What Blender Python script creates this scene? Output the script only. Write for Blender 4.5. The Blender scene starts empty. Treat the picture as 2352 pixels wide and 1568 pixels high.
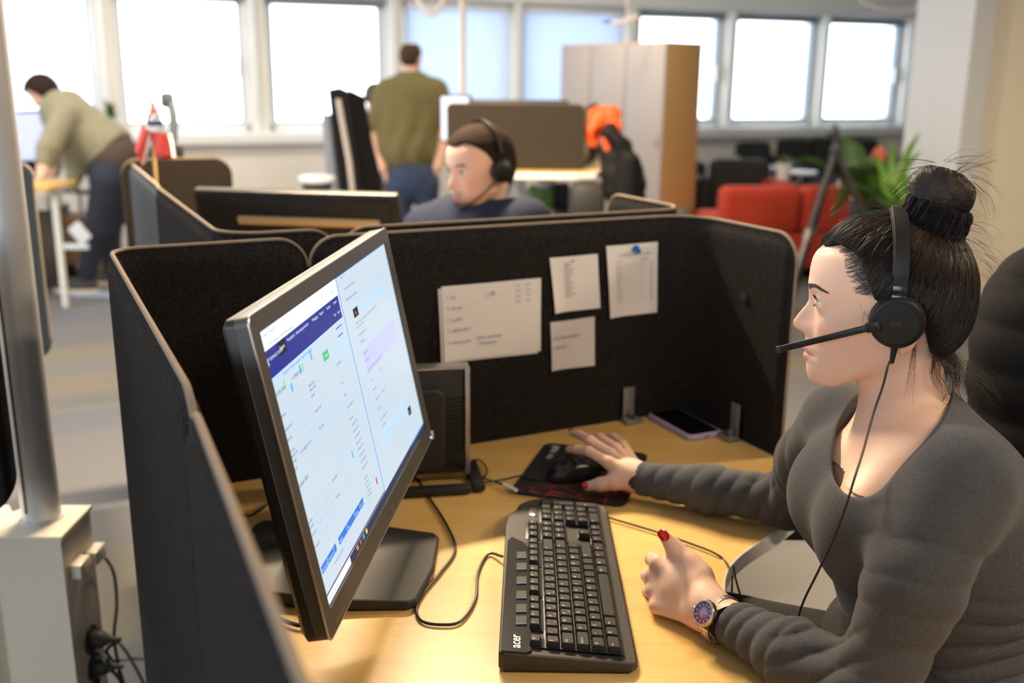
import bpy, bmesh, math, random
import numpy as np
from mathutils import Vector, Matrix
random.seed(7); rng = np.random.default_rng(7)
scene = bpy.context.scene
col = scene.collection
R = math.radians
# ------------------------------------------------------------------ camera
EYE = np.array([0.0, 0.0, 1.44]); PITCH = R(14.68); ROLL = R(0.5); FPX = 2287.0
_fw = np.array([0, math.cos(PITCH), -math.sin(PITCH)]); _rt = np.array([1.0, 0, 0]); _up = np.cross(_rt, _fw)
RT = _rt*math.cos(ROLL) + _up*math.sin(ROLL); UP = -_rt*math.sin(ROLL) + _up*math.cos(ROLL)
cam = bpy.data.cameras.new('camera'); camo = bpy.data.objects.new('camera', cam); col.objects.link(camo)
camo.matrix_world = Matrix(((RT[0], UP[0], -_fw[0], EYE[0]), (RT[1], UP[1], -_fw[1], EYE[1]), (RT[2], UP[2], -_fw[2], EYE[2]), (0, 0, 0, 1)))
cam.sensor_width = 36.0; cam.lens = 36.0*FPX/2352.0; cam.clip_start = .05
cam.dof.use_dof = True; cam.dof.focus_distance = 1.22; cam.dof.aperture_fstop = 3.2
scene.camera = camo
# ------------------------------------------------------------------ light and exposure
scene.view_settings.view_transform = 'Standard'; scene.view_settings.look = 'None'
scene.view_settings.exposure = 0.94; scene.view_settings.gamma = 1.0; scene.view_settings.use_curve_mapping = False
scene.cycles.use_denoising = True; scene.cycles.max_bounces = 7; scene.cycles.diffuse_bounces = 4
scene.cycles.glossy_bounces = 3; scene.cycles.transmission_bounces = 4; scene.cycles.transparent_max_bounces = 8
scene.cycles.sample_clamp_indirect = 6.0; scene.cycles.caustics_reflective = False; scene.cycles.caustics_refractive = False
world = bpy.data.worlds.new('overcast_daylight'); scene.world = world; world.use_nodes = True
bg = world.node_tree.nodes['Background']; bg.inputs[0].default_value = (.80, .90, 1.0, 1); bg.inputs[1].default_value = 4.0

# room frames: the desk block and the window wall are both turned a little against the camera
A26 = math.atan2(.44, .898)
CN = np.array([.376, 2.071, 0.0]); E1 = np.array([math.cos(A26), math.sin(A26), 0]); E2 = np.array([-math.sin(A26), math.cos(A26), 0])
def D(a, b, z=0.0): return CN + E1*a + E2*b + np.array([0, 0, z])      # desk frame
WA = R(22); W1 = np.array([math.cos(WA), math.sin(WA), 0]); W2 = np.array([-math.sin(WA), math.cos(WA), 0]); W0 = np.array([0, 9.5, 0.0])
def WP(s, d, z=0.0): return W0 + W1*s + W2*d + np.array([0, 0, z])     # window wall frame
def ray(x, y): return _fw + RT*(x-1176)/FPX - UP*(y-784)/FPX
def at(x, y, zc): return EYE + ray(x, y)*zc
def onz(x, y, z):
    d = ray(x, y); return EYE + d*((z-EYE[2])/d[2])
def onv(x, y, p0, dr):
    d = ray(x, y); n = np.array([dr[1], -dr[0], 0]); return EYE + d*(((np.array([p0[0], p0[1], 0])-EYE*[1, 1, 0])@n)/(d@n))

def area_light(name, loc, size, size_y, power, color, rotz=0.0, aim=None, spread=None):
    l = bpy.data.lights.new(name, 'AREA'); l.shape = 'RECTANGLE'; l.size = size; l.size_y = size_y; l.energy = power; l.color = color
    if spread: l.spread = spread
    o = bpy.data.objects.new(name, l); col.objects.link(o); o.location = loc; o.rotation_euler = (0, 0, rotz)
    if aim is not None: o.rotation_euler = (Vector(aim)-Vector(loc)).to_track_quat('-Z', 'Y').to_euler()
    return o
WARM = (1.0, .775, .51); NEUTRAL_FILL = (1.0, .88, .72)
area_light('overhead_light', D(-.35, 1.50, 2.74), 1.15, .08, 135, WARM, A26)
area_light('overhead_light', D(2.9, -.9, 2.74), 1.15, .2, 75, WARM, A26)
area_light('overhead_light', D(.5, -2.3, 2.74), 1.15, .2, 24, WARM, A26)
area_light('overhead_light', D(2.6, 4.9, 2.74), 1.15, .2, 19, NEUTRAL_FILL, A26)  # added unseen lamp that brightens the window wall
area_light('overhead_light', D(-3.0, 4.6, 2.74), 1.15, .2, 34, NEUTRAL_FILL, A26)  # added unseen lamp for more light at the back left
area_light('overhead_light', D(-.6, 5.4, 2.74), 1.15, .2, 20, NEUTRAL_FILL, A26)  # added unseen fill lamp over the back of the room
p = area_light('window_band_portal', WP(-.3, .25, 1.56), 9.6, 1.15, 1, (1, 1, 1), 0, aim=WP(-.3, -5, 1.56)); p.data.cycles.is_portal = True
p = area_light('side_window_portal', WP(-6.98, -4.0, 1.65), 4.0, 1.3, 1, (1, 1, 1), 0, aim=WP(0, -4.0, 1.65)); p.data.cycles.is_portal = True

p = area_light('side_window_portal', WP(-6.98, -10.8, 1.65), 4.4, 1.3, 1, (1, 1, 1), 0, aim=WP(0, -10.8, 1.65)); p.data.cycles.is_portal = True

# ------------------------------------------------------------------ materials
MATS = {}
def mat(name, color, rough=.6, metal=0.0, spec=.5, noise=0.0, nscale=60.0, bump=0.0, bscale=200.0, emit=None, estr=0.0, sheen=0.0, sss=0.0, coat=0.0, stretch=None, detail=4.0, color2=None, aniso=0.0):
    if name in MATS: return MATS[name]
    m = bpy.data.materials.new(name); m.use_nodes = True; nt = m.node_tree; b = nt.nodes['Principled BSDF']
    c = (*color, 1); b.inputs['Base Color'].default_value = c; b.inputs['Roughness'].default_value = rough; b.inputs['Metallic'].default_value = metal
    b.inputs['Specular IOR Level'].default_value = spec
    if sheen: b.inputs['Sheen Weight'].default_value = sheen
    if coat: b.inputs['Coat Weight'].default_value = coat
    if sss:
        b.inputs['Subsurface Weight'].default_value = sss; b.inputs['Subsurface Radius'].default_value = (1, .35, .18); b.inputs['Subsurface Scale'].default_value = .008
    if emit is not None: b.inputs['Emission Color'].default_value = (*emit, 1); b.inputs['Emission Strength'].default_value = estr
    if noise or bump or color2:
        tc = nt.nodes.new('ShaderNodeTexCoord'); mp = nt.nodes.new('ShaderNodeMapping'); nt.links.new(tc.outputs['Object'], mp.inputs[0])
        if stretch: mp.inputs['Scale'].default_value = stretch[:3]
        if stretch and len(stretch) > 3: mp.inputs['Rotation'].default_value = (0, 0, stretch[3])
    if noise or color2:
        n = nt.nodes.new('ShaderNodeTexNoise'); n.inputs['Scale'].default_value = nscale; n.inputs['Detail'].default_value = detail; nt.links.new(mp.outputs[0], n.inputs[0])
        r = nt.nodes.new('ShaderNodeValToRGB'); e = r.color_ramp.elements; e[0].position = .3; e[1].position = .7
        c2 = color2 if color2 else tuple(x*(1-noise) for x in color)
        c1 = color if color2 else tuple(min(1, x*(1+noise)) for x in color)
        e[0].color = (*c2, 1); e[1].color = (*c1, 1); nt.links.new(n.outputs[0], r.inputs[0]); nt.links.new(r.outputs[0], b.inputs['Base Color'])
    if bump:
        n2 = nt.nodes.new('ShaderNodeTexNoise'); n2.inputs['Scale'].default_value = bscale; n2.inputs['Detail'].default_value = 3; nt.links.new(mp.outputs[0], n2.inputs[0])
        bp = nt.nodes.new('ShaderNodeBump'); bp.inputs['Strength'].default_value = bump; bp.inputs['Distance'].default_value = .002; nt.links.new(n2.outputs[0], bp.inputs['Height']); nt.links.new(bp.outputs[0], b.inputs['Normal'])
    MATS[name] = m; return m
def tint_mat(name, base, **kw):                                        # base colour times the vertex colour 'tint' of the thing itself
    m = mat(name, base, **kw); nt = m.node_tree; b = nt.nodes['Principled BSDF']
    a = nt.nodes.new('ShaderNodeVertexColor'); a.layer_name = 'tint'; nt.links.new(a.outputs[0], b.inputs['Base Color']); return m
def glass_mat():
    m = bpy.data.materials.new('window_glass'); m.use_nodes = True; nt = m.node_tree; nt.nodes.remove(nt.nodes['Principled BSDF'])
    o = nt.nodes['Material Output']; t = nt.nodes.new('ShaderNodeBsdfTransparent'); g = nt.nodes.new('ShaderNodeBsdfGlossy'); g.inputs['Roughness'].default_value = .02
    x = nt.nodes.new('ShaderNodeMixShader'); x.inputs[0].default_value = .06; t.inputs[0].default_value = (.97, .98, .98, 1)
    nt.links.new(t.outputs[0], x.inputs[1]); nt.links.new(g.outputs[0], x.inputs[2]); nt.links.new(x.outputs[0], o.inputs[0]); return m
GLASS = glass_mat()
def translucent_mat(name, color, t):
    m = mat(name, color, rough=.5); nt = m.node_tree; b = nt.nodes['Principled BSDF']; o = nt.nodes['Material Output']
    tr = nt.nodes.new('ShaderNodeBsdfTranslucent'); tr.inputs[0].default_value = (*color, 1); x = nt.nodes.new('ShaderNodeMixShader'); x.inputs[0].default_value = t
    nt.links.new(b.outputs[0], x.inputs[1]); nt.links.new(tr.outputs[0], x.inputs[2]); nt.links.new(x.outputs[0], o.inputs[0]); return m

# ------------------------------------------------------------------ mesh helpers
class MB:
    def __init__(s): s.v = []; s.f = []; s.m = []; s.n = 0; s.smooth = []
    def add(s, vs, fs, mi=0, sm=False):
        vs = np.asarray(vs, float).reshape(-1, 3); s.v.append(vs); n = s.n
        for f in fs: s.f.append([i+n for i in f]); s.m.append(mi); s.smooth.append(sm)
        s.n += len(vs); return s
    def box(s, c, size, ax=None, bev=0.0, mi=0, seg=2):
        bm = bmesh.new(); bmesh.ops.create_cube(bm, size=1.0)
        for v in bm.verts: v.co = Vector((v.co.x*size[0], v.co.y*size[1], v.co.z*size[2]))
        if bev > 0: bmesh.ops.bevel(bm, geom=bm.edges[:], offset=min(bev, min(size)*.49), segments=seg, affect='EDGES', profile=.5)
        A = np.eye(3) if ax is None else np.array(ax, float)          # rows = local axes
        bm.verts.index_update(); vs = [np.array(c)+np.array(v.co)@A for v in bm.verts]; fs = [[v.index for v in f.verts] for f in bm.faces]; bm.free()
        return s.add(vs, fs, mi, bev > 0)
    def tube(s, pts, r, n=8, mi=0, cap=True, flat=1.0):
        pts = [np.array(p, float) for p in pts]; k = len(pts); rr = r if hasattr(r, '__len__') else [r]*k
        vs = []; T = [pts[min(i+1, k-1)]-pts[max(i-1, 0)] for i in range(k)]; u = None
        for i in range(k):
            t = T[i]/(np.linalg.norm(T[i])+1e-12)
            if u is None: u = np.cross(t, [0, 0, 1.0]); u = u if np.linalg.norm(u) > 1e-3 else np.cross(t, [1.0, 0, 0])
            u = u-t*(u@t); u /= np.linalg.norm(u)+1e-12; w = np.cross(t, u)
            for j in range(n):
                a = 2*math.pi*j/n; vs.append(pts[i]+(u*math.cos(a)+w*math.sin(a)*flat)*rr[i])
        fs = [[i*n+j, i*n+(j+1) % n, (i+1)*n+(j+1) % n, (i+1)*n+j] for i in range(k-1) for j in range(n)]
        if cap: fs += [list(range(n))[::-1], [(k-1)*n+j for j in range(n)]]
        return s.add(vs, fs, mi, True)
    def cyl(s, a, b, r, r2=None, n=20, mi=0): return s.tube([a, b], [r, r if r2 is None else r2], n, mi)
    def prism(s, poly, o, u, v, w, depth, mi=0, bev=0.0):               # polygon (u,v) pushed along w by depth
        u, v, w, o = [np.array(q, float) for q in (u, v, w, o)]; n = len(poly)
        if bev > 0:
            c = np.mean(poly, 0); sh = []
            P = np.array(poly, float); nx = np.roll(P, -1, 0)-P; pv = P-np.roll(P, 1, 0)
            def nrm(q): return np.stack([q[:, 1], -q[:, 0]], 1)/(np.linalg.norm(q, axis=1)[:, None]+1e-12)
            area = .5*np.sum(P[:, 0]*np.roll(P[:, 1], -1)-np.roll(P[:, 0], -1)*P[:, 1]); q = (nrm(nx)+nrm(pv))*(1 if area > 0 else -1)
            q /= np.linalg.norm(q, axis=1)[:, None]+1e-12; In = P-q*bev
            lay = [(In, 0), (P-q*bev*.3, bev*.3), (P, bev), (P, depth-bev), (P-q*bev*.3, depth-bev*.3), (In, depth)]
        else: P = np.array(poly, float); lay = [(P, 0), (P, depth)]
        vs = [o+u*a+v*b+w*d for L, d in lay for a, b in L]; fs = [[k*n+i, k*n+(i+1) % n, (k+1)*n+(i+1) % n, (k+1)*n+i] for k in range(len(lay)-1) for i in range(n)]
        fs += [list(range(n))[::-1], [(len(lay)-1)*n+i for i in range(n)]]; return s.add(vs, fs, mi, False)
    def lathe(s, prof, o, n=24, mi=0, ax=None):                        # prof [(r,z)]
        A = np.eye(3) if ax is None else np.array(ax, float); vs = []
        for r, z in prof:
            for j in range(n): a = 2*math.pi*j/n; vs.append(np.array(o)+np.array([r*math.cos(a), r*math.sin(a), z])@A)
        k = len(prof); fs = [[i*n+j, i*n+(j+1) % n, (i+1)*n+(j+1) % n, (i+1)*n+j] for i in range(k-1) for j in range(n)]
        fs += [list(range(n))[::-1], [(k-1)*n+j for j in range(n)]]; return s.add(vs, fs, mi, True)
    def grid(s, P, mi=0, close=False, sm=True):                         # P[i][j] points
        P = np.asarray(P, float); a, b = P.shape[:2]; fs = [[i*b+j, i*b+(j+1) % b, (i+1)*b+(j+1) % b, (i+1)*b+j] for i in range(a-1) for j in range(b if close else b-1)]
        return s.add(P.reshape(-1, 3), fs, mi, sm)
    def quad(s, a, b, c, d, mi=0): return s.add([a, b, c, d], [[0, 1, 2, 3]], mi)
WLOC = {}
def empty(name, loc, label=None, cat=None, group=None, parent=None):
    o = bpy.data.objects.new(name, None); col.objects.link(o); o.empty_display_size = .05; loc = np.array(loc, float)
    WLOC[o.name] = loc
    if parent: o.parent = parent; o.location = loc-WLOC[parent.name]
    else: o.location = loc
    tag(o, label, cat, group); return o
def tag(o, label=None, cat=None, group=None, kind=None):
    if label: o['label'] = label
    if cat: o['category'] = cat
    if group: o['group'] = group
    if kind: o['kind'] = kind
    return o
def build(name, mb, mats, parent=None, label=None, cat=None, group=None, kind=None, tints=None, fixn=True):
    V = np.concatenate(mb.v); lo = V.min(0); hi = V.max(0); c = np.array([(lo[0]+hi[0])/2, (lo[1]+hi[1])/2, lo[2]])
    me = bpy.data.meshes.new(name); me.from_pydata((V-c).tolist(), [], mb.f)
    mats = mats if isinstance(mats, (list, tuple)) else [mats]
    for m in mats: me.materials.append(m)
    me.polygons.foreach_set('material_index', mb.m); me.polygons.foreach_set('use_smooth', mb.smooth); me.update()
    if fixn:
        bm = bmesh.new(); bm.from_mesh(me); bmesh.ops.recalc_face_normals(bm, faces=bm.faces); bm.to_mesh(me); bm.free()
        if any(mb.smooth):
            try: me.set_sharp_from_angle(angle=R(40))
            except Exception: pass
    if tints is not None:
        at_ = me.color_attributes.new('tint', 'FLOAT_COLOR', 'POINT'); at_.data.foreach_set('color', np.concatenate([tints, np.ones((len(tints), 1))], 1).astype(np.float32).ravel())
    o = bpy.data.objects.new(name, me); col.objects.link(o); WLOC[o.name] = c
    if parent: o.parent = parent; o.location = c-WLOC[parent.name]
    else: o.location = c
    tag(o, label, cat, group, kind); return o
def struct(name, mb, m, label=None, parent=None): return build(name, mb, m, parent, label, None, None, None if parent else 'structure')
FONT_CACHE = {}
def text_mb(mb, s, o, u, v, size, mi=0, align='LEFT', bold=0.0, depth=0.0):      # letters as faces in the plane o + u*x + v*y
    key = (s, align, bold)
    if key not in FONT_CACHE:
        cu = bpy.data.curves.new('t', 'FONT'); cu.body = s; cu.size = 1.0; cu.align_x = align; cu.resolution_u = 2; cu.offset = bold
        ob = bpy.data.objects.new('t', cu); col.objects.link(ob); dg = bpy.context.evaluated_depsgraph_get(); dg.update()
        me = bpy.data.meshes.new_from_object(ob.evaluated_get(dg)); FONT_CACHE[key] = (np.array([w.co[:] for w in me.vertices]), [list(f.vertices) for f in me.polygons])
        bpy.data.objects.remove(ob); bpy.data.curves.remove(cu); bpy.data.meshes.remove(me)
    V, F = FONT_CACHE[key]
    if len(V): mb.add(np.array(o)+V[:, :1]*size*np.array(u)+V[:, 1:2]*size*np.array(v), F, mi)
def spline(pts, n=10):                                                  # Catmull-Rom through the points
    P = [np.array(p, float) for p in pts]; P = [2*P[0]-P[1]]+P+[2*P[-1]-P[-2]]; out = []
    for i in range(1, len(P)-2):
        for k in range(n):
            t = k/n; a, b, c, d = P[i-1:i+3]; out.append(.5*((2*b)+(-a+c)*t+(2*a-5*b+4*c-d)*t*t+(-a+3*b-3*c+d)*t**3))
    out.append(P[-2]); return out
def cable(name, pts, r, m, label, parent=None, cat='cable', n=10, sides=8):
    return build(name, MB().tube(spline(pts, n), r, sides), m, parent, label if label else None, None if parent else cat)
def rrect(w, h, r, n=5, cx=0, cy=0):
    out = []
    for sx, sy, a0 in ((1, 1, 0), (-1, 1, 90), (-1, -1, 180), (1, -1, 270)):
        for k in range(n+1): a = R(a0+90*k/n); out.append((cx+sx*(w/2-r)+r*math.cos(a), cy+sy*(h/2-r)+r*math.sin(a)))
    return out
# ------------------------------------------------------------------ the room
M_WALL = mat('white_painted_wall', (.80, .77, .72), .7, bump=.15, bscale=150)
M_CREAM = mat('cream_painted_wall', (.78, .72, .60), .7, bump=.15, bscale=150)
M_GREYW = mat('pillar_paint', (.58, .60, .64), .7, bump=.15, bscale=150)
M_FRAME = mat('white_window_frame', (.80, .82, .84), .4)
M_GASKET = mat('shaded_gasket', (.16, .21, .27), .6)  # gasket toned blue-grey, edge shadow put into its colour
M_CEIL = mat('ceiling_white', (.78, .78, .76), .8)
def carpet_material():
    m = bpy.data.materials.new('carpet_tiles'); m.use_nodes = True; nt = m.node_tree; N = nt.nodes.new; L = nt.links.new; b = nt.nodes['Principled BSDF']
    b.inputs['Roughness'].default_value = .95; b.inputs['Specular IOR Level'].default_value = .1
    tc = N('ShaderNodeTexCoord'); mp = N('ShaderNodeMapping'); mp.inputs['Rotation'].default_value = (0, 0, -A26); L(tc.outputs['Object'], mp.inputs[0])
    sn = N('ShaderNodeVectorMath'); sn.operation = 'SNAP'; sn.inputs[1].default_value = (.6, .3, 10); L(mp.outputs[0], sn.inputs[0])
    wn = N('ShaderNodeTexWhiteNoise'); wn.noise_dimensions = '3D'; L(sn.outputs[0], wn.inputs[0])
    n = N('ShaderNodeTexNoise'); n.inputs['Scale'].default_value = 220; n.inputs['Detail'].default_value = 4; L(mp.outputs[0], n.inputs[0])
    r = N('ShaderNodeValToRGB'); r.color_ramp.interpolation = 'CONSTANT'; e = r.color_ramp.elements
    e[0].position = 0; e[0].color = (.135, .135, .145, 1); e[1].position = .45; e[1].color = (.150, .147, .145, 1)
    x = e.new(.7); x.color = (.168, .152, .128, 1); x = e.new(.9); x.color = (.120, .128, .150, 1)
    L(wn.outputs[0], r.inputs[0]); mx = N('ShaderNodeMix'); mx.data_type = 'RGBA'; mx.blend_type = 'MULTIPLY'; mx.inputs[0].default_value = .7
    r2 = N('ShaderNodeValToRGB'); r2.color_ramp.elements[0].position = .25; r2.color_ramp.elements[0].color = (.55, .55, .55, 1); r2.color_ramp.elements[1].position = .75; r2.color_ramp.elements[1].color = (1.3, 1.3, 1.3, 1)
    L(n.outputs[0], r2.inputs[0]); L(r.outputs[0], mx.inputs[6]); L(r2.outputs[0], mx.inputs[7]); L(mx.outputs[2], b.inputs['Base Color']); return m
M_CARPET = carpet_material()
S0, S1 = -6.2, 7.5
def wbox(mb, s0, s1, d0, d1, z0, z1, mi=0, bev=0):
    return mb.box(WP((s0+s1)/2, (d0+d1)/2, (z0+z1)/2), (s1-s0, d1-d0, z1-z0), [W1, W2, [0, 0, 1]], bev, mi)
f = MB(); f.quad(WP(-7, -14, 0), WP(9, -14, 0), WP(9, .3, 0), WP(-7, .3, 0)); struct('floor', f, M_CARPET, 'grey and beige carpet tile floor')
c = MB(); wbox(c, -7, 9, -14, .3, 2.85, 2.95); struct('ceiling', c, M_CEIL, 'white ceiling')
LX = [None, 275, 625, 940, 1210, 1480, 1705, 1920]; RX = [200, 552, 877, 1168, 1430, 1664, 1882, 2080]
sx = lambda x: float((onv(x, 60, W0, W1)-W0)@W1)
WIN = []
for l, r in zip(LX, RX):
    b = sx(r); a = sx(l) if l else b-.97
    WIN.append((a, b))
ZB, ZT = 1.07, 2.05
w = MB(); wbox(w, -7, 9, 0, .35, 0, .98); wbox(w, -7, 9, 0, .35, ZT+.06, 2.85)
edges = [-7]+[q for a, b in WIN for q in (a-.06, b+.06)]+[9]
for i in range(0, len(edges), 2):
    if edges[i+1]-edges[i] > .01: wbox(w, edges[i], edges[i+1], 0, .35, .98, ZT+.06)
struct('wall_back', w, M_WALL, 'white wall under and between the windows')
t = MB(); wbox(t, -7, 9, -.10, 0, .90, 1.0, 0, .008); struct('trim_1', t, M_FRAME, 'long white window board running under the windows')
t = MB(); wbox(t, -7, 9, -.035, 0, 2.12, 2.20, 0, .005); struct('trim_2', t, M_FRAME, 'white blind rail above the windows')
for i in range(8):                                                       # thin mullion covers between the windows
    s = WIN[i][1]+.105
    t = MB(); wbox(t, s-.022, s+.022, -.03, 0, 1.0, 2.12, 0, .006); struct('trim_%d' % (i+3), t, M_FRAME, 'narrow white post cover between two windows')
M_SLAT = translucent_mat('pale_blind_slats', (.72, .79, .90), .35)
for i, (a, b) in enumerate(WIN):
    fr = MB(); F_ = .055
    wbox(fr, a-.06, b+.06, .09, .15, ZB-.09, ZB, 0, .006); wbox(fr, a-.06, b+.06, .09, .15, ZT, ZT+.06, 0, .006)
    wbox(fr, a-.06, a, .09, .15, ZB-.09, ZT+.06, 0, .006); wbox(fr, b, b+.06, .09, .15, ZB-.09, ZT+.06, 0, .006)
    g = .012
    for q in ((a, b, ZB, ZB+g), (a, b, ZT-g, ZT), (a, a+g, ZB, ZT), (b-g, b, ZB, ZT)): wbox(fr, q[0], q[1], .085, .155, q[2], q[3], 1)
    wn = build('window_%d' % (i+1), fr, [M_FRAME, M_GASKET], None, 'white window frame', None, None, 'structure')
    gl = MB(); wbox(gl, a+g, b-g, .118, .124, ZB+g, ZT-g); build('window_pane', gl, GLASS, wn)
    if i in (1, 5, 7): h = MB(); wbox(h, b-.03, b-.012, .06, .09, 1.45, 1.60, 0, .004); build('window_handle', h, M_FRAME, wn)
M_BOXD = mat('dark_blind_box', (.16, .19, .24), .5); M_CORD = mat('white_cord', (.8, .8, .78), .6)
SL = {0: (1.02, 26, 'lowered white slatted blind over the leftmost window'), 3: (.99, 62, 'lowered pale blue slatted blind beside the hanging cable pole'), 4: (.99, 62, 'lowered pale blue slatted blind left of the wardrobe cabinets')}
for i, (zb, ang, lab) in SL.items():
    a, b = WIN[i]; th = R(ang)
    e = empty('window_blind', WP((a+b)/2, .05, zb), lab, 'blind', 'lowered slatted window blinds')
    s = MB(); z = zb
    while z < ZT: s.box(WP((a+b)/2, .045, z), (b-a+.02, .024, .0008), [W1, W2*math.cos(th)+np.array([0, 0, math.sin(th)]), -W2*math.sin(th)+np.array([0, 0, math.cos(th)])]); z += .021
    build('slats', s, M_SLAT, e); h = MB(); wbox(h, a-.01, b+.01, .02, .07, ZT, ZT+.04, 0, .003); build('head_rail', h, M_FRAME, e)
    for q in (.2, .8): h = MB(); h.cyl(WP(a+(b-a)*q, .03, zb), WP(a+(b-a)*q, .03, ZT), .0012, n=6); build('ladder_cord', h, M_CORD, e)
for i, lab in ((1, 'rolled up dark blind at the top of the second window'), (2, 'rolled up dark blind at the top of the third window'), (5, 'rolled up dark blind above the window behind the wardrobe cabinets'), (6, 'rolled up dark blind above the window between wardrobe and tripod'), (7, 'rolled up dark blind above the window next to the grey pillar')):
    a, b = WIN[i]; h = MB(); wbox(h, a-.02, b+.02, .03, .08, ZT-.01, ZT+.035, 0, .004)
    tag(build('rolled_blind', h, M_BOXD), lab, 'blind', 'rolled up blinds above the bare windows')
# right pillar and wall, side and rear walls
def pbox(mb, s0, s1, d0, d1, z0, z1, mi=0): return mb.box(pc+W1*(s0+s1)/2+W2*(d0+d1)/2+np.array([0, 0, (z0+z1)/2]), (s1-s0, d1-d0, z1-z0), [W1, W2, [0, 0, 1]], 0, mi)
c0 = at(2211, 268, 5.9); pc = np.array([c0[0], c0[1], 0.])
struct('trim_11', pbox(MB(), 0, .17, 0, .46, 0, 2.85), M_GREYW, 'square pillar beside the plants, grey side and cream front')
struct('wall_right', pbox(MB(), .17, 5, .06, .5, 0, 2.85), M_CREAM, 'cream wall right of the pillar')
struct('baseboard_right', pbox(MB(), .17, 5, .045, .06, 0, .06), mat('grey_baseboard', (.25, .24, .23), .5), 'low grey baseboard of the cream wall')
wl = MB(); wbox(wl, -7.2, -7, -14, .3, 0, 1.0); wbox(wl, -7.2, -7, -14, .3, 2.3, 2.85); wbox(wl, -7.2, -7, -14, -13, 1.0, 2.3); wbox(wl, -7.2, -7, -8.6, -6, 1.0, 2.3); wbox(wl, -7.2, -7, -2.0, .3, 1.0, 2.3); struct('wall_left', wl, M_WALL, 'white left wall with two long window openings')
wl = MB(); wbox(wl, -7, 9, -14.2, -14, 0, 2.85); struct('wall_rear', wl, M_WALL, 'white rear wall')
wl = MB(); wbox(wl, 9, 9.2, -14, .3, 0, 2.85); struct('wall_far_right', wl, M_CREAM, 'cream end wall')
o = MB(); wbox(o, -.76, -.70, -.012, 0, .80, .85, 0, .003); tag(build('wall_socket', o, M_FRAME), 'small white socket on the wall below the window board', 'socket')

# ------------------------------------------------------------------ felt screens
def felt(name, c1, c2, edge=(.25, .20, .16), bump=.5):
    return [mat(name, c1, .95, spec=.05, color2=c2, nscale=260, detail=6, bump=bump, bscale=420), mat(name+'_edge', edge, .9, spec=.05, bump=.2, bscale=500)]
FELT = felt('charcoal_felt', (.034, .031, .030), (.009, .008, .008))
FELT_LIT = felt('window_lit_felt', (.16, .17, .185), (.09, .095, .105), (.36, .30, .24))  # felt lightened to blue-grey, window light put into the colour
FELTB = felt('brown_grey_felt', (.048, .040, .032), (.030, .025, .020), (.14, .11, .08))
def felt_screen(name, path, z0, z1, r0, r1, mats, label, th=.020, group=None, cat='desk screen', rb=0.0, lip=True):
    """path: plan polyline (x,y); r0, r1: radii of the rounded top corners at both ends; pressed thin edge along the rim"""
    P = [np.array(q[:2], float) for q in path]; dn = [0]
    for i in range(len(P)-1): dn.append(dn[-1]+np.linalg.norm(P[i+1]-P[i]))
    Ltot = dn[-1]; st = sorted(set([round(x, 5) for x in list(np.linspace(0, Ltot, max(12, int(Ltot/.03))))+dn+[Ltot*0+x for x in (.003, .008, .014, .022)]+[Ltot-x for x in (.003, .008, .014, .022)]+[r0*(1-math.cos(R(k*7.5))) for k in range(13)]+[Ltot-r1*(1-math.cos(R(k*7.5))) for k in range(13)]]))
    def pos(s):
        s = min(max(s, 0), Ltot); k = 0
        while k < len(dn)-2 and dn[k+1] < s-1e-9: k += 1
        return P[k]+(P[k+1]-P[k])*((s-dn[k])/(dn[k+1]-dn[k]))
    def nrm(s):
        t = pos(s+.012)-pos(s-.012); t /= np.linalg.norm(t); return np.array([t[1], -t[0]])
    def top(s):
        t = 0
        if s < r0: t = r0-math.sqrt(max(0, r0*r0-(r0-s)**2))
        if Ltot-s < r1: t = max(t, r1-math.sqrt(max(0, r1*r1-(r1-(Ltot-s))**2)))
        return t
    def bot(s):
        t = 0
        for q in (s, Ltot-s):
            if rb and q < rb: t = max(t, rb-math.sqrt(max(0, rb*rb-(rb-q)**2)))
        return t
    offs = [0, .004, .009, .015, .022, .035]; front = []; back = []
    for s in st:
        p, n = pos(s), nrm(s); zt = z1-top(s); zb = z0+bot(s); es = min(s, Ltot-s); rf = []; rbk = []
        zs = [zt-o for o in offs]+[zt-(zt-zb)*k/6 for k in range(1, 7)]
        zs = sorted(set(max(zb, min(zt, z)) for z in zs), reverse=True)
        while len(zs) < 12: zs.append(zs[-1])
        for z in zs[:12]:
            de = min(zt-z, es); u = min(1, max(0, (de-.008)/.014)) if lip else 1; t = (.0035+(th/2-.0035)*u*u*(3-2*u))
            rf.append([*(p+n*t), z]); rbk.append([*(p-n*t), z])
        front.append(rf); back.append(rbk)
    mb = MB(); mb.grid(front); mb.grid([r[::-1] for r in back]); n = len(st); k = 12
    mb.grid([[front[i][0], back[i][0]] for i in range(n)], 1, sm=False); mb.grid([[back[i][k-1], front[i][k-1]] for i in range(n)], 1, sm=False)
    mb.grid([[front[0][j], back[0][j]] for j in range(k)], 1, sm=False); mb.grid([[back[-1][j], front[-1][j]] for j in range(k)], 1, sm=False)
    # stitched tan piping on the very rim
    rim = [np.array([*pos(s), z1-top(s)+.0005]) for s in st]
    o = build(name, mb, mats); tag(o, label, cat, group)
    build('edge_band', MB().tube(rim, .0036, 6, 0), mats[1], o); return o
def arc(c, r, a0, a1, n=8): return [c+r*(E1*math.cos(R(a0+(a1-a0)*k/n))+E2*math.sin(R(a0+(a1-a0)*k/n))) for k in range(n+1)]
HT = 1.173; AL = -1.135
G1 = 'charcoal felt screens around the front desk'
felt_screen('desk_screen', [D(-.812, 0)]+arc(D(-.09, -.09), .09, 90, 0)+[D(0, -.318)], .66, HT, .05, .055, FELT, 'charcoal felt screen with pinned papers that wraps the desk corner', group=G1)
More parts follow.
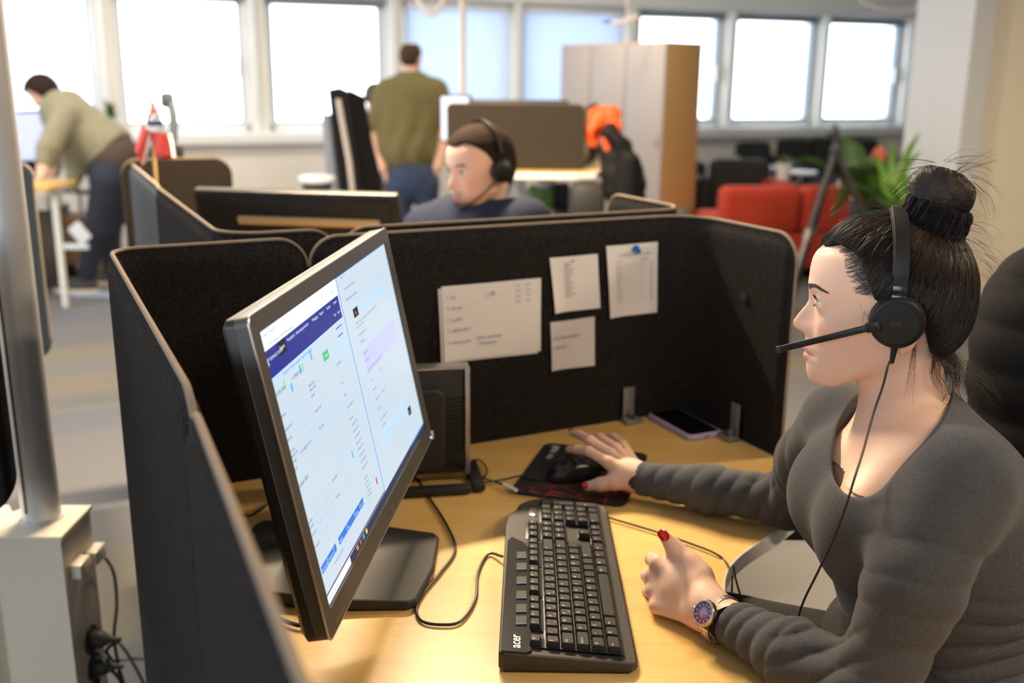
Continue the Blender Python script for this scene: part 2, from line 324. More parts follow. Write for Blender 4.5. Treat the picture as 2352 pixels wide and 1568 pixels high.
felt_screen('desk_screen', [D(AL, -.845)]+arc(D(AL+.05, -.05), .05, 180, 90)+[D(-.818, 0)], .42, HT, .06, .05, FELT, 'charcoal felt screen behind the monitor, wrapping the left desk corner', group=G1)
felt_screen('desk_screen', [D(AL-.004, -.852), D(-1.157, -1.284), D(-1.166, -1.62)], .42, HT, .045, .03, FELT, 'nearest charcoal felt screen along the left side of the desk, in front', group=G1)
G2 = 'felt screens of the desk behind'
felt_screen('desk_screen', [D(-.73, .085)]+arc(D(-.03, .165), .08, -90, 0)+[D(.05, .42)], .42, HT, .05, .05, FELT, 'dark felt screen in front of the seated man, behind the paper-pinned screen', group=G2)
felt_screen('desk_screen', [D(-.945, .95)]+arc(D(-.865, .165), .08, 180, 270)+[D(-.74, .085)], .42, HT, .03, .05, FELT, 'felt screen bending round the corner in front of the black monitor back', group=G2)
felt_screen('desk_screen', [D(-.93, 1.72), D(-.94, .965)], .42, HT, .05, .03, FELT_LIT, 'felt side screen lightened as window-lit under the small red flag', group=G2)
felt_screen('desk_screen', [D(-.96, 1.76), D(-.615, 1.75)], .62, HT+.01, .05, .06, FELTB, 'brown-grey felt screen with rounded corner right behind the flag', th=.03, lip=False)
q = at(116, 760, 2.6); felt_screen('desk_screen', [q+np.array([-.55, .42, 0]), q+np.array([-.10, .02, 0]), q], .72, 1.225, .05, .03, FELT_LIT, 'felt screen edge painted window-lit just behind the aluminium power column', rb=.06)
q = at(34, 1050, 1.7); felt_screen('desk_screen', [q+np.array([-.5, -.2, 0]), q], .715, 1.17, .05, .05, FELT, 'dark felt screen cut by the left picture edge in front of the power column', rb=.07, th=.03)
# screws and clamps of the front screen
M_ALU = mat('brushed_aluminium', (.62, .60, .57), .35, 1.0); M_BLK = mat('black_plastic', (.016, .016, .017), .42); M_BLKM = mat('black_matte_plastic', (.02, .02, .021), .6)
M_CLAMP = mat('grey_clamp_metal', (.30, .30, .31), .4, .6)
b_ = MB(); sc_ = onv(1722, 683, D(0, 0), E2); b_.lathe([(.0, -.001), (.009, 0), (.009, .003), (.0, .004)], sc_-E1*.012, 16, 0, [E2, [0, 0, 1], -E1]); tag(build('screw_cap', b_, M_BLK), 'small round black screw cap on the lit end of the screen', 'screw')
def clamp(p, t, n, lab):
    e = empty('screen_clamp', p, lab, 'clamp', 'metal clamps holding the front screen to the desk')
    m = MB(); m.box(p+n*.004+[0, 0, .036], (.027, .002, .072), [t, n, [0, 0, 1]], .0008); build('upright_plate', m, M_CLAMP, e)
    m = MB(); m.box(p+n*.018+[0, 0, .004], (.040, .026, .008), [t, n, [0, 0, 1]], .002); m.box(p+n*.014+[0, 0, .012], (.010, .012, .012), [t, n, [0, 0, 1]], .002); build('foot_plate', m, M_CLAMP, e)
    m = MB(); m.lathe([(.004, 0), (.0045, .008), (.003, .010)], p+n*.022+[0, 0, .008], 12); build('clamp_screw', m, mat('dark_steel', (.08, .08, .08), .35, .9), e)
c1 = D(-.155, -.016, .752); clamp(c1, E1, -E2, 'grey metal clamp on the back screen, left of the phone')
clamp(D(-.016, -.20, .752), E2, -E1, 'grey metal clamp on the side screen, right of the phone')

# ------------------------------------------------------------------ the papers
M_PAPER = mat('white_paper', (.80, .78, .80), .8); M_INK = mat('blue_pen_ink', (.18, .22, .50), .8); M_INKG = mat('grey_print_ink', (.22, .22, .25), .8); M_PINC = mat('clear_pin', (.75, .75, .74), .2); M_BLUE = mat('bright_blue_pin', (.02, .14, .60), .3)
def paper(px, lab, group='papers pinned on the felt screen', lift=.013, extra=0, z_in=None):
    """px: four corners in D frame (a,z); slightly curled sheet"""
    P = [np.array(q) for q in px]; g = []; n = 12
    for i in range(n+1):
        row = []
        for j in range(n+1):
            u, v = j/n, i/n; a, z = (P[0]*(1-u)+P[1]*u)*(1-v)+(P[3]*(1-u)+P[2]*u)*v
            cu = .006*(max(0, .35-u)/.35)**2*(v)+.004*max(0, v-.6)*u+.0012*math.sin(u*5+v*3)
            row.append(D(a, -lift-cu-extra, z))
        g.append(row)
    mb = MB(); mb.grid(g); back = [[q+E2*.0004 for q in r] for r in g]; mb.grid([r[::-1] for r in back]); return mb, g
def on_sheet(px, u, v, lift=.0152): 
    P = [np.array(q) for q in px]; a, z = (P[0]*(1-u)+P[1]*u)*(1-v)+(P[3]*(1-u)+P[2]*u)*v
    cu = .006*(max(0, .35-u)/.35)**2*(v)+.004*max(0, v-.6)*u+.0012*math.sin(u*5+v*3)
    return D(a, -lift-cu, z)
def da(x, y): q = onv(x, y, D(0, -.012), E1); return (float((q-CN)@E1), float(q[2]))
def scrawl(mb, px, u, v, w, txt_seed, h=.0035):
    r = random.Random(txt_seed); k = int(w*90)
    pts = [on_sheet(px, u+w*i/k, v+(r.random()-.5)*h*7, .0148) for i in range(k+1)]
    mb.tube(pts, .00022, 4, 0)
PP = [da(1013, 658), da(1243, 638), da(1240, 805), da(1018, 830)]
mb, g = paper([(P_[0]-.006, P_[1]-.004) for P_ in PP], '', lift=.0115); tag(build('paper_sheet', mb, M_PAPER), 'white sheet showing only its left edge beneath the handwritten note', 'paper', 'papers pinned on the felt screen')
mb, g = paper(PP, ''); o = build('paper_sheet', mb, M_PAPER); tag(o, 'largest white note in landscape with five bulleted lines of blue handwriting', 'paper', 'papers pinned on the felt screen')
ink = MB()
def label_on(mb, px, u, v, s, size, mi=0):
    o0 = on_sheet(px, u, v, .0150); U = on_sheet(px, u+.05, v, .0150)-o0; U /= np.linalg.norm(U); V = np.array([0, 0, 1.0]); text_mb(mb, s, o0, U, V, size, mi)
for k, (s, v) in enumerate((('Fly', .17), ('Hotell', .31), ('Leiebil', .46), ('oppgradere', .60), ('Reise rundt', .77))):
    label_on(ink, PP, .035, v, '+', .010); label_on(ink, PP, .085, v, s, .0085)
label_on(ink, PP, .34, .74, 'Reis i nærheten', .0085); label_on(ink, PP, .36, .82, '(kampanje)', .0085)
for k in range(4): label_on(ink, PP, .74, .09+k*.07, '0-%d' % (k+1), .007); label_on(ink, PP, .84, .08+k*.07, '5-%d' % (k+2), .007)
build('handwriting', ink, M_INK, o)
mb = MB(); mb.lathe([(.0, -.001), (.005, 0), (.0035, .002), (.005, .003), (0, .004)], on_sheet(PP, .52, .12), 12, 0, [E1, [0, 0, 1], -E2]); tag(build('push_pin', mb, M_PINC), 'clear push pin in the large handwritten note', 'pin')
P2 = [da(1262, 592), da(1373, 583), da(1377, 706), da(1272, 719)]
mb, g = paper(P2, ''); o = build('paper_sheet', mb, M_PAPER); tag(o, 'upper middle white sheet with a narrow column of small print', 'paper', 'papers pinned on the felt screen')
ink = MB(); words_ = ['Kunde', 'Selger', 'Leverandør', 'Produkt', 'Kampanje', 'Avtale', 'Kanal', 'Mobil', 'Bredbånd', 'Strøm', 'Forsikring', 'Faktura', 'Adresse', 'Postnummer', 'Notat']
for k, s in enumerate(words_): label_on(ink, P2, .27, .15+k*.042, s, .0052)
build('printed_text', ink, M_INKG, o)
mb = MB(); mb.lathe([(.0, -.001), (.004, 0), (.003, .002), (.004, .003), (0, .004)], on_sheet(P2, .48, .06), 12, 0, [E1, [0, 0, 1], -E2]); tag(build('push_pin', mb, M_PINC), 'clear push pin at the top of the upper middle sheet', 'pin')
P3 = [da(1392, 565), da(1511, 555), da(1507, 716), da(1398, 730)]
mb, g = paper(P3, ''); o = build('paper_sheet', mb, M_PAPER); tag(o, 'rightmost white sheet with a printed two-column table under a blue pin', 'paper', 'papers pinned on the felt screen')
ink = MB(); label_on(ink, P3, .20, .15, 'Oversikt over tariffer og kampanjer', .0056)
label_on(ink, P3, .19, .235, 'Land', .005); label_on(ink, P3, .68, .235, 'Pris / min', .005)
for k in range(15):
    v = .27+k*.038; a_, b_ = on_sheet(P3, .17, v, .0149), on_sheet(P3, .96, v, .0149); ink.tube([a_, b_], .00014, 4)
    if k < 14: label_on(ink, P3, .19, v+.031, 'ab%02d' % (k*7 % 90+10) if k % 2 else 'kl %02d' % (k+8), .0038); label_on(ink, P3, .84, v+.031, '%d,%02d' % (k % 7+1, k*13 % 90+9), .0038)
for u in (.17, .67, .96): ink.tube([on_sheet(P3, u, .20, .0149), on_sheet(P3, u, .80, .0149)], .00014, 4)
build('printed_text', ink, M_INKG, o)
mb = MB(); mb.lathe([(.0, -.001), (.0065, 0), (.004, .003), (.0065, .005), (0, .006)], on_sheet(P3, .54, .06), 12, 0, [E1, [0, 0, 1], -E2]); mb.lathe([(.0, -.001), (.005, 0), (.0035, .003), (.005, .005), (0, .006)], on_sheet(P3, .59, .10), 12, 0, [E1, [0, 0, 1], -E2]); tag(build('push_pin', mb, M_BLUE), 'blue push pin on the sheet with the printed table', 'pin')
P4 = [da(1264, 740), da(1366, 727), da(1364, 838), da(1264, 851)]
mb, g = paper(P4, ''); o = build('paper_sheet', mb, mat('greyish_paper', (.70, .67, .68), .8)); tag(o, 'small greyish note with two handwritten lines, below the other sheets', 'paper', 'papers pinned on the felt screen')
ink = MB(); label_on(ink, P4, .06, .36, 'Kunden ønsker', .0098); label_on(ink, P4, .06, .56, 'teknisk bestilling', .0098); build('handwriting', ink, M_INKG, o)
# ------------------------------------------------------------------ the front desk
def wood(name, c1, c2, rot=0.0, rough=.32):
    m = bpy.data.materials.new(name); m.use_nodes = True; nt = m.node_tree; N = nt.nodes.new; L = nt.links.new; b = nt.nodes['Principled BSDF']
    tc = N('ShaderNodeTexCoord'); mp = N('ShaderNodeMapping'); mp.inputs['Rotation'].default_value = (0, 0, rot); mp.inputs['Scale'].default_value = (1.6, 6, 6); L(tc.outputs['Object'], mp.inputs[0])
    n = N('ShaderNodeTexNoise'); n.inputs['Scale'].default_value = 2.2; n.inputs['Detail'].default_value = 7; n.inputs['Distortion'].default_value = .35; L(mp.outputs[0], n.inputs[0])
    mp2 = N('ShaderNodeMapping'); mp2.inputs['Rotation'].default_value = (0, 0, rot); mp2.inputs['Scale'].default_value = (12, 260, 260); L(tc.outputs['Object'], mp2.inputs[0])
    n2 = N('ShaderNodeTexNoise'); n2.inputs['Scale'].default_value = 1.0; n2.inputs['Detail'].default_value = 3; L(mp2.outputs[0], n2.inputs[0])
    r = N('ShaderNodeValToRGB'); e = r.color_ramp.elements; e[0].position = .30; e[0].color = (*c2, 1); e[1].position = .68; e[1].color = (*c1, 1); L(n.outputs[0], r.inputs[0])
    r2 = N('ShaderNodeValToRGB'); e = r2.color_ramp.elements; e[0].position = .35; e[0].color = (.93, .92, .90, 1); e[1].position = .6; e[1].color = (1, 1, 1, 1); L(n2.outputs[0], r2.inputs[0])
    x = N('ShaderNodeMix'); x.data_type = 'RGBA'; x.blend_type = 'MULTIPLY'; x.inputs[0].default_value = 1; L(r.outputs[0], x.inputs[6]); L(r2.outputs[0], x.inputs[7]); L(x.outputs[2], b.inputs['Base Color'])
    b.inputs['Roughness'].default_value = rough; b.inputs['Specular IOR Level'].default_value = .4; return m
M_BIRCH = wood('birch_veneer', (.78, .52, .19), (.70, .43, .135), R(-14))
M_EDGE = mat('white_edge_band', (.88, .86, .82), .45)
def desk_top(name_parent, outline, z, th=.028, M=None):
    mb = MB(); n = len(outline); top = [np.array([p[0], p[1], z]) for p in outline]; bot = [q-np.array([0, 0, th]) for q in top]
    mb.add(top, [list(range(n))]); mb.add(bot, [list(range(n))[::-1]]); build('desk_top', mb, M or M_BIRCH, name_parent)
    eb = MB(); c = np.mean(top, 0)
    rows = []; O_ = np.array(outline); sg = 1 if .5*np.sum(O_[:, 0]*np.roll(O_[:, 1], -1)-np.roll(O_[:, 0], -1)*O_[:, 1]) > 0 else -1
    for i in range(n+1):
        p, q, o_ = np.array(outline[i % n]), np.array(outline[(i+1) % n]), np.array(outline[(i-1) % n]); t = q-o_; t = t/np.linalg.norm(t); nn = np.array([t[1], -t[0], 0])*sg
        a = np.array([p[0], p[1], z]); rows.append([a+nn*.000, a+nn*.0018+[0, 0, -.0004], a+nn*.0032+[0, 0, -.0016], a+nn*.0036+[0, 0, -.004], a+nn*.0036+[0, 0, -th+.003], a+nn*.0+[0, 0, -th]])
    eb.grid(rows); build('edge_band', eb, M_EDGE, name_parent)
cut = [tuple(q[:2]) for q in spline([(.640, 1.660, 0), (.590, 1.612, 0), (.514, 1.568, 0), (.430, 1.468, 0), (.345, 1.372, 0), (.308, 1.300, 0), (.297, 1.212, 0), (.318, 1.115, 0), (.385, 1.030, 0), (.480, .965, 0), (.60, .90, 0), (.74, .85, 0)], 6)]
outl = [tuple(D(-1.115, -.012)[:2]), tuple(D(-.012, -.012)[:2]), tuple(D(-.012, -.33)[:2])]+[tuple(D(.10, -.42)[:2])]+cut+[(.74, .10), tuple(D(-1.125, -1.85)[:2])]
outl = outl[::-1]
dk = empty('corner_desk', (.0, 1.2, 0), 'birch corner desk with curved white edge that the woman works at', 'desk')
desk_top(dk, outl, .75)
M_DKMET = mat('dark_grey_metal', (.05, .05, .055), .45, .5)
for a, b in ((-.42, -.30), (-1.0, -.30), (-.95, -1.3)):
    q = D(a, b); m = MB(); m.box(q+[0, 0, .36], (.07, .05, .715), [E1, E2, [0, 0, 1]], .006); m.box(q+[0, 0, .015]-E2*.0, (.09, .52, .03), [E1, E2, [0, 0, 1]], .008); build('leg', m, M_DKMET, dk)
m = MB(); m.box((onz(1800, 1220, .70)+onz(1900, 1200, .70))/2, (.30, .05, .030), None, .004); m.box(D(-.5, -.30, .700), (.9, .05, .035), [E1, E2, [0, 0, 1]], .004); build('under_frame', m, M_DKMET, dk)
clamp(D(AL+.016, -.55, .752), -E2, E1, 'clear grey clamp on the left screen, behind the monitor')
clamp(D(AL+.012, -1.16, .752), -E2, E1, 'grey metal clamp on the nearest left screen, beside the monitor corner')

# ------------------------------------------------------------------ the monitor
MT = np.array([-.2581, .9773, 1.1898]); MA = np.array([.0925461, .9957084, 0]); MBd = np.array([.19314933, -.01795226, -.98100512]); MN = np.cross(MBd, MA); MN = MN/np.linalg.norm(MN)
if MN[0] < 0: MN = -MN
SW, SH = .585, .3114
def S(u, v, d=0.0): return MT+MA*u+MBd*v+MN*d
M_BEZ = mat('grey_monitor_bezel', (.088, .086, .088), .48, .25, bump=.08, bscale=900); M_SILV = mat('silver_trim', (.50, .48, .47), .3, .8)
mon = empty('computer_monitor', (-.17, 1.27, .752), 'large grey-framed monitor with lit screen on the front desk', 'monitor')
u0, u1, v0, v1 = -.0225, .6075, -.0215, .3400
def ring(mb, o_, i_, dz0, dz1, mi=0):
    def P(r, d): return [S(r[0], r[2], d), S(r[1], r[2], d), S(r[1], r[3], d), S(r[0], r[3], d)]
    A, B, Cc, Dd = P(o_, dz1), P(i_, dz1), P(o_, dz0), P(i_, dz0); mb.add(A+B+Cc+Dd, [[0, 1, 5, 4], [1, 2, 6, 5], [2, 3, 7, 6], [3, 0, 4, 7], [0, 8, 9, 1], [1, 9, 10, 2], [2, 10, 11, 3], [3, 11, 8, 0], [4, 5, 13, 12], [5, 6, 14, 13], [6, 7, 15, 14], [7, 4, 12, 15]], mi)
hole = (-.001, SW+.001, -.001, SH+.001)
def rr_path(r, rad, n=6):
    o_ = []
    for (cx, cy, a0) in ((r[1]-rad, r[2]+rad, -90), (r[1]-rad, r[3]-rad, 0), (r[0]+rad, r[3]-rad, 90), (r[0]+rad, r[2]+rad, 180)):
        for k in range(n+1): a = R(a0+90*k/n); o_.append((cx+rad*math.cos(a), cy+rad*math.sin(a)))
    return o_
b_ = MB(); outer = rr_path((u0, u1, v0, v1), .009); inn = rr_path(hole, .0012)
rows = []
for L_, d in ((outer, -.012), (outer, .0015), ([((x-.2925)*.9965+.2925, (y-.159)*.994+.159) for x, y in outer], .0035), (inn, .0035), (inn, -.002)): rows.append([S(x, y, d) for x, y in L_])
b_.grid(rows, 0, True, False); build('bezel', b_, M_BEZ, mon)
b_ = MB(); b_.tube([S(x, y, .0024) for x, y in outer+outer[:1]], .0014, 6, 0, False); build('bezel_trim', b_, M_SILV, mon)
b_ = MB(); rows = []
for k, (ins, d) in enumerate(((0, -.0125), (0, -.022), (.006, -.028), (.05, -.042), (.12, -.055))):
    rows.append([S((x-.2925)*(1-ins/.315)+.2925, (y-.159)*(1-ins/.18)+.159, d) for x, y in outer])
b_.grid(rows, 0, True); b_.add(rows[-1], [list(range(len(outer)))]); build('back_shell', b_, M_BLK, mon)
M_SCR = mat('lit_screen', (.02, .02, .02), .3, emit=(.67, .80, .91), estr=.50, spec=.3)
b_ = MB(); b_.quad(S(0, 0), S(0, SH), S(SW, SH), S(SW, 0)); scr = build('screen', b_, M_SCR, mon, fixn=False)
EM = {}
def em(name, c, s=1.0): return mat('screen_'+name, (.01, .01, .01), .3, emit=c, estr=s*.6, spec=.3)
LAY = [.0002]
def rect(name, m, u_0, u_1, v_0, v_1, lift=None):
    if not isinstance(u_0, (list, tuple)): u_0, u_1, v_0, v_1 = [u_0], [u_1], [v_0], [v_1]
    for a, b, c, d in zip(u_0, u_1, v_0, v_1): b_ = MB(); b_.quad(S(a, c, lift or LAY[0]), S(a, d, lift or LAY[0]), S(b, d, lift or LAY[0]), S(b, c, lift or LAY[0])); build(name, b_, m, scr, fixn=False)
rect('navigation_bar', em('navy', (.018, .030, .26)), 0, .2885, .0216, .0506)
rect('active_tab', em('black', (.008, .009, .012)), .0443, .0685, .0218, .0364, .0004)
rect('divider_line', em('edgeblue', (.05, .30, .85)), [.2948, .2970], [.2972, SW], [-.0003, 0], [.299, .0012], .0003)
rect('page_stripe', em('paleblue', (.50, .70, .98)), [0, .345, .215, .34, .30], [.19, .538, .29, .5, .48], [.0506, .052, .0506+.028, .2342, .2999], [.0585, .064, .091, .253, .3008])
rect('purple_panel', em('lilac', (.55, .60, .97)), [.3405], [.541], [.111], [.147])
rect('toolbar_stripe', em('white', (.80, .92, 1.0), 1.15), [0, 0], [.2945, .12], [0, .3005], [.0212, .3114])
rect('button', em('green', (.10, .52, .22)), [.1768], [.2005], [.070], [.0810], .0004)
rect('button', em('sky', (.10, .50, .88)), [.0900, .052, .1968, .1345], [.0965, .058, .2020, .140], [.0605, .0700, .2048, .0570], [.0700, .0795, .2135, .0665], .0004)
rect('button', em('mint', (.30, .70, .42)), [.0990, .0337, .0], [.1055, .0395, .006], [.0605, .0600, .0778], [.0700, .0700, .0880], .0004)
rect('button_row', em('royal', (.03, .20, .72)), [.0095, .034, .060, .0805, .118, .155, .180], [.033, .059, .0690, .117, .154, .179, .199], [.2672]*7, [.2760]*7, .0004)
rect('slider', em('sliderblue', (.05, .22, .80)), [.2500, .2500], [.2765, .2745], [.0570, .0675], [.0590, .0695], .0004)
rect('close_icon', em('red', (.70, .05, .08)), .2680, .2735, .2700, .2795, .0004)
rect('dark_badge', em('black', (.008, .009, .012)), [.3392, .5062], [.3640, .5255], [.0525, .2515], [.0650, .2645], .0004)
rect('taskbar', em('taskbar', (.020, .035, .085)), .104, SW, .3022, SH, .0003)
rect('taskbar', em('taskblue', (.03, .20, .55)), .48, SW, .3022, .3050, .0004)
rect('window_edge', em('plum', (.10, .03, .16)), 0, .296, .2992, .3014, .0004)
ic = [('orange', (.9, .25, .05)), ('red', (.70, .05, .08)), ('teal', (.02, .45, .40)), ('yellow', (.9, .65, .10))]
for k, (nm, c_) in enumerate(ic): rect('taskbar_icon', em('icon_'+nm, c_), .1335+k*.0155, .1405+k*.0155, .3042, .3098, .0006)
# words on the screen
TX = MB(); TW = MB(); TG = MB()
def word(mb, s, u, v, size, lift=.0007, hs=1.0): text_mb(mb, s, S(u, v, lift), MA*hs, -MBd, size)
word(TW, 'ng', -.0005, .0345, .0115, .0006); word(TW, 'TELEMAGIC GROUP', .0120, .0330, .0050); word(TW, 'Kunde', .0475, .0310, .0062)
for k, s in enumerate(('Prosjektbruk', 'Administrasjon', 'Innhold', 'Planlegging', 'Rapport', 'Resultat', 'System')): word(TW, s, .0745+k*.0315, .0285, .0052)
word(TW, 'Søk', .2550, .0425, .0050); word(TW, 'Logg ut', .2705, .0425, .0045)
word(TW, 'Neste', .183, .0775, .0055, .0009)
for k, s in enumerate(('Ikke interessert', 'Telefonsvarer', 'Ring igjen', 'Salg', 'Gjensalg', 'Avslutt samtale')): word(TW, s, (.0105, .0350, .0815, .1195, .1560, .1805)[k], .2735, .0040, .0009, .9)
word(TX, 'Agent Command+', .012, .0070, .0048); word(TX, 'https://telemagic.no/kunde/agent/kundekort', .022, .0185, .0046); word(TX, '+', .078, .0075, .006); word(TX, 'x', .066, .0070, .006); word(TX, 'Apper for', .262, .0150, .0045)
word(TX, 'Bruksmåter: Kontakt, stopp gjerne registrert bestilling(er)', .040, .0565, .0045); word(TX, 'Kunde data', .002, .0700, .0075); word(TX, '+ 4798XXXX', .0600, .0690, .0062)
for k, (s, v) in enumerate((('Adresse', .0935), ('Postnummer', .1090), ('Poststed', .1200), ('Adresse', .1330), ('(annet) felt', .1385), ('krysses', .1445), ('Epost', .1530), ('Kundenr', .2150), ('nummer', .2210), ('Avd. navn', .2300), ('Produsert', .2440))): word(TX, s, .0035, v, .0050)
word(TX, 'Produkt data', -.0, .1730, .0072); word(TX, 'din.mail@domene.no', .0330, .1440, .0046)
for k, (s, v) in enumerate((('Spør annen', .0910), ('(feltet mot)', .0965), ('KODE', .1040), ('Kunde notat', .1220), ('Ditt navn', .1430), ('Leverandør', .2080), ('Produkt', .2290))): word(TX, s, .1050, v, .0050)
for k in range(5): word(TX, ('Reservasjon', 'Team', 'Agent', 'Fornavn Etternavn', 'Fordeling')[k], .2190, (.098, .123, .139, .156, .172)[k], .0044)
for k in range(8): word(TX, 'o Kampanje i app', .2205, .180+k*.0085, .0042)
for k in range(5): word(TX, 'Telefonsalg', .2205, .2535+k*.006, .0038)
word(TX, 'Skriv inn ditt søk', .010, .3085, .0056); word(TX, 'Vis meg sinnet i system', .050, .2850, .0042)
for k, (u, v, s, z) in enumerate(((.318, .006, 'Hjem', .0048), (.322, .022, 'telemagic/kundesenter/skjema', .0044), (.3180, .0370, 'Gå inn og les om status', .0060), (.3390, .0745, 'Hvis det er flere som skal ha abonnement må dette opprettes en og en', .0043), (.3390, .0795, 'Husk å lese opp vilkårene', .0040), (.3395, .0910, 'Personnummer kunde', .0044), (.3420, .1010, 'Fødselsdato', .0044), (.3430, .1180, 'Abonnement:', .0044), (.3430, .1280, 'Eksisterende', .0040), (.3430, .1430, 'Kampanjekode til bestilling som registreres her', .0044), (.3480, .1590, 'Navn', .0044), (.4000, .1590, 'Fornavn', .0044), (.3480, .1720, 'Etternavn', .0044), (.3490, .1870, 'Fakturaadresse', .0042), (.3850, .1870, 'Postnummer', .0042), (.3500, .2010, 'Poststed', .0044), (.3520, .2180, 'Signering med BankID', .0044), (.3530, .2280, 'SMS / e-post', .0042))): word(TX, s, u, v, z)
word(TW, 'X', .3475, .0615, .006, .0009); word(TW, 'Ja', .512, .260, .006, .0009)
build('screen_text', TX, em('ink', (.05, .08, .19)), scr, fixn=False); build('screen_text', TW, em('whiteink', (.75, .88, 1.0)), scr, fixn=False, label='white lettering on the dark bar and buttons')
LL = .0004                                                    # thin outlines of the form fields
def frame_line(a, b, c, d):
    w_ = .00035; FB = MB()
    for q in ((a, b, c, c+w_), (a, b, d-w_, d), (a, a+w_, c, d), (b-w_, b, c, d)): FB.quad(S(q[0], q[2], LL), S(q[0], q[3], LL), S(q[1], q[3], LL), S(q[1], q[2], LL))
    build('form_field', FB, em('fieldgrey', (.36, .48, .66)), scr, fixn=False)
for v in (.084, .099, .112, .124, .138, .2045, .2165, .2285, .2405): frame_line(.0320, .0960, v, v+.0098)
for v in (.084, .100, .118, .138): frame_line(.1320, .200, v, v+.0098)
frame_line(.137, .165, .200, .211); frame_line(.137, .165, .222, .232)
for v in (.098, .107, .127, .143, .160): frame_line(.2190, .2780, v+.002, v+.009)
for v in (.0930, .1030, .1200, .1300): frame_line(.3395, .400, v, v+.0085)
for v in (.162, .175, .190, .204, .222): frame_line(.3470, .392, v, v+.0080); frame_line(.397, .450, v, v+.0080)
b_ = MB(); q = S(.3005, .3335, .0038); rr = .0085
for k in range(32):
    a, a2 = 2*math.pi*k/32, 2*math.pi*(k+1)/32; f_ = lambda a, r: q+MA*math.cos(a)*r+MBd*math.sin(a)*r
    b_.quad(f_(a, rr*.6), f_(a2, rr*.6), f_(a2, rr*.72), f_(a, rr*.72))
text_mb(b_, 'hp', q-MA*.0036+MBd*.0020, MA, -MBd, .0085); build('maker_badge', b_, M_SILV, mon)
b_ = MB(); text_mb(b_, 'EliteDisplay', S(.006, .3345, .0038), MA, -MBd, .0075); build('bezel_lettering', b_, mat('pale_print', (.28, .27, .26), .5), mon)
b_ = MB(); b_.box(S(.5995, .3340, .0036), (.0022, .0022, .001), [MA, MBd, MN], .0005); build('power_light', b_, mat('blue_led', (.1, .1, .3), emit=(.12, .22, 1), estr=4), mon)
# stand
b_ = MB(); Y_ = np.array([0.085, .9964, 0]); X_ = np.array([.9964, -.085, 0]); cb = np.array([-.245, 1.315, .752])
poly = [(-.150, -.105), (.02, -.118), (.118, -.105), (.128, -.095), (.136, 0), (.128, .095), (.118, .108), (.02, .118), (-.150, .105), (-.158, .09), (-.158, -.09)]
b_.prism(poly, cb, X_, Y_, [0, 0, 1], .012, 0, .003)
for k in range(len(b_.v[-1])):
    v = b_.v[-1][k]; x_ = (v-cb)@X_
    if v[2] > .757: v[2] += .010*max(0, min(1, (.13-x_)/.2))
build('stand_base', b_, M_BLKM, mon)
b_ = MB(); b_.box(cb+X_*-.06+np.array([0, 0, .15]), (.035, .075, .29), [X_, Y_, [0, 0, 1]], .012); b_.box(S(.2925, .16, -.060), (.10, .10, .03), [MA, MBd, MN], .006); build('stand_neck', b_, M_BLK, mon)

# ------------------------------------------------------------------ keyboard
KO = np.array([-.013, 1.058, .752]); KX = np.array([.010, 1.0, 0]); KX /= np.linalg.norm(KX); KY = np.array([KX[1], -KX[0], 0]); KL, KW = .472, .168
def hk(y): return .0125+(KW-y)*.075                                      # top surface height of the wedge-shaped body
def K(x, y, z=0.0): return KO+KX*x+KY*y+np.array([0, 0, z])
M_KB = mat('charcoal_keyboard_plastic', (.030, .027, .025), .5, bump=.05, bscale=900); M_KEY = mat('black_key_plastic', (.014, .0135, .0135), .48, spec=.35); M_KEYL = mat('key_print', (.62, .62, .60), .6); M_GLOSS = mat('gloss_black', (.010, .010, .012), .22)
kb = empty('computer_keyboard', K(KL/2, KW/2), 'black full-size keyboard with media strip in front of the woman', 'keyboard')
b_ = MB(); pl_ = [(x, y) for x, y in [(0, .006), (.006, 0), (.36, .002), (.40, .006), (.415, .016), (.440, .022), (.462, .040), (.472, .060), (KL, .140), (.468, .154), (.458, .164), (.444, KW), (.02, KW+.002), (.008, KW), (0, .160)]][::-1]
b_.prism(pl_, K(0, 0), KX, KY, [0, 0, 1], .010, 0, .004)
for v in b_.v[-1]:
    y_ = (v-KO)@KY
    if v[2]-KO[2] > .005: v[2] = KO[2]+hk(min(max(y_, 0), KW))-(.010-(v[2]-KO[2]))-(.004 if y_ > KW-.006 else 0)
build('case', b_, M_KB, kb)
def tilt_axes(): n = np.cross(KX, KY+np.array([0, 0, -.075])); n = -n if n[2] < 0 else n; n /= np.linalg.norm(n); yy = (KY+np.array([0, 0, -.075])); return KX, yy/np.linalg.norm(yy), n
TXa, TYa, TNa = tilt_axes()
b_ = MB(); strip = [(.004, .003), (.30, .006), (.315, .012), (.300, .030), (.285, .037), (.010, .040), (.004, .034)][::-1]
b_.prism(strip, K(0, 0, hk(0)-.0006), TXa, TYa, TNa, .0022, 0, .0008); build('media_strip', b_, M_GLOSS, kb)
for k, x_ in enumerate((.075, .105, .140, .180, .220, .255)):
    b_ = MB(); po = K(x_, .027, hk(.027)+.0014); b_.prism([(-.010, -.007), (.009, -.007), (.012, .007), (-.007, .007)], po, TXa, TYa, TNa, .0016, 0, .0004); b_.prism([(-.0115, -.007), (-.010, -.007), (-.007, .007), (-.0085, .007)], po, TXa, TYa, TNa, .0019, 1); build('media_key', b_, [M_BLKM, mat('blue_print', (.06, .10, .22), .5)], kb)
b_ = MB(); text_mb(b_, 'acer', K(.012, .026, hk(.026)+.0020), KX*.95, -TYa, .018, 0, 'LEFT', .015); build('lettering', b_, mat('silver_print', (.70, .69, .66), .4, .3), kb)
b_ = MB(); b_.box(K(.412, .0445, hk(.0445)+.0008), (.034, .012, .0012), [TXa, TYa, TNa], .0005); build('indicator_panel', b_, mat('dim_grey_plastic', (.075, .07, .065), .4), kb)
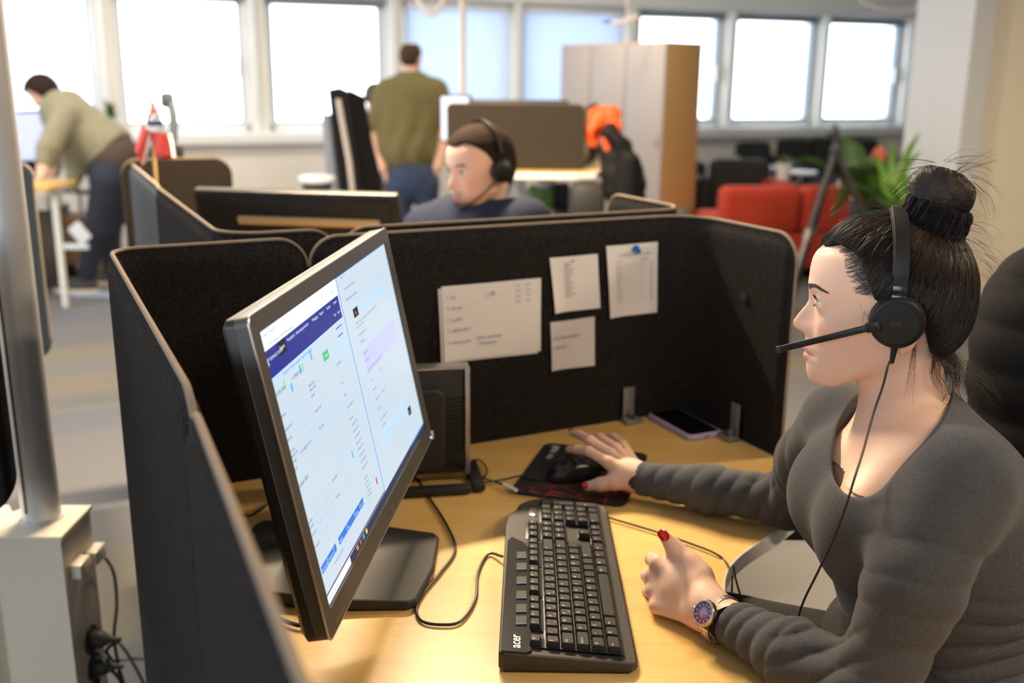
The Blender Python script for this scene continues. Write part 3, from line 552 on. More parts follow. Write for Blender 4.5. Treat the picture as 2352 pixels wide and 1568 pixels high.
b_ = MB(); b_.lathe([(.0030, 0), (.0026, .0012), (0, .0016)], K(.3985, .0445, hk(.0445)+.0012), 14, 0, [TXa, TYa, TNa]); build('indicator_light', b_, mat('blue_led_bright', (.1, .1, .3), emit=(.30, .40, 1), estr=6), kb)
for (xa, xb, ya, yb) in ((.018, .040, .033, .057), (.056, .135, .033, .057), (.141, .220, .033, .057), (.226, .305, .033, .057), (.3120, .372, .033, .057), (.018, .306, .055, .153), (.3115, .372, .055, .096), (.3300, .3530, .112, .134), (.3115, .372, .131, .153), (.3735, .4520, .055, .153)):
    b_ = MB(); b_.box(K((xa+xb)/2, (ya+yb)/2, hk((ya+yb)/2)+.0004), (xb-xa-.001, yb-ya, .0010), [TXa, TYa, TNa], .0004); build('key_well', b_, M_BLK, kb)
U = .01905; XS = .0195
def key(x, y, w, h, legend, sub=None):
    c = K(x+w/2, y, hk(y)+.001); b_ = MB(); zt = .0072; tx, ty = w-.0055, h-.0055
    lv = [(w-.0012, h-.0012, 0), (w-.0016, h-.0016, .0015), (tx+.0008, ty+.0008, zt-.0008), (tx-.0006, ty-.0006, zt)]; rows = []
    for a, b, z in lv: rows.append([c+TXa*px_+TYa*py_+TNa*z+(-TYa*.0008 if z > .004 else 0) for px_, py_ in rrect(a, b, .0018, 3)])
    b_.grid(rows, 0, True, False); b_.add(rows[-1], [list(range(len(rows[-1])))])
    if legend:
        sz = .0056 if len(legend) < 2 else (.0042 if len(legend) < 4 else .0034)
        text_mb(b_, legend, c+TXa*(-tx/2+.0012)-TYa*(.0000)+TNa*(zt+.0002)-TYa*.0014, KX, -TYa, sz, 1)
        if sub: text_mb(b_, sub, c+TXa*(-tx/2+.0065 if len(sub) < 2 else -tx/2+.0012)+TYa*(.0045)+TNa*(zt+.0002), KX, -TYa, .0038, 1)
    build('key', b_, [M_KEY, M_KEYL], kb)
Y0 = .0445; YR = [.0660+i*.0187 for i in range(5)]; H = .0187
key(XS, Y0, U, .0165, 'Esc')
for g_, x0 in ((0, 2.0), (1, 6.5), (2, 11.0)):
    for k in range(4): key(XS+U*(x0+k), Y0, U, .0165, 'F%d' % (g_*4+k+1))
for k, s in enumerate(('PrtSc', 'Scroll', 'Pause')): key(XS+U*(15.25+k*1.08), Y0, U, .0165, s)
x_ = XS
for a, b in zip('|1234567890+\\', ['§', '!', '"', '#', '¤', '%', '&', '/', '(', ')', '=', '?', '´']): key(x_, YR[0], U, H, b, a); x_ += U
key(x_, YR[0], U*2, H, '←')
key(XS, YR[1], U*1.5, H, 'Tab'); x_ = XS+U*1.5
for a in list('QWERTYUIOPÅ')+['¨']: key(x_, YR[1], U, H, a, '€' if a == 'E' else None); x_ += U
key(x_, YR[1], U*1.5, H, '↵'); key(x_+U*.25, YR[2], U*1.25, H, None)
key(XS, YR[2], U*1.75, H, 'CapsLock'); x_ = XS+U*1.75
for a in list('ASDFGHJKL')+['Ø', 'Æ', "'"]: key(x_, YR[2], U, H, a); x_ += U
key(XS, YR[3], U*1.25, H, '⇧'); x_ = XS+U*1.25
for a in ['<', 'Z', 'X', 'C', 'V', 'B', 'N', 'M', ';', ':', '-']: key(x_, YR[3], U, H, a); x_ += U
key(x_, YR[3], U*2.75, H, '⇧')
x_ = XS
for w_, s in ((1.5, 'Ctrl'), (1.15, '⊞'), (1.25, 'Alt'), (6.1, None), (1.25, 'AltGr'), (1.25, '⊞'), (1.15, '≡'), (1.35, 'Ctrl')): key(x_, YR[4], U*w_, H, s); x_ += U*w_
for r_, row in enumerate((('Insert', 'Home', 'PgUp'), ('Delete', 'End', 'PgDn'))):
    for k, s in enumerate(row): key(XS+U*(15.25+k*1.03), YR[r_], U, H, s)
key(XS+U*16.3, YR[3], U, H, '↑')
for k, s in enumerate('←↓→'): key(XS+U*(15.25+k*1.03), YR[4], U, H, s)
for r_, row in enumerate((('Num', '/', '*', '-'), ('7', '8', '9'), ('4', '5', '6'), ('1', '2', '3'))):
    for k, s in enumerate(row): key(XS+U*(18.62+k), YR[r_], U, H, s)
key(XS+U*21.62, YR[1]+H/2, U, H*2, '+'); key(XS+U*21.62, YR[3]+H/2, U, H*2, 'Enter'); key(XS+U*18.62, YR[4], U*2, H, '0'); key(XS+U*20.62, YR[4], U, H, ',')

# ------------------------------------------------------------------ mouse pad, mouse, phone, mini computer, cables
def pad_material():
    m = bpy.data.materials.new('red_and_black_pad'); m.use_nodes = True; nt = m.node_tree; N = nt.nodes.new; L = nt.links.new; b = nt.nodes['Principled BSDF']; b.inputs['Roughness'].default_value = .75
    tc = N('ShaderNodeTexCoord'); v = N('ShaderNodeTexVoronoi'); v.feature = 'DISTANCE_TO_EDGE'; v.inputs['Scale'].default_value = 26; L(tc.outputs['Object'], v.inputs[0])
    r = N('ShaderNodeValToRGB'); e = r.color_ramp.elements; e[0].position = 0; e[0].color = (.34, .030, .014, 1); e[1].position = .09; e[1].color = (.035, .005, .004, 1); L(v.outputs[0], r.inputs[0])
    gr = N('ShaderNodeMapping'); gr.inputs['Rotation'].default_value = (0, 0, R(75)); gr.inputs['Location'].default_value = (.42, 0, 0); gr.inputs['Scale'].default_value = (7, 7, 7); L(tc.outputs['Object'], gr.inputs[0])
    g = N('ShaderNodeTexGradient'); L(gr.outputs[0], g.inputs[0]); n = N('ShaderNodeTexNoise'); n.inputs['Scale'].default_value = 14; L(tc.outputs['Object'], n.inputs[0])
    mu = N('ShaderNodeMath'); mu.operation = 'MULTIPLY'; L(g.outputs[0], mu.inputs[0]); L(n.outputs[0], mu.inputs[1]); r2 = N('ShaderNodeValToRGB'); e = r2.color_ramp.elements; e[0].position = .26; e[0].color = (0, 0, 0, 1); e[1].position = .50; e[1].color = (1, 1, 1, 1); L(mu.outputs[0], r2.inputs[0])
    x = N('ShaderNodeMix'); x.data_type = 'RGBA'; L(r2.outputs[0], x.inputs[0]); x.inputs[6].default_value = (.008, .008, .010, 1); L(r.outputs[0], x.inputs[7]); L(x.outputs[2], b.inputs['Base Color']); return m
pn = onz(1172, 1130, .753); pf = onz(1255, 1018, .753); pr = onz(1435, 1162, .753); py = (pf-pn); LY = np.linalg.norm(py); py = py/LY; px_ = np.array([py[1], -py[0], 0]); LX_ = (pr-pn)@px_
pad = empty('mouse_pad', pn+px_*LX_/2+py*LY/2, 'black mouse pad with red glow pattern and stitched edge', 'mouse pad')
b_ = MB(); b_.prism(rrect(LX_, LY, .018, 6)[::1], pn+px_*LX_/2+py*LY/2-[0, 0, .0025], px_, py, [0, 0, 1], .0042, 0, .001); build('pad', b_, pad_material(), pad)
b_ = MB(); rr_ = [pn+px_*(LX_/2+a)+py*(LY/2+b)+np.array([0, 0, .0008]) for a, b in rrect(LX_, LY, .018, 6)]; b_.tube(rr_+[rr_[0]], .0016, 6, 0, False); build('stitched_edge', b_, mat('pad_edge', (.012, .012, .014), .9), pad)
b_ = MB(); o_ = pn+px_*.030+py*.168+[0, 0, .0022]
text_mb(b_, 'ne', o_, py, -px_, .022, 0, 'LEFT', .01); text_mb(b_, 'x', o_+py*.0235, py, -px_, .022, 1, 'LEFT', .01); text_mb(b_, 'tcall', o_+py*.0345, py, -px_, .022, 0, 'LEFT', .01)
build('lettering', b_, [mat('white_print', (.62, .60, .60), .7), mat('red_print', (.55, .06, .03), .7)], pad)
def mouse_shape(c, ax, L_, W_, H_):
    ay = np.array([-ax[1], ax[0], 0]); rows = []
    for i in range(17):
        t = i/16; x = (t-.5)*L_; w = W_/2*(1-abs(2*t-1)**3.2)**.5*(.93+.10*t-.12*math.exp(-((t-.45)/.2)**2)); h = H_*max(0, math.sin(math.pi*min(1, (t*.86+.10)))**.75)*(1-abs(2*t-1)**8); row = []
        for j in range(17):
            a = math.pi*j/16; row.append(c+ax*x+ay*(math.copysign(abs(math.cos(a))**.65, math.cos(a))*w)+np.array([0, 0, h*math.sin(a)**.6]))
        rows.append(row)
    return rows, ay
mn = onz(1253, 1103, .757); mr = onz(1402, 1080, .757); ax = (mr-mn); ax[2] = 0; ML = np.linalg.norm(ax); ax /= ML
mc = (mn+mr)/2; mc[2] = .7556
mo = empty('computer_mouse', mc, 'black wired computer mouse under the woman\'s right hand', 'mouse')
rows, ay = mouse_shape(mc, ax, ML, .062, .036); b_ = MB(); b_.grid(rows); build('shell', b_, mat('satin_black', (.012, .012, .013), .25), mo)
b_ = MB(); b_.lathe([(.0035, -.004), (.0085, -.0025), (.0085, .0025), (.0035, .004)], mc-ax*.030+[0, 0, .0315], 18, 0, [[0, 0, 1], ax, ay]); build('scroll_wheel', b_, M_BLKM, mo)
b_ = MB(); b_.tube([mc-ax*.054+[0, 0, .0235], mc-ax*.018+[0, 0, .0362]], .0006, 6); build('button_seam', b_, mat('deep_black', (.003, .003, .003), .8), mo)
b_ = MB()
for k in range(16):
    a, a2 = 2*math.pi*k/16, 2*math.pi*(k+1)/16; q = mc+ax*.004+[0, 0, .0368]; f_ = lambda a, r: q+ax*math.cos(a)*r+ay*math.sin(a)*r
    b_.quad(f_(a, .0030), f_(a2, .0030), f_(a2, .0040), f_(a, .0040))
build('maker_badge', b_, mat('dim_badge', (.22, .22, .22), .4), mo)
ph = [onz(1490, 953, .757), onz(1543, 936, .757), onz(1657, 997, .757), onz(1598, 1011, .757)]
pc_ = sum(ph)/4; pc_[2] = .7508; pu = (ph[3]-ph[0]+ph[2]-ph[1]); pu[2] = 0; pu /= np.linalg.norm(pu); pv = np.array([-pu[1], pu[0], 0])
phn = empty('smartphone', pc_, 'smartphone with black screen in lavender case lying on the desk', 'phone')
b_ = MB(); b_.prism(rrect(.158, .080, .013, 6), pc_, pu, pv, [0, 0, 1], .0115, 0, .003); build('phone_case', b_, mat('lavender_silicone', (.42, .36, .62), .5), phn)
b_ = MB(); b_.prism(rrect(.150, .072, .010, 6), pc_+[0, 0, .0105], pu, pv, [0, 0, 1], .0014, 0, .0004); build('phone_screen', b_, mat('phone_glass', (.004, .004, .005), .12), phn)
b_ = MB(); b_.box(pc_+pu*.0795+[0, 0, .0055], (.0008, .009, .003), [pu, pv, [0, 0, 1]], .0003); build('charging_port', b_, M_BLKM, phn)
# mini computer upright behind the monitor
hx = np.array([.985, .17, 0]); hx /= np.linalg.norm(hx); hy = np.array([-hx[1], hx[0], 0]); ho = onz(1082, 1090, .765)
tcn = empty('mini_computer', ho-hx*.10, 'slim black mini computer with silver edge standing behind the monitor', 'computer')
b_ = MB(); b_.box(ho-hx*.112+hy*.02+[0, 0, .098], (.20, .034, .190), [hx, hy, [0, 0, 1]], .004); build('case', b_, M_BLK, tcn)
b_ = MB(); b_.box(ho-hx*.0055+hy*.02+[0, 0, .0995], (.009, .038, .196), [hx, hy, [0, 0, 1]], .002); build('silver_front', b_, M_SILV, tcn, label='silver front edge')
b_ = MB(); b_.box(ho-hx*.112+hy*.02+[0, 0, .1955], (.205, .036, .0035), [hx, hy, [0, 0, 1]], .001); build('top_trim', b_, M_SILV, tcn)
b_ = MB(); b_.prism(rrect(.150, .150, .016, 5), ho-hx*.122+hy*.003+[0, 0, .088], hx, [0, 0, 1], -hy, .014, 0, .004); build('side_cover', b_, M_BLKM, tcn)
b_ = MB(); b_.box(ho-hx*.076-hy*.0135+[0, 0, .083], (.018, .004, .015), [hx, hy, [0, 0, 1]], .001); build('white_plug', b_, mat('white_plastic', (.75, .74, .72), .4), tcn, label='small white plug')
b_ = MB()
for a in range(9):
    for c in range(14): b_.box(ho-hx*(.012+a*.0036)+hy*.0024+[0, 0, .045+c*.0075], (.0018, .0012, .0045), [hx, hy, [0, 0, 1]])
build('vent_slots', b_, mat('deep_black', (.003, .003, .003), .8), tcn)
b_ = MB()
for s_ in (0, -1): b_.box(ho-hx*.09+hy*(-.045+s_*-.11)+[0, 0, -.006], (.165, .022, .014), [hx, hy, [0, 0, 1]], .004)
for s_ in (.008, -.175): b_.box(ho+hx*s_*1.0+hy*.01+[0, 0, -.006], (.022, .12, .014), [hx, hy, [0, 0, 1]], .004)
build('foot_stand', b_, M_BLK, tcn)
zd = .7535
def dz(pts, z=zd): return [onz(x, y, z) if len((x, y)) == 2 else None for x, y in pts]
M_CAB = mat('black_rubber_cable', (.012, .012, .013), .4)
cable('keyboard_cable', [at(940, 1082, 1.70)]+dz([(960, 1102), (990, 1148), (1026, 1205), (1046, 1262), (1012, 1315), (975, 1360), (957, 1397), (968, 1425), (1010, 1434), (1058, 1426), (1092, 1375), (1098, 1315), (1122, 1272)])+[K(.285, -.001, .008)], .0021, M_CAB, 'black keyboard cable looping on the desk between stand and keyboard')
cable('mouse_cable', [mc-ax*ML*.49+[0, 0, .008]]+dz([(1225, 1101), (1195, 1093), (1150, 1102), (1104, 1107), (1118, 1086), (1112, 1066), (1096, 1056), (1075, 1060)], .7575), .0016, M_CAB, 'black mouse cable with a small loop left of the mouse pad')
cable('headset_cable', [ho-hx*.03+hy*-.004+[0, 0, .030]]+dz([(1100, 1093), (1130, 1104), (1156, 1113)], .757)+dz([(1186, 1125), (1240, 1138), (1290, 1158), (1310, 1168), (1350, 1180), (1390, 1187), (1410, 1192), (1510, 1222), (1600, 1253), (1645, 1272)], .7545)+[onz(1668, 1292, .752), at(1680, 1318, 1.36), at(1681, 1345, 1.37), at(1679, 1400, 1.40), at(1672, 1450, 1.42)], .0016, M_CAB, 'black headset cable running past the keyboard and over the desk edge')
cable('headset_cable', [at(1684, 1299, 1.385), at(1690, 1330, 1.38), at(1700, 1365, 1.375), at(1712, 1400, 1.37), at(1740, 1440, 1.33), at(1790, 1450, 1.28), at(1828, 1424, 1.24)], .0016, M_CAB, 'black cable strand hanging just below the white desk edge')
b_ = MB(); b_.tube(dz([(1157, 1113), (1186, 1126)], .758), .0036, 10); tag(build('cable_connector', b_, mat('white_plastic', (.75, .74, .72), .4)), 'white inline connector on the headset cable beside the mouse pad', 'connector')
cable('monitor_cable', [D(AL+.03, -.10, .80), onz(552, 1181, zd), onz(590, 1174, zd), onz(630, 1148, zd), at(690, 1100, 1.6)], .0023, M_CAB, 'black cable curving on the desk left of the monitor')
cable('power_cable', [onz(640, 1420, .756), onz(668, 1431, .756), onz(700, 1435, .756), onz(760, 1420, .756), onz(800, 1380, .757)], .0028, M_CAB, 'short thick black cable leading under the monitor corner')
cable('power_cable', [onz(600, 1285, .756), onz(625, 1240, .756), onz(660, 1215, .756), onz(700, 1200, .756)], .0028, M_CAB, 'black cable behind the monitor stand')
# power column at the left
M_PC = mat('cream_powder_coat', (.62, .57, .48), .38); M_PCA = mat('satin_aluminium_paint', (.60, .60, .62), .4, .3)
tA = onz(138, 1233, .60); tB = onz(205, 1163, .60); tz = .60
pcn = empty('power_column', np.array([tA[0]-.09, tA[1]+.08, 0]), 'cream floor-to-ceiling power column with socket box at the left', 'power column')
dB = tB-tA; dB[2] = 0; LB = np.linalg.norm(dB); vB = dB/LB; vA = np.array([-vB[1], vB[0], 0]); 
if vA[0] > 0: vA = -vA
b_ = MB(); pts = [(0, 0), (LB, 0), (LB, .12), (LB-.03, .14), (LB, .16), (LB, .28), (0, .28), (0, .155), (.02, .14), (0, .125)]
b_.prism(pts, np.array([tA[0], tA[1], 0]), vB, vA, [0, 0, 1], tz-.008); build('socket_box', b_, M_PC, pcn)
b_ = MB(); b_.prism([(-.004, -.004), (LB+.004, -.004), (LB+.004, .118), (LB-.03, .14), (LB+.004, .162), (LB+.004, .284), (-.004, .284), (-.004, .158), (.022, .14), (-.004, .122)], np.array([tA[0], tA[1], tz-.008]), vB, vA, [0, 0, 1], .010, 0, .002); build('box_lid', b_, M_PC, pcn)
pq = onz(97, 1190, tz); b_ = MB(); b_.lathe([(.036, tz), (.036, 2.85)], [pq[0], pq[1], 0], 28); b_.lathe([(.040, tz-.002), (.040, tz+.006)], [pq[0], pq[1], 0], 28); build('pole', b_, M_PCA, pcn)
gd = -_fw*[1, 1, 0]; b_ = MB(); b_.box([pq[0]-.012, pq[1]-.0345, 1.725], (.003, .004, 2.2)); build('cover_groove', b_, mat('groove_shadow_gap', (.10, .10, .10), .7), pcn)
vN = -vA                                                                 # outward normal of the socket face
def sock(t, z): return np.array([tA[0], tA[1], 0])+vB*t+np.array([0, 0, z])
for k, t in enumerate((.045, LB-.02)):
    for j in range(1): b_ = MB(); b_.box(sock(t, .515-.01*k)+vN*.012, (.050, .022, .030), [vB, vN, [0, 0, 1]], .003); build('data_port', b_, M_PC, pcn)
for k in range(5):
    b_ = MB(); ax3 = [vB, [0, 0, 1], vN]; b_.lathe([(.030, 0), (.030, .004), (.024, .005), (.022, .001), (0, .001)], sock(.080, .335-k*.062), 24, 0, ax3); build('socket', b_, M_BLKM, pcn)
def plug(t, z, lab):
    b_ = MB(); b_.lathe([(.0, .001), (.019, .002), (.019, .020), (.012, .034), (.007, .040), (.0045, .060), (0, .061)], sock(t, z), 18, 0, [vB, [0, 0, 1], vN]); return tag(build('power_plug', b_, M_BLKM), lab, 'plug', 'black plugs in the power column')
plug(.080, .335, 'upper black plug in the power column socket box'); plug(.080, .273, 'second black plug from the top in the power column socket box'); plug(.080, .211, 'lowest visible black plug in the power column, at the picture edge')
def P3_(x, y, zc): return at(x, y, zc)
zc0 = 2.02
cable('black_cable', [sock(LB-.02, .500)+vN*.02, at(245, 1285, 2.1), at(262, 1320, 2.1), at(268, 1390, 2.1), at(262, 1460, 2.1), at(272, 1530, 2.1), at(285, 1620, 2.12)], .0036, M_CAB, 'black data cable hanging from the upper port of the power column')
cable('white_cable', [sock(.045, .500)+vN*.02, at(203, 1322, 2.02), at(218, 1350, 2.02), at(226, 1400, 2.03), at(232, 1470, 2.04), at(236, 1580, 2.05)], .0036, mat('cream_cable', (.55, .50, .42), .5), 'cream data cable hanging down the power column')
cable('electric_cable', [sock(.080, .335)+vN*.06, at(245, 1495, 2.05), at(275, 1540, 2.1), at(290, 1600, 2.15)], .0038, M_CAB, 'black cord from the upper plug of the power column')
cable('electric_cable', [sock(.080, .273)+vN*.06, at(250, 1530, 2.05), at(275, 1560, 2.08), at(300, 1620, 2.1)], .0038, M_CAB, 'black cord from the second plug of the power column')
cable('electric_cable', [at(236, 1472, 2.2), at(262, 1470, 2.2), at(285, 1490, 2.2), at(310, 1530, 2.2), at(345, 1600, 2.2)], .0034, M_CAB, 'thin black cord arching behind the power column')
cable('electric_cable', [at(232, 1528, 2.25), at(280, 1515, 2.3), at(330, 1513, 2.3), at(400, 1528, 2.25)], .0038, M_CAB, 'black cord running from the power column towards the felt screen')
# ------------------------------------------------------------------ smooth organic surfaces from distance fields (used for bodies, clothes, cushions)
f32 = np.float32
def A3(v): return np.array(v, dtype=f32)
def sph(p, c, r): return np.linalg.norm(p-A3(c), axis=1)-f32(r)
def rc(p, a, b, ra, rb):
    a, b = A3(a), A3(b); ab = b-a; pa = p-a; t = np.clip(pa@ab/(ab@ab), 0, 1); return np.linalg.norm(pa-t[:, None]*ab, axis=1)-(f32(ra)+f32(rb-ra)*t)
def ell(p, c, r, ax=None):
    q = p-A3(c)
    if ax is not None: q = q@A3(ax).T
    r = A3(r); k0 = np.linalg.norm(q/r, axis=1); k1 = np.linalg.norm(q/(r*r), axis=1)+1e-9; return k0*(k0-1)/k1
def rbx(p, c, h, rad, ax=None):
    q = p-A3(c)
    if ax is not None: q = q@A3(ax).T
    q = np.abs(q)-A3(h)+f32(rad); return np.linalg.norm(np.maximum(q, 0), axis=1)+np.minimum(q.max(1), 0)-f32(rad)
def smin(a, b, k):
    h = np.maximum(k-np.abs(a-b), 0)/k; return np.minimum(a, b)-h*h*(k*f32(.25))
def smax(a, b, k): return -smin(-a, -b, k)
def chain(p, pts, k=.01):
    d = None
    for (a, ra), (b, rb) in zip(pts[:-1], pts[1:]):
        e = rc(p, a, b, ra, rb); d = e if d is None else smin(d, e, k)
    return d
def ss(x, a, b): t = np.clip((x-a)/(b-a), 0, 1); return t*t*(3-2*t)
def surf(fn, lo, hi, res, slack=1.25):
    """surface nets on a sparse grid; returns verts, quads"""
    lo = np.array(lo, float); hi = np.array(hi, float); n = np.ceil((hi-lo)/res).astype(int)
    b = 16; nb = np.ceil(n/b).astype(int); I = np.stack(np.meshgrid(*[np.arange(k) for k in nb], indexing='ij'), -1).reshape(-1, 3)*b
    for b2 in (4, None):
        d = fn((lo+(I+b/2)*res).astype(f32)); I = I[np.abs(d) < b*res*.87*slack+res]
        if b2 is None: break
        o = np.stack(np.meshgrid(*[np.arange(b//b2)*b2]*3, indexing='ij'), -1).reshape(-1, 3); I = (I[:, None]+o[None]).reshape(-1, 3); b = b2
    M = int(max(n)+40)
    def hid(q): return (q[..., 0]*M+q[..., 1])*M+q[..., 2]
    o = np.stack(np.meshgrid(*[np.arange(4)]*3, indexing='ij'), -1).reshape(-1, 3); cells = (I[:, None]+o[None]).reshape(-1, 3)
    off = np.array([[0, 0, 0], [1, 0, 0], [0, 1, 0], [1, 1, 0], [0, 0, 1], [1, 0, 1], [0, 1, 1], [1, 1, 1]]); offh = hid(off)
    ch = hid(cells); ch.sort(); ph_ = np.unique(np.concatenate([ch+k for k in offh]))
    pts = np.stack([ph_//(M*M), (ph_//M) % M, ph_ % M], 1); val = np.empty(len(pts), f32)
    for i in range(0, len(pts), 400000): val[i:i+400000] = fn((lo+pts[i:i+400000]*res).astype(f32))
    ci = np.stack([np.searchsorted(ph_, ch+k) for k in offh], 1); cv = val[ci]; neg = cv < 0; act = neg.any(1) & ~neg.all(1)
    ch = ch[act]; cv = cv[act]; cell = np.stack([ch//(M*M), (ch//M) % M, ch % M], 1)
    E_ = [(0, 1), (2, 3), (4, 5), (6, 7), (0, 2), (1, 3), (4, 6), (5, 7), (0, 4), (1, 5), (2, 6), (3, 7)]; acc = np.zeros((len(ch), 3)); cnt = np.zeros(len(ch))
    for a, c in E_:
        va, vc = cv[:, a], cv[:, c]; x = (va < 0) != (vc < 0); t = np.where(x, va/(va-vc+1e-20), 0)[:, None]; acc += np.where(x[:, None], off[a]+(off[c]-off[a])*t, 0); cnt += x
    V = lo+(cell+acc/cnt[:, None])*res
    quads = []
    for ax in range(3):
        d1, d2 = [k for k in range(3) if k != ax]; h1 = hid(np.eye(3, dtype=int)[d1]); h2 = hid(np.eye(3, dtype=int)[d2]); ha = hid(np.eye(3, dtype=int)[ax])
        v0 = cv[:, 0]; v1 = cv[:, {0: 1, 1: 2, 2: 4}[ax]]; x = (v0 < 0) != (v1 < 0); c = ch[x]; s = (v0[x] < 0)
        idx = []
        ok = np.ones(len(c), bool)
        for q in (c-h1-h2, c-h2, c, c-h1):
            k = np.searchsorted(ch, q); k = np.minimum(k, len(ch)-1); ok &= ch[k] == q; idx.append(k)
        Q = np.stack(idx, 1)[ok]; s = s[ok]
        if ax == 1: s = ~s
        Q[~s] = Q[~s][:, ::-1]; quads.append(Q)
    return V, np.concatenate(quads)
def vnoise(p, f, seed=0):
    """cheap smooth value noise"""
    q = p*f32(f)+f32(seed*17.3); r = np.zeros(len(p), f32)
    for k, (a, b, c) in enumerate(((1.0, 1.7, .6), (-1.3, .8, 1.5), (.7, -1.1, 1.9), (1.9, .5, -1.2))): r += np.sin(q[:, 0]*a+np.sin(q[:, 1]*c*1.3+k)*1.2)*np.cos(q[:, 1]*b+q[:, 2]*a*.9+k*1.7)
    return r/4
def mesh_surf(name, V, Q, mats, parent=None, tints=None, label=None, cat=None, mi=None, group=None):
    lo, hi = V.min(0), V.max(0); c = np.array([(lo[0]+hi[0])/2, (lo[1]+hi[1])/2, lo[2]]); me = bpy.data.meshes.new(name)
    me.vertices.add(len(V)); me.vertices.foreach_set('co', (V-c).astype(f32).ravel()); nq = len(Q); me.loops.add(nq*4); me.loops.foreach_set('vertex_index', Q.astype(np.int32).ravel())
    me.polygons.add(nq); me.polygons.foreach_set('loop_start', np.arange(0, nq*4, 4, dtype=np.int32)); me.polygons.foreach_set('use_smooth', np.ones(nq, bool))
    mats = mats if isinstance(mats, (list, tuple)) else [mats]
    for m in mats: me.materials.append(m)
    if mi is not None: me.polygons.foreach_set('material_index', np.asarray(mi, np.int32))
    me.update(calc_edges=True); me.validate()
    if tints is not None:
        at_ = me.color_attributes.new('tint', 'FLOAT_COLOR', 'POINT'); at_.data.foreach_set('color', np.concatenate([tints, np.ones((len(tints), 1))], 1).astype(f32).ravel())
    o = bpy.data.objects.new(name, me); col.objects.link(o); WLOC[o.name] = c
    if parent: o.parent = parent; o.location = c-WLOC[parent.name]
    else: o.location = c
    tag(o, label, cat, group); return o
def join_surf(parts):
    V = []; Q = []; n = 0
    for v, q in parts: V.append(v); Q.append(q+n); n += len(v)
    return np.concatenate(V), np.concatenate(Q)
def relax(V, Q, it=2, lam=.5):
    E_ = np.concatenate([Q[:, [0, 1]], Q[:, [1, 2]], Q[:, [2, 3]], Q[:, [3, 0]]]); n = len(V)
    for _ in range(it):
        acc = np.zeros((n, 3)); c = np.bincount(E_[:, 0], minlength=n)+np.bincount(E_[:, 1], minlength=n)
        for k in range(3): acc[:, k] = np.bincount(E_[:, 0], V[E_[:, 1], k], n)+np.bincount(E_[:, 1], V[E_[:, 0], k], n)
        V = V*(1-lam)+lam*acc/np.maximum(c, 1)[:, None]
    return V
# ------------------------------------------------------------------ a head: base cross-sections by height, features added along the face direction
PROF = np.array([(-.1300, .060), (-.1130, .062), (-.1104, .0742), (-.1085, .0827), (-.1034, .0878), (-.0958, .0905), (-.0870, .0918), (-.0803, .0923), (-.0773, .0957), (-.0729, .0967), (-.0690, .0945), (-.0681, .0935), (-.0665, .0965), (-.0630, .0980), (-.0539, .0960), (-.0472, .0960), (-.0442, .0994), (-.0424, .1037), (-.0396, .1091), (-.0365, .1119), (-.0310, .1124), (-.0229, .1082), (-.0147, .1028), (-.0089, .0987), (-.0009, .0946), (.0100, .0943), (.0229, .0955), (.0423, .0951), (.0531, .0939), (.0618, .0906), (.0720, .0850), (.085, .070), (.10, .045)])
BASE = np.array([(-.1300, .050), (-.1104, .070), (-.1034, .0845), (-.0958, .0880), (-.0870, .0895), (-.0803, .0900), (-.0700, .0905), (-.0600, .0905), (-.0450, .0890), (-.0300, .0870), (-.0150, .0855), (-.0050, .0860), (.0050, .0890), (.0130, .0925), (.0229, .0945), (.0423, .0945), (.0531, .0932), (.0618, .0900), (.0720, .0840), (.085, .068), (.10, .040)])
WID = np.array([(-.1300, .034), (-.1104, .040), (-.1034, .0455), (-.090, .0510), (-.075, .0550), (-.060, .0585), (-.040, .0625), (-.020, .0655), (0, .0675), (.020, .0690), (.045, .0690), (.065, .064), (.085, .050), (.10, .030)])
def head_frame(O, f): f = np.array(f, float); f /= np.linalg.norm(f); return O, f
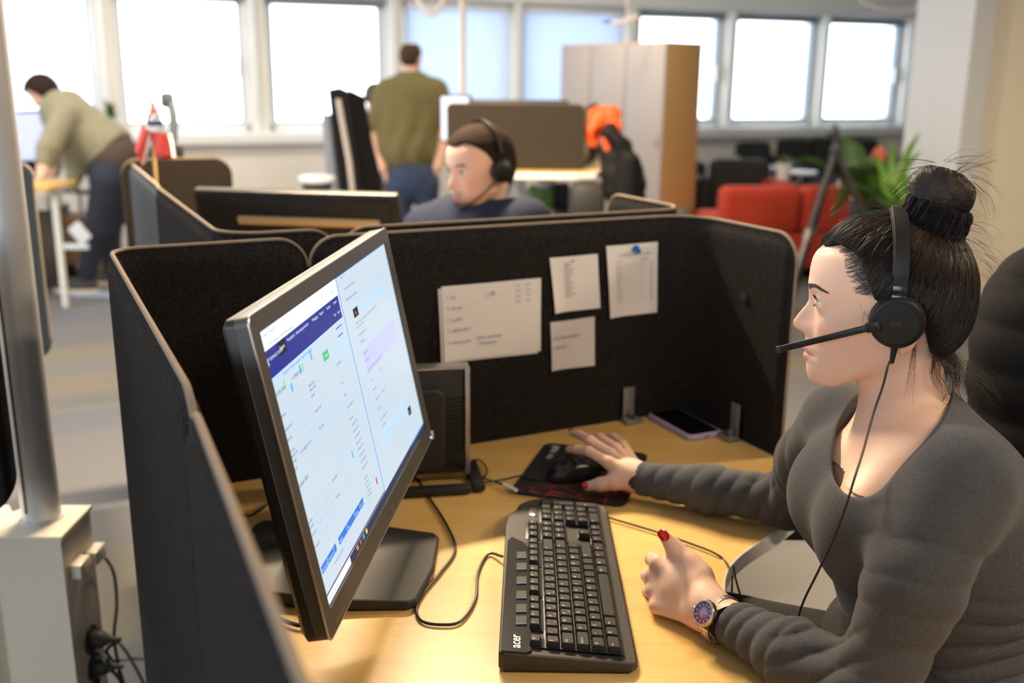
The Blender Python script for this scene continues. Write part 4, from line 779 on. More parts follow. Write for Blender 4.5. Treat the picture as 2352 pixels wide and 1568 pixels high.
class Head:
    def __init__(s, O, f, up=(0, 0, 1), k=1.0, neck=None, male=0.0):
        s.O = np.array(O, float); f = np.array(f, float); s.f = f/np.linalg.norm(f); u = np.array(up, float); u = u-s.f*(u@s.f); s.u = u/np.linalg.norm(u); s.w = np.cross(s.u, s.f)   # w = the head's own left
        s.k = k; s.neck = neck; s.male = male
    def to(s, u, v, w): return s.O+(s.f*u+s.u*v+s.w*w)*s.k
    def loc(s, p): q = p-A3(s.O); return np.stack([q@A3(s.f), q@A3(s.u), q@A3(s.w)], 1)/f32(s.k)
    def field(s, p):
        q = s.loc(p); u, v, w = q[:, 0], q[:, 1], q[:, 2]; aw = np.abs(w)
        P = np.interp(v, PROF[:, 0], PROF[:, 1]).astype(f32); B = np.interp(v, BASE[:, 0], BASE[:, 1]).astype(f32); W = np.interp(v, WID[:, 0], WID[:, 1]).astype(f32)
        if s.male: W = W*(1+.05*ss(-v, .0, .06))
        sig = np.interp(v, [-.115, -.082, -.080, -.058, -.050, -.0475, -.041, -.031, -.02, -.005, .006, .02, .06], [.030, .030, .022, .022, .0080, .0085, .0105, .0110, .0085, .0072, .0100, .040, .06]).astype(f32)
        ft = (P-B)*np.exp(-(w/sig)**2)
        ft += .0045*np.exp(-((aw-.0125)/.0050)**2-((v+.0365)/.0065)**2)                                # wings of the nose
        ft -= .0095*np.exp(-((aw-.0310)/.0135)**2-((v-.0030)/.0105)**2)                                # eye sockets
        ft -= .0040*np.exp(-((aw-.0140)/.0055)**2-((v-.0040)/.009)**2)
        ft += .0028*np.exp(-((aw-.0300)/.018)**2-((v-.0205)/.0065)**2)                                 # brow
        ft += .0040*np.exp(-((aw-.0400)/.014)**2-((v+.0260)/.014)**2)                                  # cheek
        ft -= .0020*np.exp(-((v+.0682)/.0011)**2)*ss(-aw, -.026, -.021)                                # line of the mouth
        ft -= .0030*np.exp(-((aw-.0265)/.0045)**2-((v+.067)/.005)**2)
        ft -= .0012*np.exp(-(w/.003)**2-((v+.055)/.005)**2)
        fr = ss(u, .030, .062); uu = u-ft*fr; U = np.where(u > 0, B, .078)
        ex = np.where(u > 0, 2.15, 2.0).astype(f32)
        g = (np.maximum(np.abs(uu/U), 1e-5)**ex+np.maximum(aw/W, 1e-5)**ex)**(1/ex)-1; face = g*np.minimum(U, W)*.92
        face = smax(face, v-.075, .02)
        n1 = (-.60, -.80); face = smax(face, (u-.052)*n1[0]+(v+.1075)*n1[1], .014)                       # underside of the jaw
        face = smax(face, -(v+.1115), .010); face = smax(face, -(u+.03), .03)
        cr = ell(q, (-.0040, .0260, 0), (.0925, .0720, .0790)); cr = ell(q[:, [0, 2, 1]], (-.004, 0, .026), (.0930, .0735, .0800))
        d = smin(face, cr, .016)
        nk = rc(q, (-.018, -.035, 0), (-.030, -.150, 0), .050, .0515) if s.neck is None else s.neck(q)
        d = smin(d, nk, .022)
        for sg in (1, -1):                                                                              # ears
            e = smax(ell(q, (-.020, -.012, sg*.0735), (.0175, .0310, .0075)), -ell(q, (-.016, -.010, sg*.0815), (.0105, .0210, .0060)), .004); d = smin(d, e, .005)
            ball = sph(q, (.0715, .0030, sg*.0310), .0122); lid = sph(q, (.0712, .0030, sg*.0310), .0145); d = smin(d, lid, .005)
            dq = q-A3((.0715, .0030, sg*.0310)); el = dq[:, 1]; az = dq[:, 2]*sg
            hgt = np.where(el > 0, .0052, .0036)*np.sqrt(np.clip(1-((az-.0005)/.0135)**2, 0, 1)); op = np.maximum(np.abs(el-.0003)-hgt, .0040-dq[:, 0]); op = np.maximum(op, np.linalg.norm(dq, axis=1)-.020)
            d = smax(d, -op, .0012)
            d = smin(d, 9+0*d, .001)
            d = smax(d, -(sph(q, (.0715, .0030, sg*.0310), .0119)), .0008)
            d = smax(d, -ell(q, (.0990, -.0425, sg*.0062), (.0055, .0032, .0030)), .0015)                  # nostrils
        return d*f32(s.k)
    def tint(s, V, base, lip, warm=1.0):
        q = s.loc(V.astype(f32)); u, v, w = q[:, 0], q[:, 1], q[:, 2]; aw = np.abs(w); c = np.tile(np.array(base), (len(V), 1)); rr = np.array(base)
        l = ss(-aw, -.0255, -.021)*ss(v, -.0800, -.0775)*ss(-v, .0590, .0610+0*v)*ss(u, .078, .082)
        l = l*ss(.0235-aw-np.abs(v+.0685)*.9, -.004, .002); c = c*(1-l[:, None])+np.array(lip)*l[:, None]
        ch = .30*np.exp(-((aw-.043)/.018)**2-((v+.034)/.018)**2)*ss(u, .03, .05)+.35*np.exp(-((u-.108)/.010)**2-((v+.034)/.010)**2-(w/.014)**2)+.5*np.exp(-((aw-.074)/.01)**2-((v+.01)/.03)**2)*ss(-u, -.01, .01)
        c = c*(1-ch[:, None])+np.array([base[0]*1.02, base[1]*.70, base[2]*.66])*ch[:, None]
        e = .35*np.exp(-((aw-.031)/.014)**2-((v-.003)/.008)**2)*ss(u, .06, .07); c = c*(1-e[:, None])+np.array([base[0]*.72, base[1]*.55, base[2]*.52])*e[:, None]
        return c
    def eyes(s, parent, iris=(.13, .20, .24), detail=True):
        for sg in (1, -1):
            c = s.to(.0715, .0030, sg*.0310); gz = s.f*.995+s.u*-.06; gz /= np.linalg.norm(gz); a = np.cross(s.u, gz); a /= np.linalg.norm(a); b = np.cross(gz, a); r = .0121*s.k
            mb = MB(); pr = [(0, -r)]+[(r*math.sin(t), -r*math.cos(t)) for t in np.linspace(.15, math.pi-.50, 12)]; mb.lathe(pr, c, 24, 0, [a, b, gz])
            pi_ = [(r*math.sin(t), -r*math.cos(t)) for t in np.linspace(math.pi-.50, math.pi-.20, 4)]; mb.lathe(pi_, c, 24, 1, [a, b, gz])
            pi_ = [(r*math.sin(t), -r*math.cos(t)) for t in np.linspace(math.pi-.20, math.pi-.001, 4)]; mb.lathe(pi_, c, 24, 2, [a, b, gz])
            build('eye', mb, [mat('eye_white', (.62, .58, .56), .25), mat('iris_%d' % int(iris[0]*100), iris, .15), mat('pupil', (.005, .005, .006), .1)], parent, fixn=False)
M_LASH = mat('dark_lashes', (.012, .009, .008), .7)
def hairs(name, lines, r, m, parent, sides=3, taper=True, label=None):
    """many thin tapering hairs as one mesh"""
    L = [np.asarray(l, float) for l in lines]; Vs = []; Fs = []; n = 0
    for l in L:
        k = len(l); T = np.gradient(l, axis=0); T /= np.linalg.norm(T, axis=1)[:, None]+1e-12; u = np.cross(T, [.3, .2, 1.0]); u /= np.linalg.norm(u, axis=1)[:, None]+1e-12; w = np.cross(T, u)
        rr = np.full(k, r)*(np.minimum(1, np.linspace(.22, 4.5, k)) if not taper else np.linspace(1, .25, k)); rr = rr[:, None, None]; a = np.arange(sides)*2*math.pi/sides
        ring_ = l[:, None]+rr*(u[:, None]*np.cos(a)[None, :, None]+w[:, None]*np.sin(a)[None, :, None]); Vs.append(ring_.reshape(-1, 3))
        i = np.arange(k-1)[:, None]*sides; j = np.arange(sides)[None]; j2 = (j+1) % sides; Fs.append(np.stack([i+j, i+j2, i+sides+j2, i+sides+j], -1).reshape(-1, 4)+n); n += k*sides
    o = mesh_surf(name, np.concatenate(Vs), np.concatenate(Fs), m, parent, label=label)
    if 'hair' in name or 'strand' in name: o['kind'] = 'stuff'
    return o
# ------------------------------------------------------------------ the woman at the front desk
HO = np.array([.46804, 1.21210, 1.17377]); HF = np.array([-.93286793, .36021857, 0])
wom = empty('person', (.52, 1.12, 0), 'woman in charcoal sweater with dark hair bun and headset seated at the front desk', 'person')
SKIN = (.74, .485, .37); LIP = (.60, .25, .23)
M_SKIN = tint_mat('skin', SKIN, rough=.48, spec=.35, sss=.18, bump=.06, bscale=900)
hd = Head(HO, HF)
shL, shR = np.array([.478, .985, 1.045]), np.array([.455, 1.318, .995])
elL, wrL = np.array([.392, .950, .797]), onz(1648, 1412, .783)
elR, wrR = onz(1812, 1150, .800), onz(1462, 1097, .788)
thr = hd.to(-.012, -.165, 0)
def limb_skin(p):
    d = rc(p, shL, elL, .045, .036); d = smin(d, chain(p, [(elL, .036), (elL*.6+wrL*.4, .034), (wrL, .0245)], .02), .03)
    d = smin(d, rc(p, shR, elR, .045, .036), .03); d = smin(d, chain(p, [(elR, .036), (elR*.6+wrR*.4, .034), (wrR, .0245)], .02), .03); return d
def torso(p, g=0.0):
    d = smin(ell(p, (.492, 1.150, .945), (.092+g, .148+g, .112+g)), ell(p, (.560, 1.135, .905), (.075+g, .150+g, .125+g)), .05)
    d = smin(d, ell(p, (.418, 1.075, .930), (.055+g, .060+g, .066+g)), .05); d = smin(d, ell(p, (.422, 1.200, .925), (.055+g, .060+g, .066+g)), .05)
    d = smin(d, ell(p, (.520, 1.130, .860), (.095+g, .130+g, .130+g)), .06); d = smin(d, ell(p, (.540, 1.120, .720), (.100+g, .128+g, .140+g)), .06); d = smin(d, ell(p, (.585, 1.115, .585), (.130+g, .175+g, .115+g)), .06)
    nb = hd.to(-.050, -.150, 0); d = smin(d, rc(p, nb, (shL+thr)/2+np.array([.03, 0, -.012]), .040+g, .040+g), .04); d = smin(d, rc(p, nb, (shR+thr)/2+np.array([.03, 0, -.012]), .040+g, .040+g), .04)
    return d
def under(p, d):                                                         # skin stays below the cloth
    s_ = sweater_f(p)+.0055; cL = (p-A3(cuffL))@A3(dL) > .004; cR = (p-A3(cuffR))@A3(dR) > .004; nL = np.linalg.norm(p-A3(wrL), axis=1) < .16; nR = np.linalg.norm(p-A3(wrR), axis=1) < .16
    return np.where((cL & nL) | (cR & nR), np.maximum(d, s_), d)
def woman_skin(p):
    d = smin(torso(p, -.005), limb_skin(p), .03); d = np.where(neck_hole(p) > .012, np.maximum(d, sweater_f(p)+.005), d) ; h = hd.field(p); return smin(d, h, .02)
# ---- hands
def ax_hand(): pass
LH = dict(); zt = 1.0
W_ = wrL; KI, KM, KR_, KP = at(1512, 1293, 1.345), at(1499, 1323, 1.352), at(1500, 1357, 1.342), at(1508, 1392, 1.325)   # knuckles of the left fist
PI_, PM, PR_, PP_ = at(1500, 1285, 1.385), at(1490, 1322, 1.392), at(1492, 1356, 1.382), at(1503, 1388, 1.362)              # first finger joints, pointing away from the camera
def fist(p):
    d = None
    for kn, r0, r1 in ((KI, .0150, .0115), (KM, .0155, .0112), (KR_, .0150, .0108), (KP, .0135, .0100)):
        e = rc(p, W_*.93+kn*.07+(kn-(KI+KP)/2)*.28, kn, r0, r1); d = e if d is None else smin(d, e, .012)
    d = smin(d, rc(p, wrL+(elL-wrL)*.10, wrL+((KI+KP)/2-wrL)*.18, .0250, .0240), .02)
    cen = (KI+KP)/2; d = smin(d, ell(p, cen*.62+W_*.38+np.array([.004, .012, 0]), (.026, .022, .026)), .015)
    for kn, pi_, r in ((KI, PI_, .0098), (KM, PM, .0100), (KR_, PR_, .0096), (KP, PP_, .0085)):
        back = (W_-cen); back /= np.linalg.norm(back); m = pi_+back*.022+np.array([0, .006, 0]); t = m+back*.004+np.array([0, -.014, 0])
        pipj = pi_+(pi_-kn)*.15
        e = chain(p, [(kn, r+.0008), (pipj, r), (m, r*.95), (t, r*.85)], .004); d = smin(d, e, .0035)
    mc_ = at(1605, 1322, 1.315); mp_ = at(1583, 1292, 1.325); ip = at(1552, 1262, 1.335); tp = at(1531, 1236, 1.335)
    th = chain(p, [(W_*.85+mc_*.15+np.array([0, .004, .006]), .0160), (mc_, .0165), (mp_, .0128), (ip, .0104), (tp, .0086)], .012); d = smin(d, th, .012); return d
NAILS = []
def nail(c, ax, up, L_, W2_, ten=0.0):
    """nail plate: curved shell; ax = towards the tip, up = nail normal"""
    ax = ax/np.linalg.norm(ax); up = up-ax*(up@ax); up /= np.linalg.norm(up); sd = np.cross(ax, up); rows = []
    for i in range(17):
        t = i/16; x = (t-.5)*L_; wv = W2_/2*math.sqrt(max(0.0004, 1-abs(2*t-1)**(3.2 if t < .5 else 2.3))); row = []
        for j in range(13): s_ = (j/12-.5)*2; row.append(c+ax*x+sd*s_*wv+up*(-.26*W2_*(s_*wv/(W2_/2))**2-.0014*(2*t-1)**2))
        rows.append(row)
    mb = MB(); mb.grid(rows); mb.grid([[q-up*.0007 for q in r][::-1] for r in rows]); build('fingernail', mb, mat('red_nail_polish', (.50, .008, .014), .12, coat=.6), wom, fixn=False)
tp = at(1531, 1236, 1.335); ip = at(1552, 1262, 1.335); cdir = (EYE-tp); cdir /= np.linalg.norm(cdir)
nail(at(1524, 1230, 1.3265)+cdir*.0022, tp-ip, cdir+np.array([-.3, 0, .2]), .0180, .0138)
# right hand on the mouse
h1 = .7556
rk = [onz(1398, 1062, .812), onz(1402, 1042, .812), onz(1415, 1030, .806), onz(1430, 1022, .797)]        # knuckles index..little
rp = [onz(1352, 1036, .822), onz(1356, 1011, .826), onz(1380, 1005, .810), onz(1410, 1003, .796)]
rd = [onz(1326, 1033, .812), onz(1332, 998, .817), onz(1362, 1000, .796), onz(1397, 1002, .784)]
rt = [onz(1307, 1032, .800), onz(1314, 994, .808), onz(1350, 1005, .782), onz(1388, 1008, .774)]
def mouse_hand(p):
    d = None
    for k, r0 in enumerate((.0150, .0150, .0140, .0130)):
        e = rc(p, wrR+(rk[k]-rk[1])*.35+(rk[1]-wrR)*.10, rk[k], r0, .0112-.0006*k); d = e if d is None else smin(d, e, .014)
    d = smin(d, rc(p, wrR+(elR-wrR)*.10, wrR+(rk[1]-wrR)*.2, .0250, .0225), .02)
    for k in range(4):
        r = (.0085, .0086, .0082, .0074)[k]; d = smin(d, chain(p, [(rk[k], r+.0016), (rp[k], r), (rd[k], r*.90), (rt[k], r*.78)], .005), .004)
    t0, t1, t2, t3 = onz(1440, 1098, .786), onz(1412, 1106, .784), onz(1380, 1112, .778), onz(1350, 1116, .772)
    d = smin(d, chain(p, [(wrR+np.array([-.012, -.004, -.004]), .0155), (t0, .0155), (t1, .0125), (t2, .0100), (t3, .0084)], .012), .012); return d
for k, (L_, wd) in enumerate(((.0135, .0105), (.0135, .0105), (.012, .0100), (.010, .0085))):
    ax_ = rt[k]-rd[k]; ax_ /= np.linalg.norm(ax_); up_ = np.array([0, -.35, 1.0]); up_ = up_-ax_*(up_@ax_); up_ /= np.linalg.norm(up_); nail(rt[k]+up_*.0082+ax_*.0016, ax_, up_, L_, wd)
t2, t3 = onz(1380, 1112, .778), onz(1350, 1116, .772); ax_ = t3-t2; ax_ /= np.linalg.norm(ax_); up_ = np.array([-.1, -.75, .6]); up_ = up_-ax_*(up_@ax_); up_ /= np.linalg.norm(up_); nail(t3+up_*.0092+ax_*.001, ax_, up_, .0145, .0120)
# ---- sweater
def fold(p, a, b, n, amp, sl=0.0, ph=0.0, lo=0.0, hi=1.0):
    a, b = A3(a), A3(b); ab = b-a; L_ = np.linalg.norm(ab); t = (p-a)@ab/(L_*L_); rad = p-a-t[:, None]*ab; s_ = t*n+sl*(rad[:, 2]*30+rad[:, 0]*14)+.35*vnoise(p, 28, ph)+ph
    m = ss(t, lo-.08, lo+.05)*ss(-t, -hi-.05, -hi+.08)*ss(-np.linalg.norm(rad, axis=1), -.10, -.06); return amp*m*(1-np.abs(np.sin(s_*math.pi))**.7*1.6+.3)
def sweater_f(p):
    tr = torso(p, .006)
    aL = chain(p, [(shL+[0.01, .016, -.012], .052), (shL*.5+elL*.5+np.array([-.002, 0, 0]), .0465), (elL, .0435)], .03); fL = chain(p, [(elL, .0435), (elL*.55+wrL*.45, .0400), (wrL+(elL-wrL)*.14, .0300)], .02)
    aR = chain(p, [(shR+[0, -.012, -.006], .054), (shR*.5+elR*.5, .047), (elR, .0415)], .03); fR = chain(p, [(elR, .0415), (elR*.5+wrR*.5, .0370), (wrR+(elR-wrR)*.04, .0285)], .02)
    # cloth pushed up near the left cuff
    aL = smin(aL, fL, .022)+fold(p, elL, wrL, 9.5, .0024, .35, .3, .45, .95)+fold(p, elL, wrL, 5, .0030, .8, .1, -.15, .5)+fold(p, shL, elL, 7, .0015, 1.2, 1.7, .25, 1.0)
    aR = smin(aR, fR, .022)+fold(p, elR, wrR, 8, .0020, .5, 2.2, .0, .95)+fold(p, shR, elR, 6, .0016, 1.2, .6, .3, 1.0)
    tr = tr+fold(p, (.54, 1.0, .90), (.57, 1.0, .55), 12, .0040, .10, 4.0, .05, 1.0)+.0010*vnoise(p, 22, 3)
    d = smin(tr, aL, (.016+.052*ss(p[:, 2], .90, 1.01)).astype(f32)); d = smin(d, aR, .045)
    # crease where the arm meets the body
    return d
cuffL = wrL+(elL-wrL)*.105; cuffR = wrR+(elR-wrR)*.015; dL = (elL-wrL)/np.linalg.norm(elL-wrL); dR = (elR-wrR)/np.linalg.norm(elR-wrR)
def neck_hole(p):
    e = None
    for x, y, r in ((2075, 860, .062), (2035, 930, .052), (2005, 1000, .0400), (1978, 1060, .0290), (1968, 1096, .0185)):
        c = rc(p, at(x, y, 1.10), at(x, y, 1.262), r, r); e = c if e is None else smin(e, c, .03)
    return e
def sweater(p):
    d = sweater_f(p)
    d = smax(d, -neck_hole(p), .004); d = smax(d, -((p-A3(cuffL))@A3(dL)), .003) if False else d
    wl = (p-A3(cuffL))@A3(dL); nearL = np.linalg.norm(p-A3(wrL), axis=1) < .14; d = np.where(nearL, smax(d, -wl, .003), d)
    wr = (p-A3(cuffR))@A3(dR); nearR = np.linalg.norm(p-A3(wrR), axis=1) < .14; d = np.where(nearR, smax(d, -wr, .003), d)
    return d
def sweater_f_in(p): return sweater_f(p)+.0032
def heather(name, c1, c2):
    m = mat(name, c1, .95, spec=.08, color2=c2, nscale=800, detail=4, bump=.25, bscale=900, sheen=.1); return m
M_SWEAT = heather('heather_charcoal_knit', (.104, .107, .120), (.046, .047, .054))
v_, q_ = surf(sweater, (.18, .84, .50), (.78, 1.64, 1.16), .0026, 1.5)
k_ = relax(v_, q_, 1, .4); sw = mesh_surf('sweater', k_, q_, M_SWEAT, wom)
for nm, c_, dr, r_ in (('cuff', cuffL+dL*.003, dL, .0285), ('cuff', cuffR+dR*.003, dR, .0278)):
    pass
# neckline hem: points where the hole's surface meets the cloth
parts = []
v_, q_ = surf(lambda p: woman_skin(p), (.34, 1.02, .985), (.60, 1.36, 1.30), .0017); parts.append((v_, q_))
v_, q_ = surf(lambda p: smin(np.maximum(woman_skin(p)+.004, sweater_f(p)+.004), rc(p, (.60, 1.04, .56), (.30, 1.02, .56), .070, .055), .03), (.20, .86, .45), (.75, 1.62, 1.10), .007); parts.append((v_, q_))
bx = [np.array([KI, KP, PM, wrL, tp, at(1522, 1225, 1.33)])]
lo = bx[0].min(0)-.025; hi = bx[0].max(0)+.03; v_, q_ = surf(lambda p: under(p, smin(fist(p), limb_skin(p), .004)), lo, hi, .0014); parts.append((v_, q_))
bx = np.array([*rk, *rt, wrR, t3]); v_, q_ = surf(lambda p: under(p, smin(mouse_hand(p), limb_skin(p), .004)), bx.min(0)-.025, bx.max(0)+.03, .0014); parts.append((v_, q_))
V, Q = join_surf(parts)
T = hd.tint(V, SKIN, LIP); nz = vnoise(V.astype(f32), 90, 2)*.04+vnoise(V.astype(f32), 25, 5)*.05; T = T*(1+nz[:, None]*np.array([.5, 1, 1.1]))
for kn in (KI, KM, KR_, KP, *rk, *rp): g_ = .30*np.exp(-(np.linalg.norm(V-kn, axis=1)/.011)**2); T = T*(1-g_[:, None])+np.array([.72, .34, .25])*g_[:, None]
body = mesh_surf('body', V, Q, M_SKIN, wom, T)
hd.eyes(wom)
# eyebrow and lashes
def eb(sg):
    L_ = []; r_ = random.Random(3)
    for k in range(150):
        t = r_.random(); w_ = sg*(.0165+.0330*t); v_ = .0185+.0065*math.sin(min(1, t*1.25)*math.pi*.60)-.004*max(0, t-.7)*3+(r_.random()-.5)*.0052*(1-t*.72); 
        u_ = .0945-.010*((abs(w_)-.012)/.037)**2*1.9
        a = hd.to(u_, v_, w_); b = hd.to(u_-.0032*(.4+t), v_+.0022*(1-t*1.3), w_+sg*.0052); L_.append([a, (a+b)/2+hd.f*.0010, b])
    return L_
def surf_u(v_, w_, u0=.085):                                             # put a point on the face at (v, w)
    us = np.linspace(u0-.03, u0+.03, 121); P_ = np.array([hd.to(x, v_, w_) for x in us]).astype(f32); d = hd.field(P_); k = np.where(d < 0)[0]; return us[k[-1]] if len(k) else u0
def eb2(sg):
    L_ = []; r_ = random.Random(3)
    cache = {}
    for k in range(420):
        t = r_.random()**.9; w_ = sg*(.0150+.0350*t); vc = .0180+.0062*math.sin(min(1, t*1.3)*math.pi*.55)-.010*max(0, t-.62); v_ = vc+(r_.random()-.5)*.0078*(1-t*.75)
        a_ = (w_, v_); b_ = (w_+sg*.0050, v_+.0016*(1-1.6*t)); ua, ub = surf_u(a_[1], a_[0])+.0003, surf_u(b_[1], b_[0])+.0005
        a, b = hd.to(ua, a_[1], a_[0]), hd.to(ub, b_[1], b_[0]); L_.append([a, (a+b)/2+hd.f*.0006, b])
    return L_
M_BROW = mat('brow_hair', (.060, .036, .025), .6)
for sg in (1, -1): hairs('eyebrow', eb2(sg), .00022, M_BROW, wom)
for sg in (1, -1):
    L_ = []
    for k in range(44):
        az = (k/43-.5)*2*.0125; el = .0052*math.sqrt(max(0, 1-(az/.0135)**2)); r_ = .0142; c = hd.to(.0715+math.sqrt(max(1e-6, r_*r_-az*az-el*el)), .0033+el, sg*(.0310+az)); dr = hd.f*.8+hd.u*.25+hd.w*sg*az*40
        L_.append([c, c+dr*.0026+hd.u*.0001, c+dr*.0044+hd.u*.0017])
    for k in range(26):
        az = (k/25-.5)*2*.0120; el = -.0036*math.sqrt(max(0, 1-(az/.0135)**2)); r_ = .0140; c = hd.to(.0715+math.sqrt(max(1e-6, r_*r_-az*az-el*el)), .0033+el, sg*(.0310+az)); L_.append([c, c+hd.f*.0018-hd.u*.0008+hd.w*sg*az*.1, c+hd.f*.0028-hd.u*.0024])
    hairs('eyelashes', L_, .00020, M_LASH, wom)
# trousers
def trousers(p):
    d = ell(p, (.600, 1.115, .575), (.145, .190, .125))
    for sg, y0, y1 in ((-1, 1.03, 1.03), (1, 1.22, 1.33)): d = smin(d, chain(p, [((.60, y0, .60), .098), ((.24, y1, .645), .074), ((.20, y1, .58), .066), ((.22, y1, .10), .048)], .03), .04)
    d = smin(d, ell(p, (.478, 1.105, .745), (.078, .135, .070)), .03); return smax(d, p[:, 2]-.83, .01)+.0015*vnoise(p, 45, 2)
v_, q_ = surf(trousers, (.10, .86, .03), (.80, 1.46, .85), .006); mesh_surf('trousers', v_, q_, mat('black_cotton', (.018, .017, .018), .9, bump=.3, bscale=500), wom)
for y0 in (1.03, 1.33):
    v_, q_ = surf(lambda p: smax(smin(ell(p, (.16, y0, .045), (.125, .045, .045)), rc(p, (.22, y0, .06), (.22, y0, .12), .05, .05), .03), -(p[:, 2]-.003), .01), (.0, y0-.08, -.01), (.30, y0+.08, .19), .006); mesh_surf('shoe', v_, q_, M_BLKM, wom)
# ------------------------------------------------------------------ hair, headset and watch of the woman
M_HAIR = mat('dark_brown_hair', (.016, .009, .0055), .36, spec=.4); M_HAIR2 = mat('brown_hair_strands', (.034, .019, .011), .32, spec=.5); M_HAIRC = mat('hair_base', (.008, .005, .0035), .7, spec=.15, bump=.6, bscale=400)
UM = np.array([(-.075, -.055), (-.055, -.050), (-.030, -.043), (0, -.034), (.010, -.024), (.015, .012), (.020, .0225), (.031, .0285), (.046, .0370), (.063, .0430), (.072, .050), (.078, .070), (.09, .12)])
def hair_h(q):
    h = ell(q, (-.004, .022, 0), (.0950, .0930, .0785)); h = smin(h, ell(q, (.030, .036, 0), (.0640, .0690, .0620)), .02); return smin(h, ell(q, (-.046, -.012, 0), (.0460, .0500, .0530)), .02)
def hair_mask(q):
    aw = np.abs(q[:, 2]); vl = .0655+.009*ss(aw, .018, .045); um = np.interp(q[:, 1], UM[:, 0], UM[:, 1]).astype(f32); return np.minimum(vl-q[:, 1], q[:, 0]-um)
def hair_cap(p):
    q = hd.loc(p); return smax(hair_h(q)+.0014, hair_mask(q)+.0045, .006)
v_, q_ = surf(hair_cap, HO-.14, HO+np.array([.14, .14, .14]), .0026); hair = mesh_surf('hair', v_, q_, M_HAIRC, wom)
BC = A3((-.040, .104, 0)); BA = A3((-.337, .941, 0))
def strands(N, seed, ofs, wav, r0=0.0):
    g = np.random.default_rng(seed); C0 = A3((-.004, .022, 0)); out = []
    d = g.normal(size=(N*5, 3)).astype(f32); d /= np.linalg.norm(d, axis=1)[:, None]; p = C0+d*.085
    for _ in range(10): p -= d*hair_h(p)[:, None]
    p = p[hair_mask(p) < -.0005][:N]; n = len(p); K_ = 16; ds = (p-C0); ds /= np.linalg.norm(ds, axis=1)[:, None]; e = BC-C0; de = e/np.linalg.norm(e)
    de = de[None]+g.normal(size=(n, 3)).astype(f32)*.10; de /= np.linalg.norm(de, axis=1)[:, None]; om = np.arccos(np.clip((ds*de).sum(1), -1, 1))[:, None]
    of = (ofs+g.normal(size=n)*.0009).astype(f32); ph_ = g.random(n)*6.28; P_ = np.empty((n, K_, 3), f32)
    for k in range(K_):
        t = k/(K_-1); dk_ = (np.sin((1-t)*om)*ds+np.sin(t*om)*de)/(np.sin(om)+1e-6); dk_ = dk_+wav*np.stack([np.sin(ph_+t*9), np.cos(ph_*2+t*8), np.sin(ph_*3+t*10)], 1).astype(f32)*t*(1-t)*4; dk_ /= np.linalg.norm(dk_, axis=1)[:, None]
        q = C0+dk_*.09
        for _ in range(7): q = q-dk_*hair_h(q)[:, None]
        P_[:, k] = q+dk_*of[:, None]*(1 if k else .2)
    return [hd.O+(l[:, :1]*hd.f+l[:, 1:2]*hd.u+l[:, 2:3]*hd.w) for l in P_]
hairs('hair_strands', strands(7000, 1, .0002, .010), .00045, M_HAIR, hair, taper=False)
hairs('hair_strands', strands(1800, 2, .0008, .022), .00034, M_HAIR2, hair, taper=False)
# bun
def bun(p):
    q = hd.loc(p); c = A3((-.0445, .1450, 0)); a1 = A3((.941, .337, 0)); x = (q-c)@a1; y = (q-c)@BA; z = q[:, 2]
    d = ell(np.stack([x, y, z], 1), (0, 0, 0), (.0345, .0245, .0330)); d = smin(d, ell(np.stack([x, y, z], 1), (-.012, -.004, .006), (.0250, .0200, .0260)), .01); an = np.arctan2(z, x); rr = np.sqrt(x*x+z*z)
    return d+.0022*np.sin(an*2+rr*130+y*40)*ss(rr, .006, .02)+.0008*np.sin(an*9+y*170)
v_, q_ = surf(bun, hd.to(-.044, .145, 0)-.05, hd.to(-.044, .145, 0)+.05, .0016); bn = mesh_surf('hair_bun', v_, q_, M_HAIRC, hair)
L_ = []; g = np.random.default_rng(5); a1 = A3((.941, .337, 0)); a3 = A3((0, 0, 1))
for k in range(2400):
    a0 = g.random()*6.28; rr = .006+.030*math.sqrt(g.random()); y0 = (g.random()-.35)*.03; L1 = .8+g.random()*1.6; pts = []
    for i in range(12):
        t = i/11; a = a0+L1*t; r_ = rr*(1-.25*t); x, z = math.cos(a)*r_, math.sin(a)*r_; y = .045; pts.append(A3((-.0445, .1450, 0))+a1*x+a3*z+BA*(y0+.010*math.sin(a*2+k)))
    L_.append(pts)
P_ = np.array(L_, f32); n, K_ = P_.shape[:2]; q = P_.reshape(-1, 3); cb_ = A3((-.0445, .1450, 0)); dr = q-cb_; dr /= np.linalg.norm(dr, axis=1)[:, None]+1e-9; q = cb_+dr*.03
tow = lambda q: hd.O.astype(f32)+q[:, :1]*A3(hd.f)+q[:, 1:2]*A3(hd.u)+q[:, 2:3]*A3(hd.w)
for _ in range(8): q = q-dr*bun(tow(q))[:, None]
q = q+dr*(g.random((len(q), 1))*.0008).astype(f32); P_ = tow(q).reshape(n, K_, 3)
hairs('bun_strands', list(P_[:1700]), .00042, M_HAIR, bn, taper=False); hairs('bun_strands', list(P_[1700:]), .00034, M_HAIR2, bn, taper=False)
# scrunchie: two soft wrinkled rolls
def scr_(p):
    q = hd.loc(p); d = None
    for off, R0, r0 in ((.004, .0300, .0105), (.017, .0285, .0105), (-.006, .0315, .009)):
        x = (q-BC)@a1; y = (q-BC)@BA-off; z = q[:, 2]; an = np.arctan2(z, x); R_ = R0+.0012*np.sin(an*19+off*900); e = np.sqrt((np.sqrt(x*x+z*z)-R_)**2+y*y)-(r0+.0011*np.sin(an*31+off*500)); d = e if d is None else smin(d, e, .004)
    return d
v_, q_ = surf(scr_, hd.to(-.040, .108, 0)-.055, hd.to(-.040, .108, 0)+.055, .0017); mesh_surf('scrunchie', v_, q_, mat('black_velvet', (.004, .004, .005), 1.0, spec=.1, sheen=.08, bump=.5, bscale=500), wom)
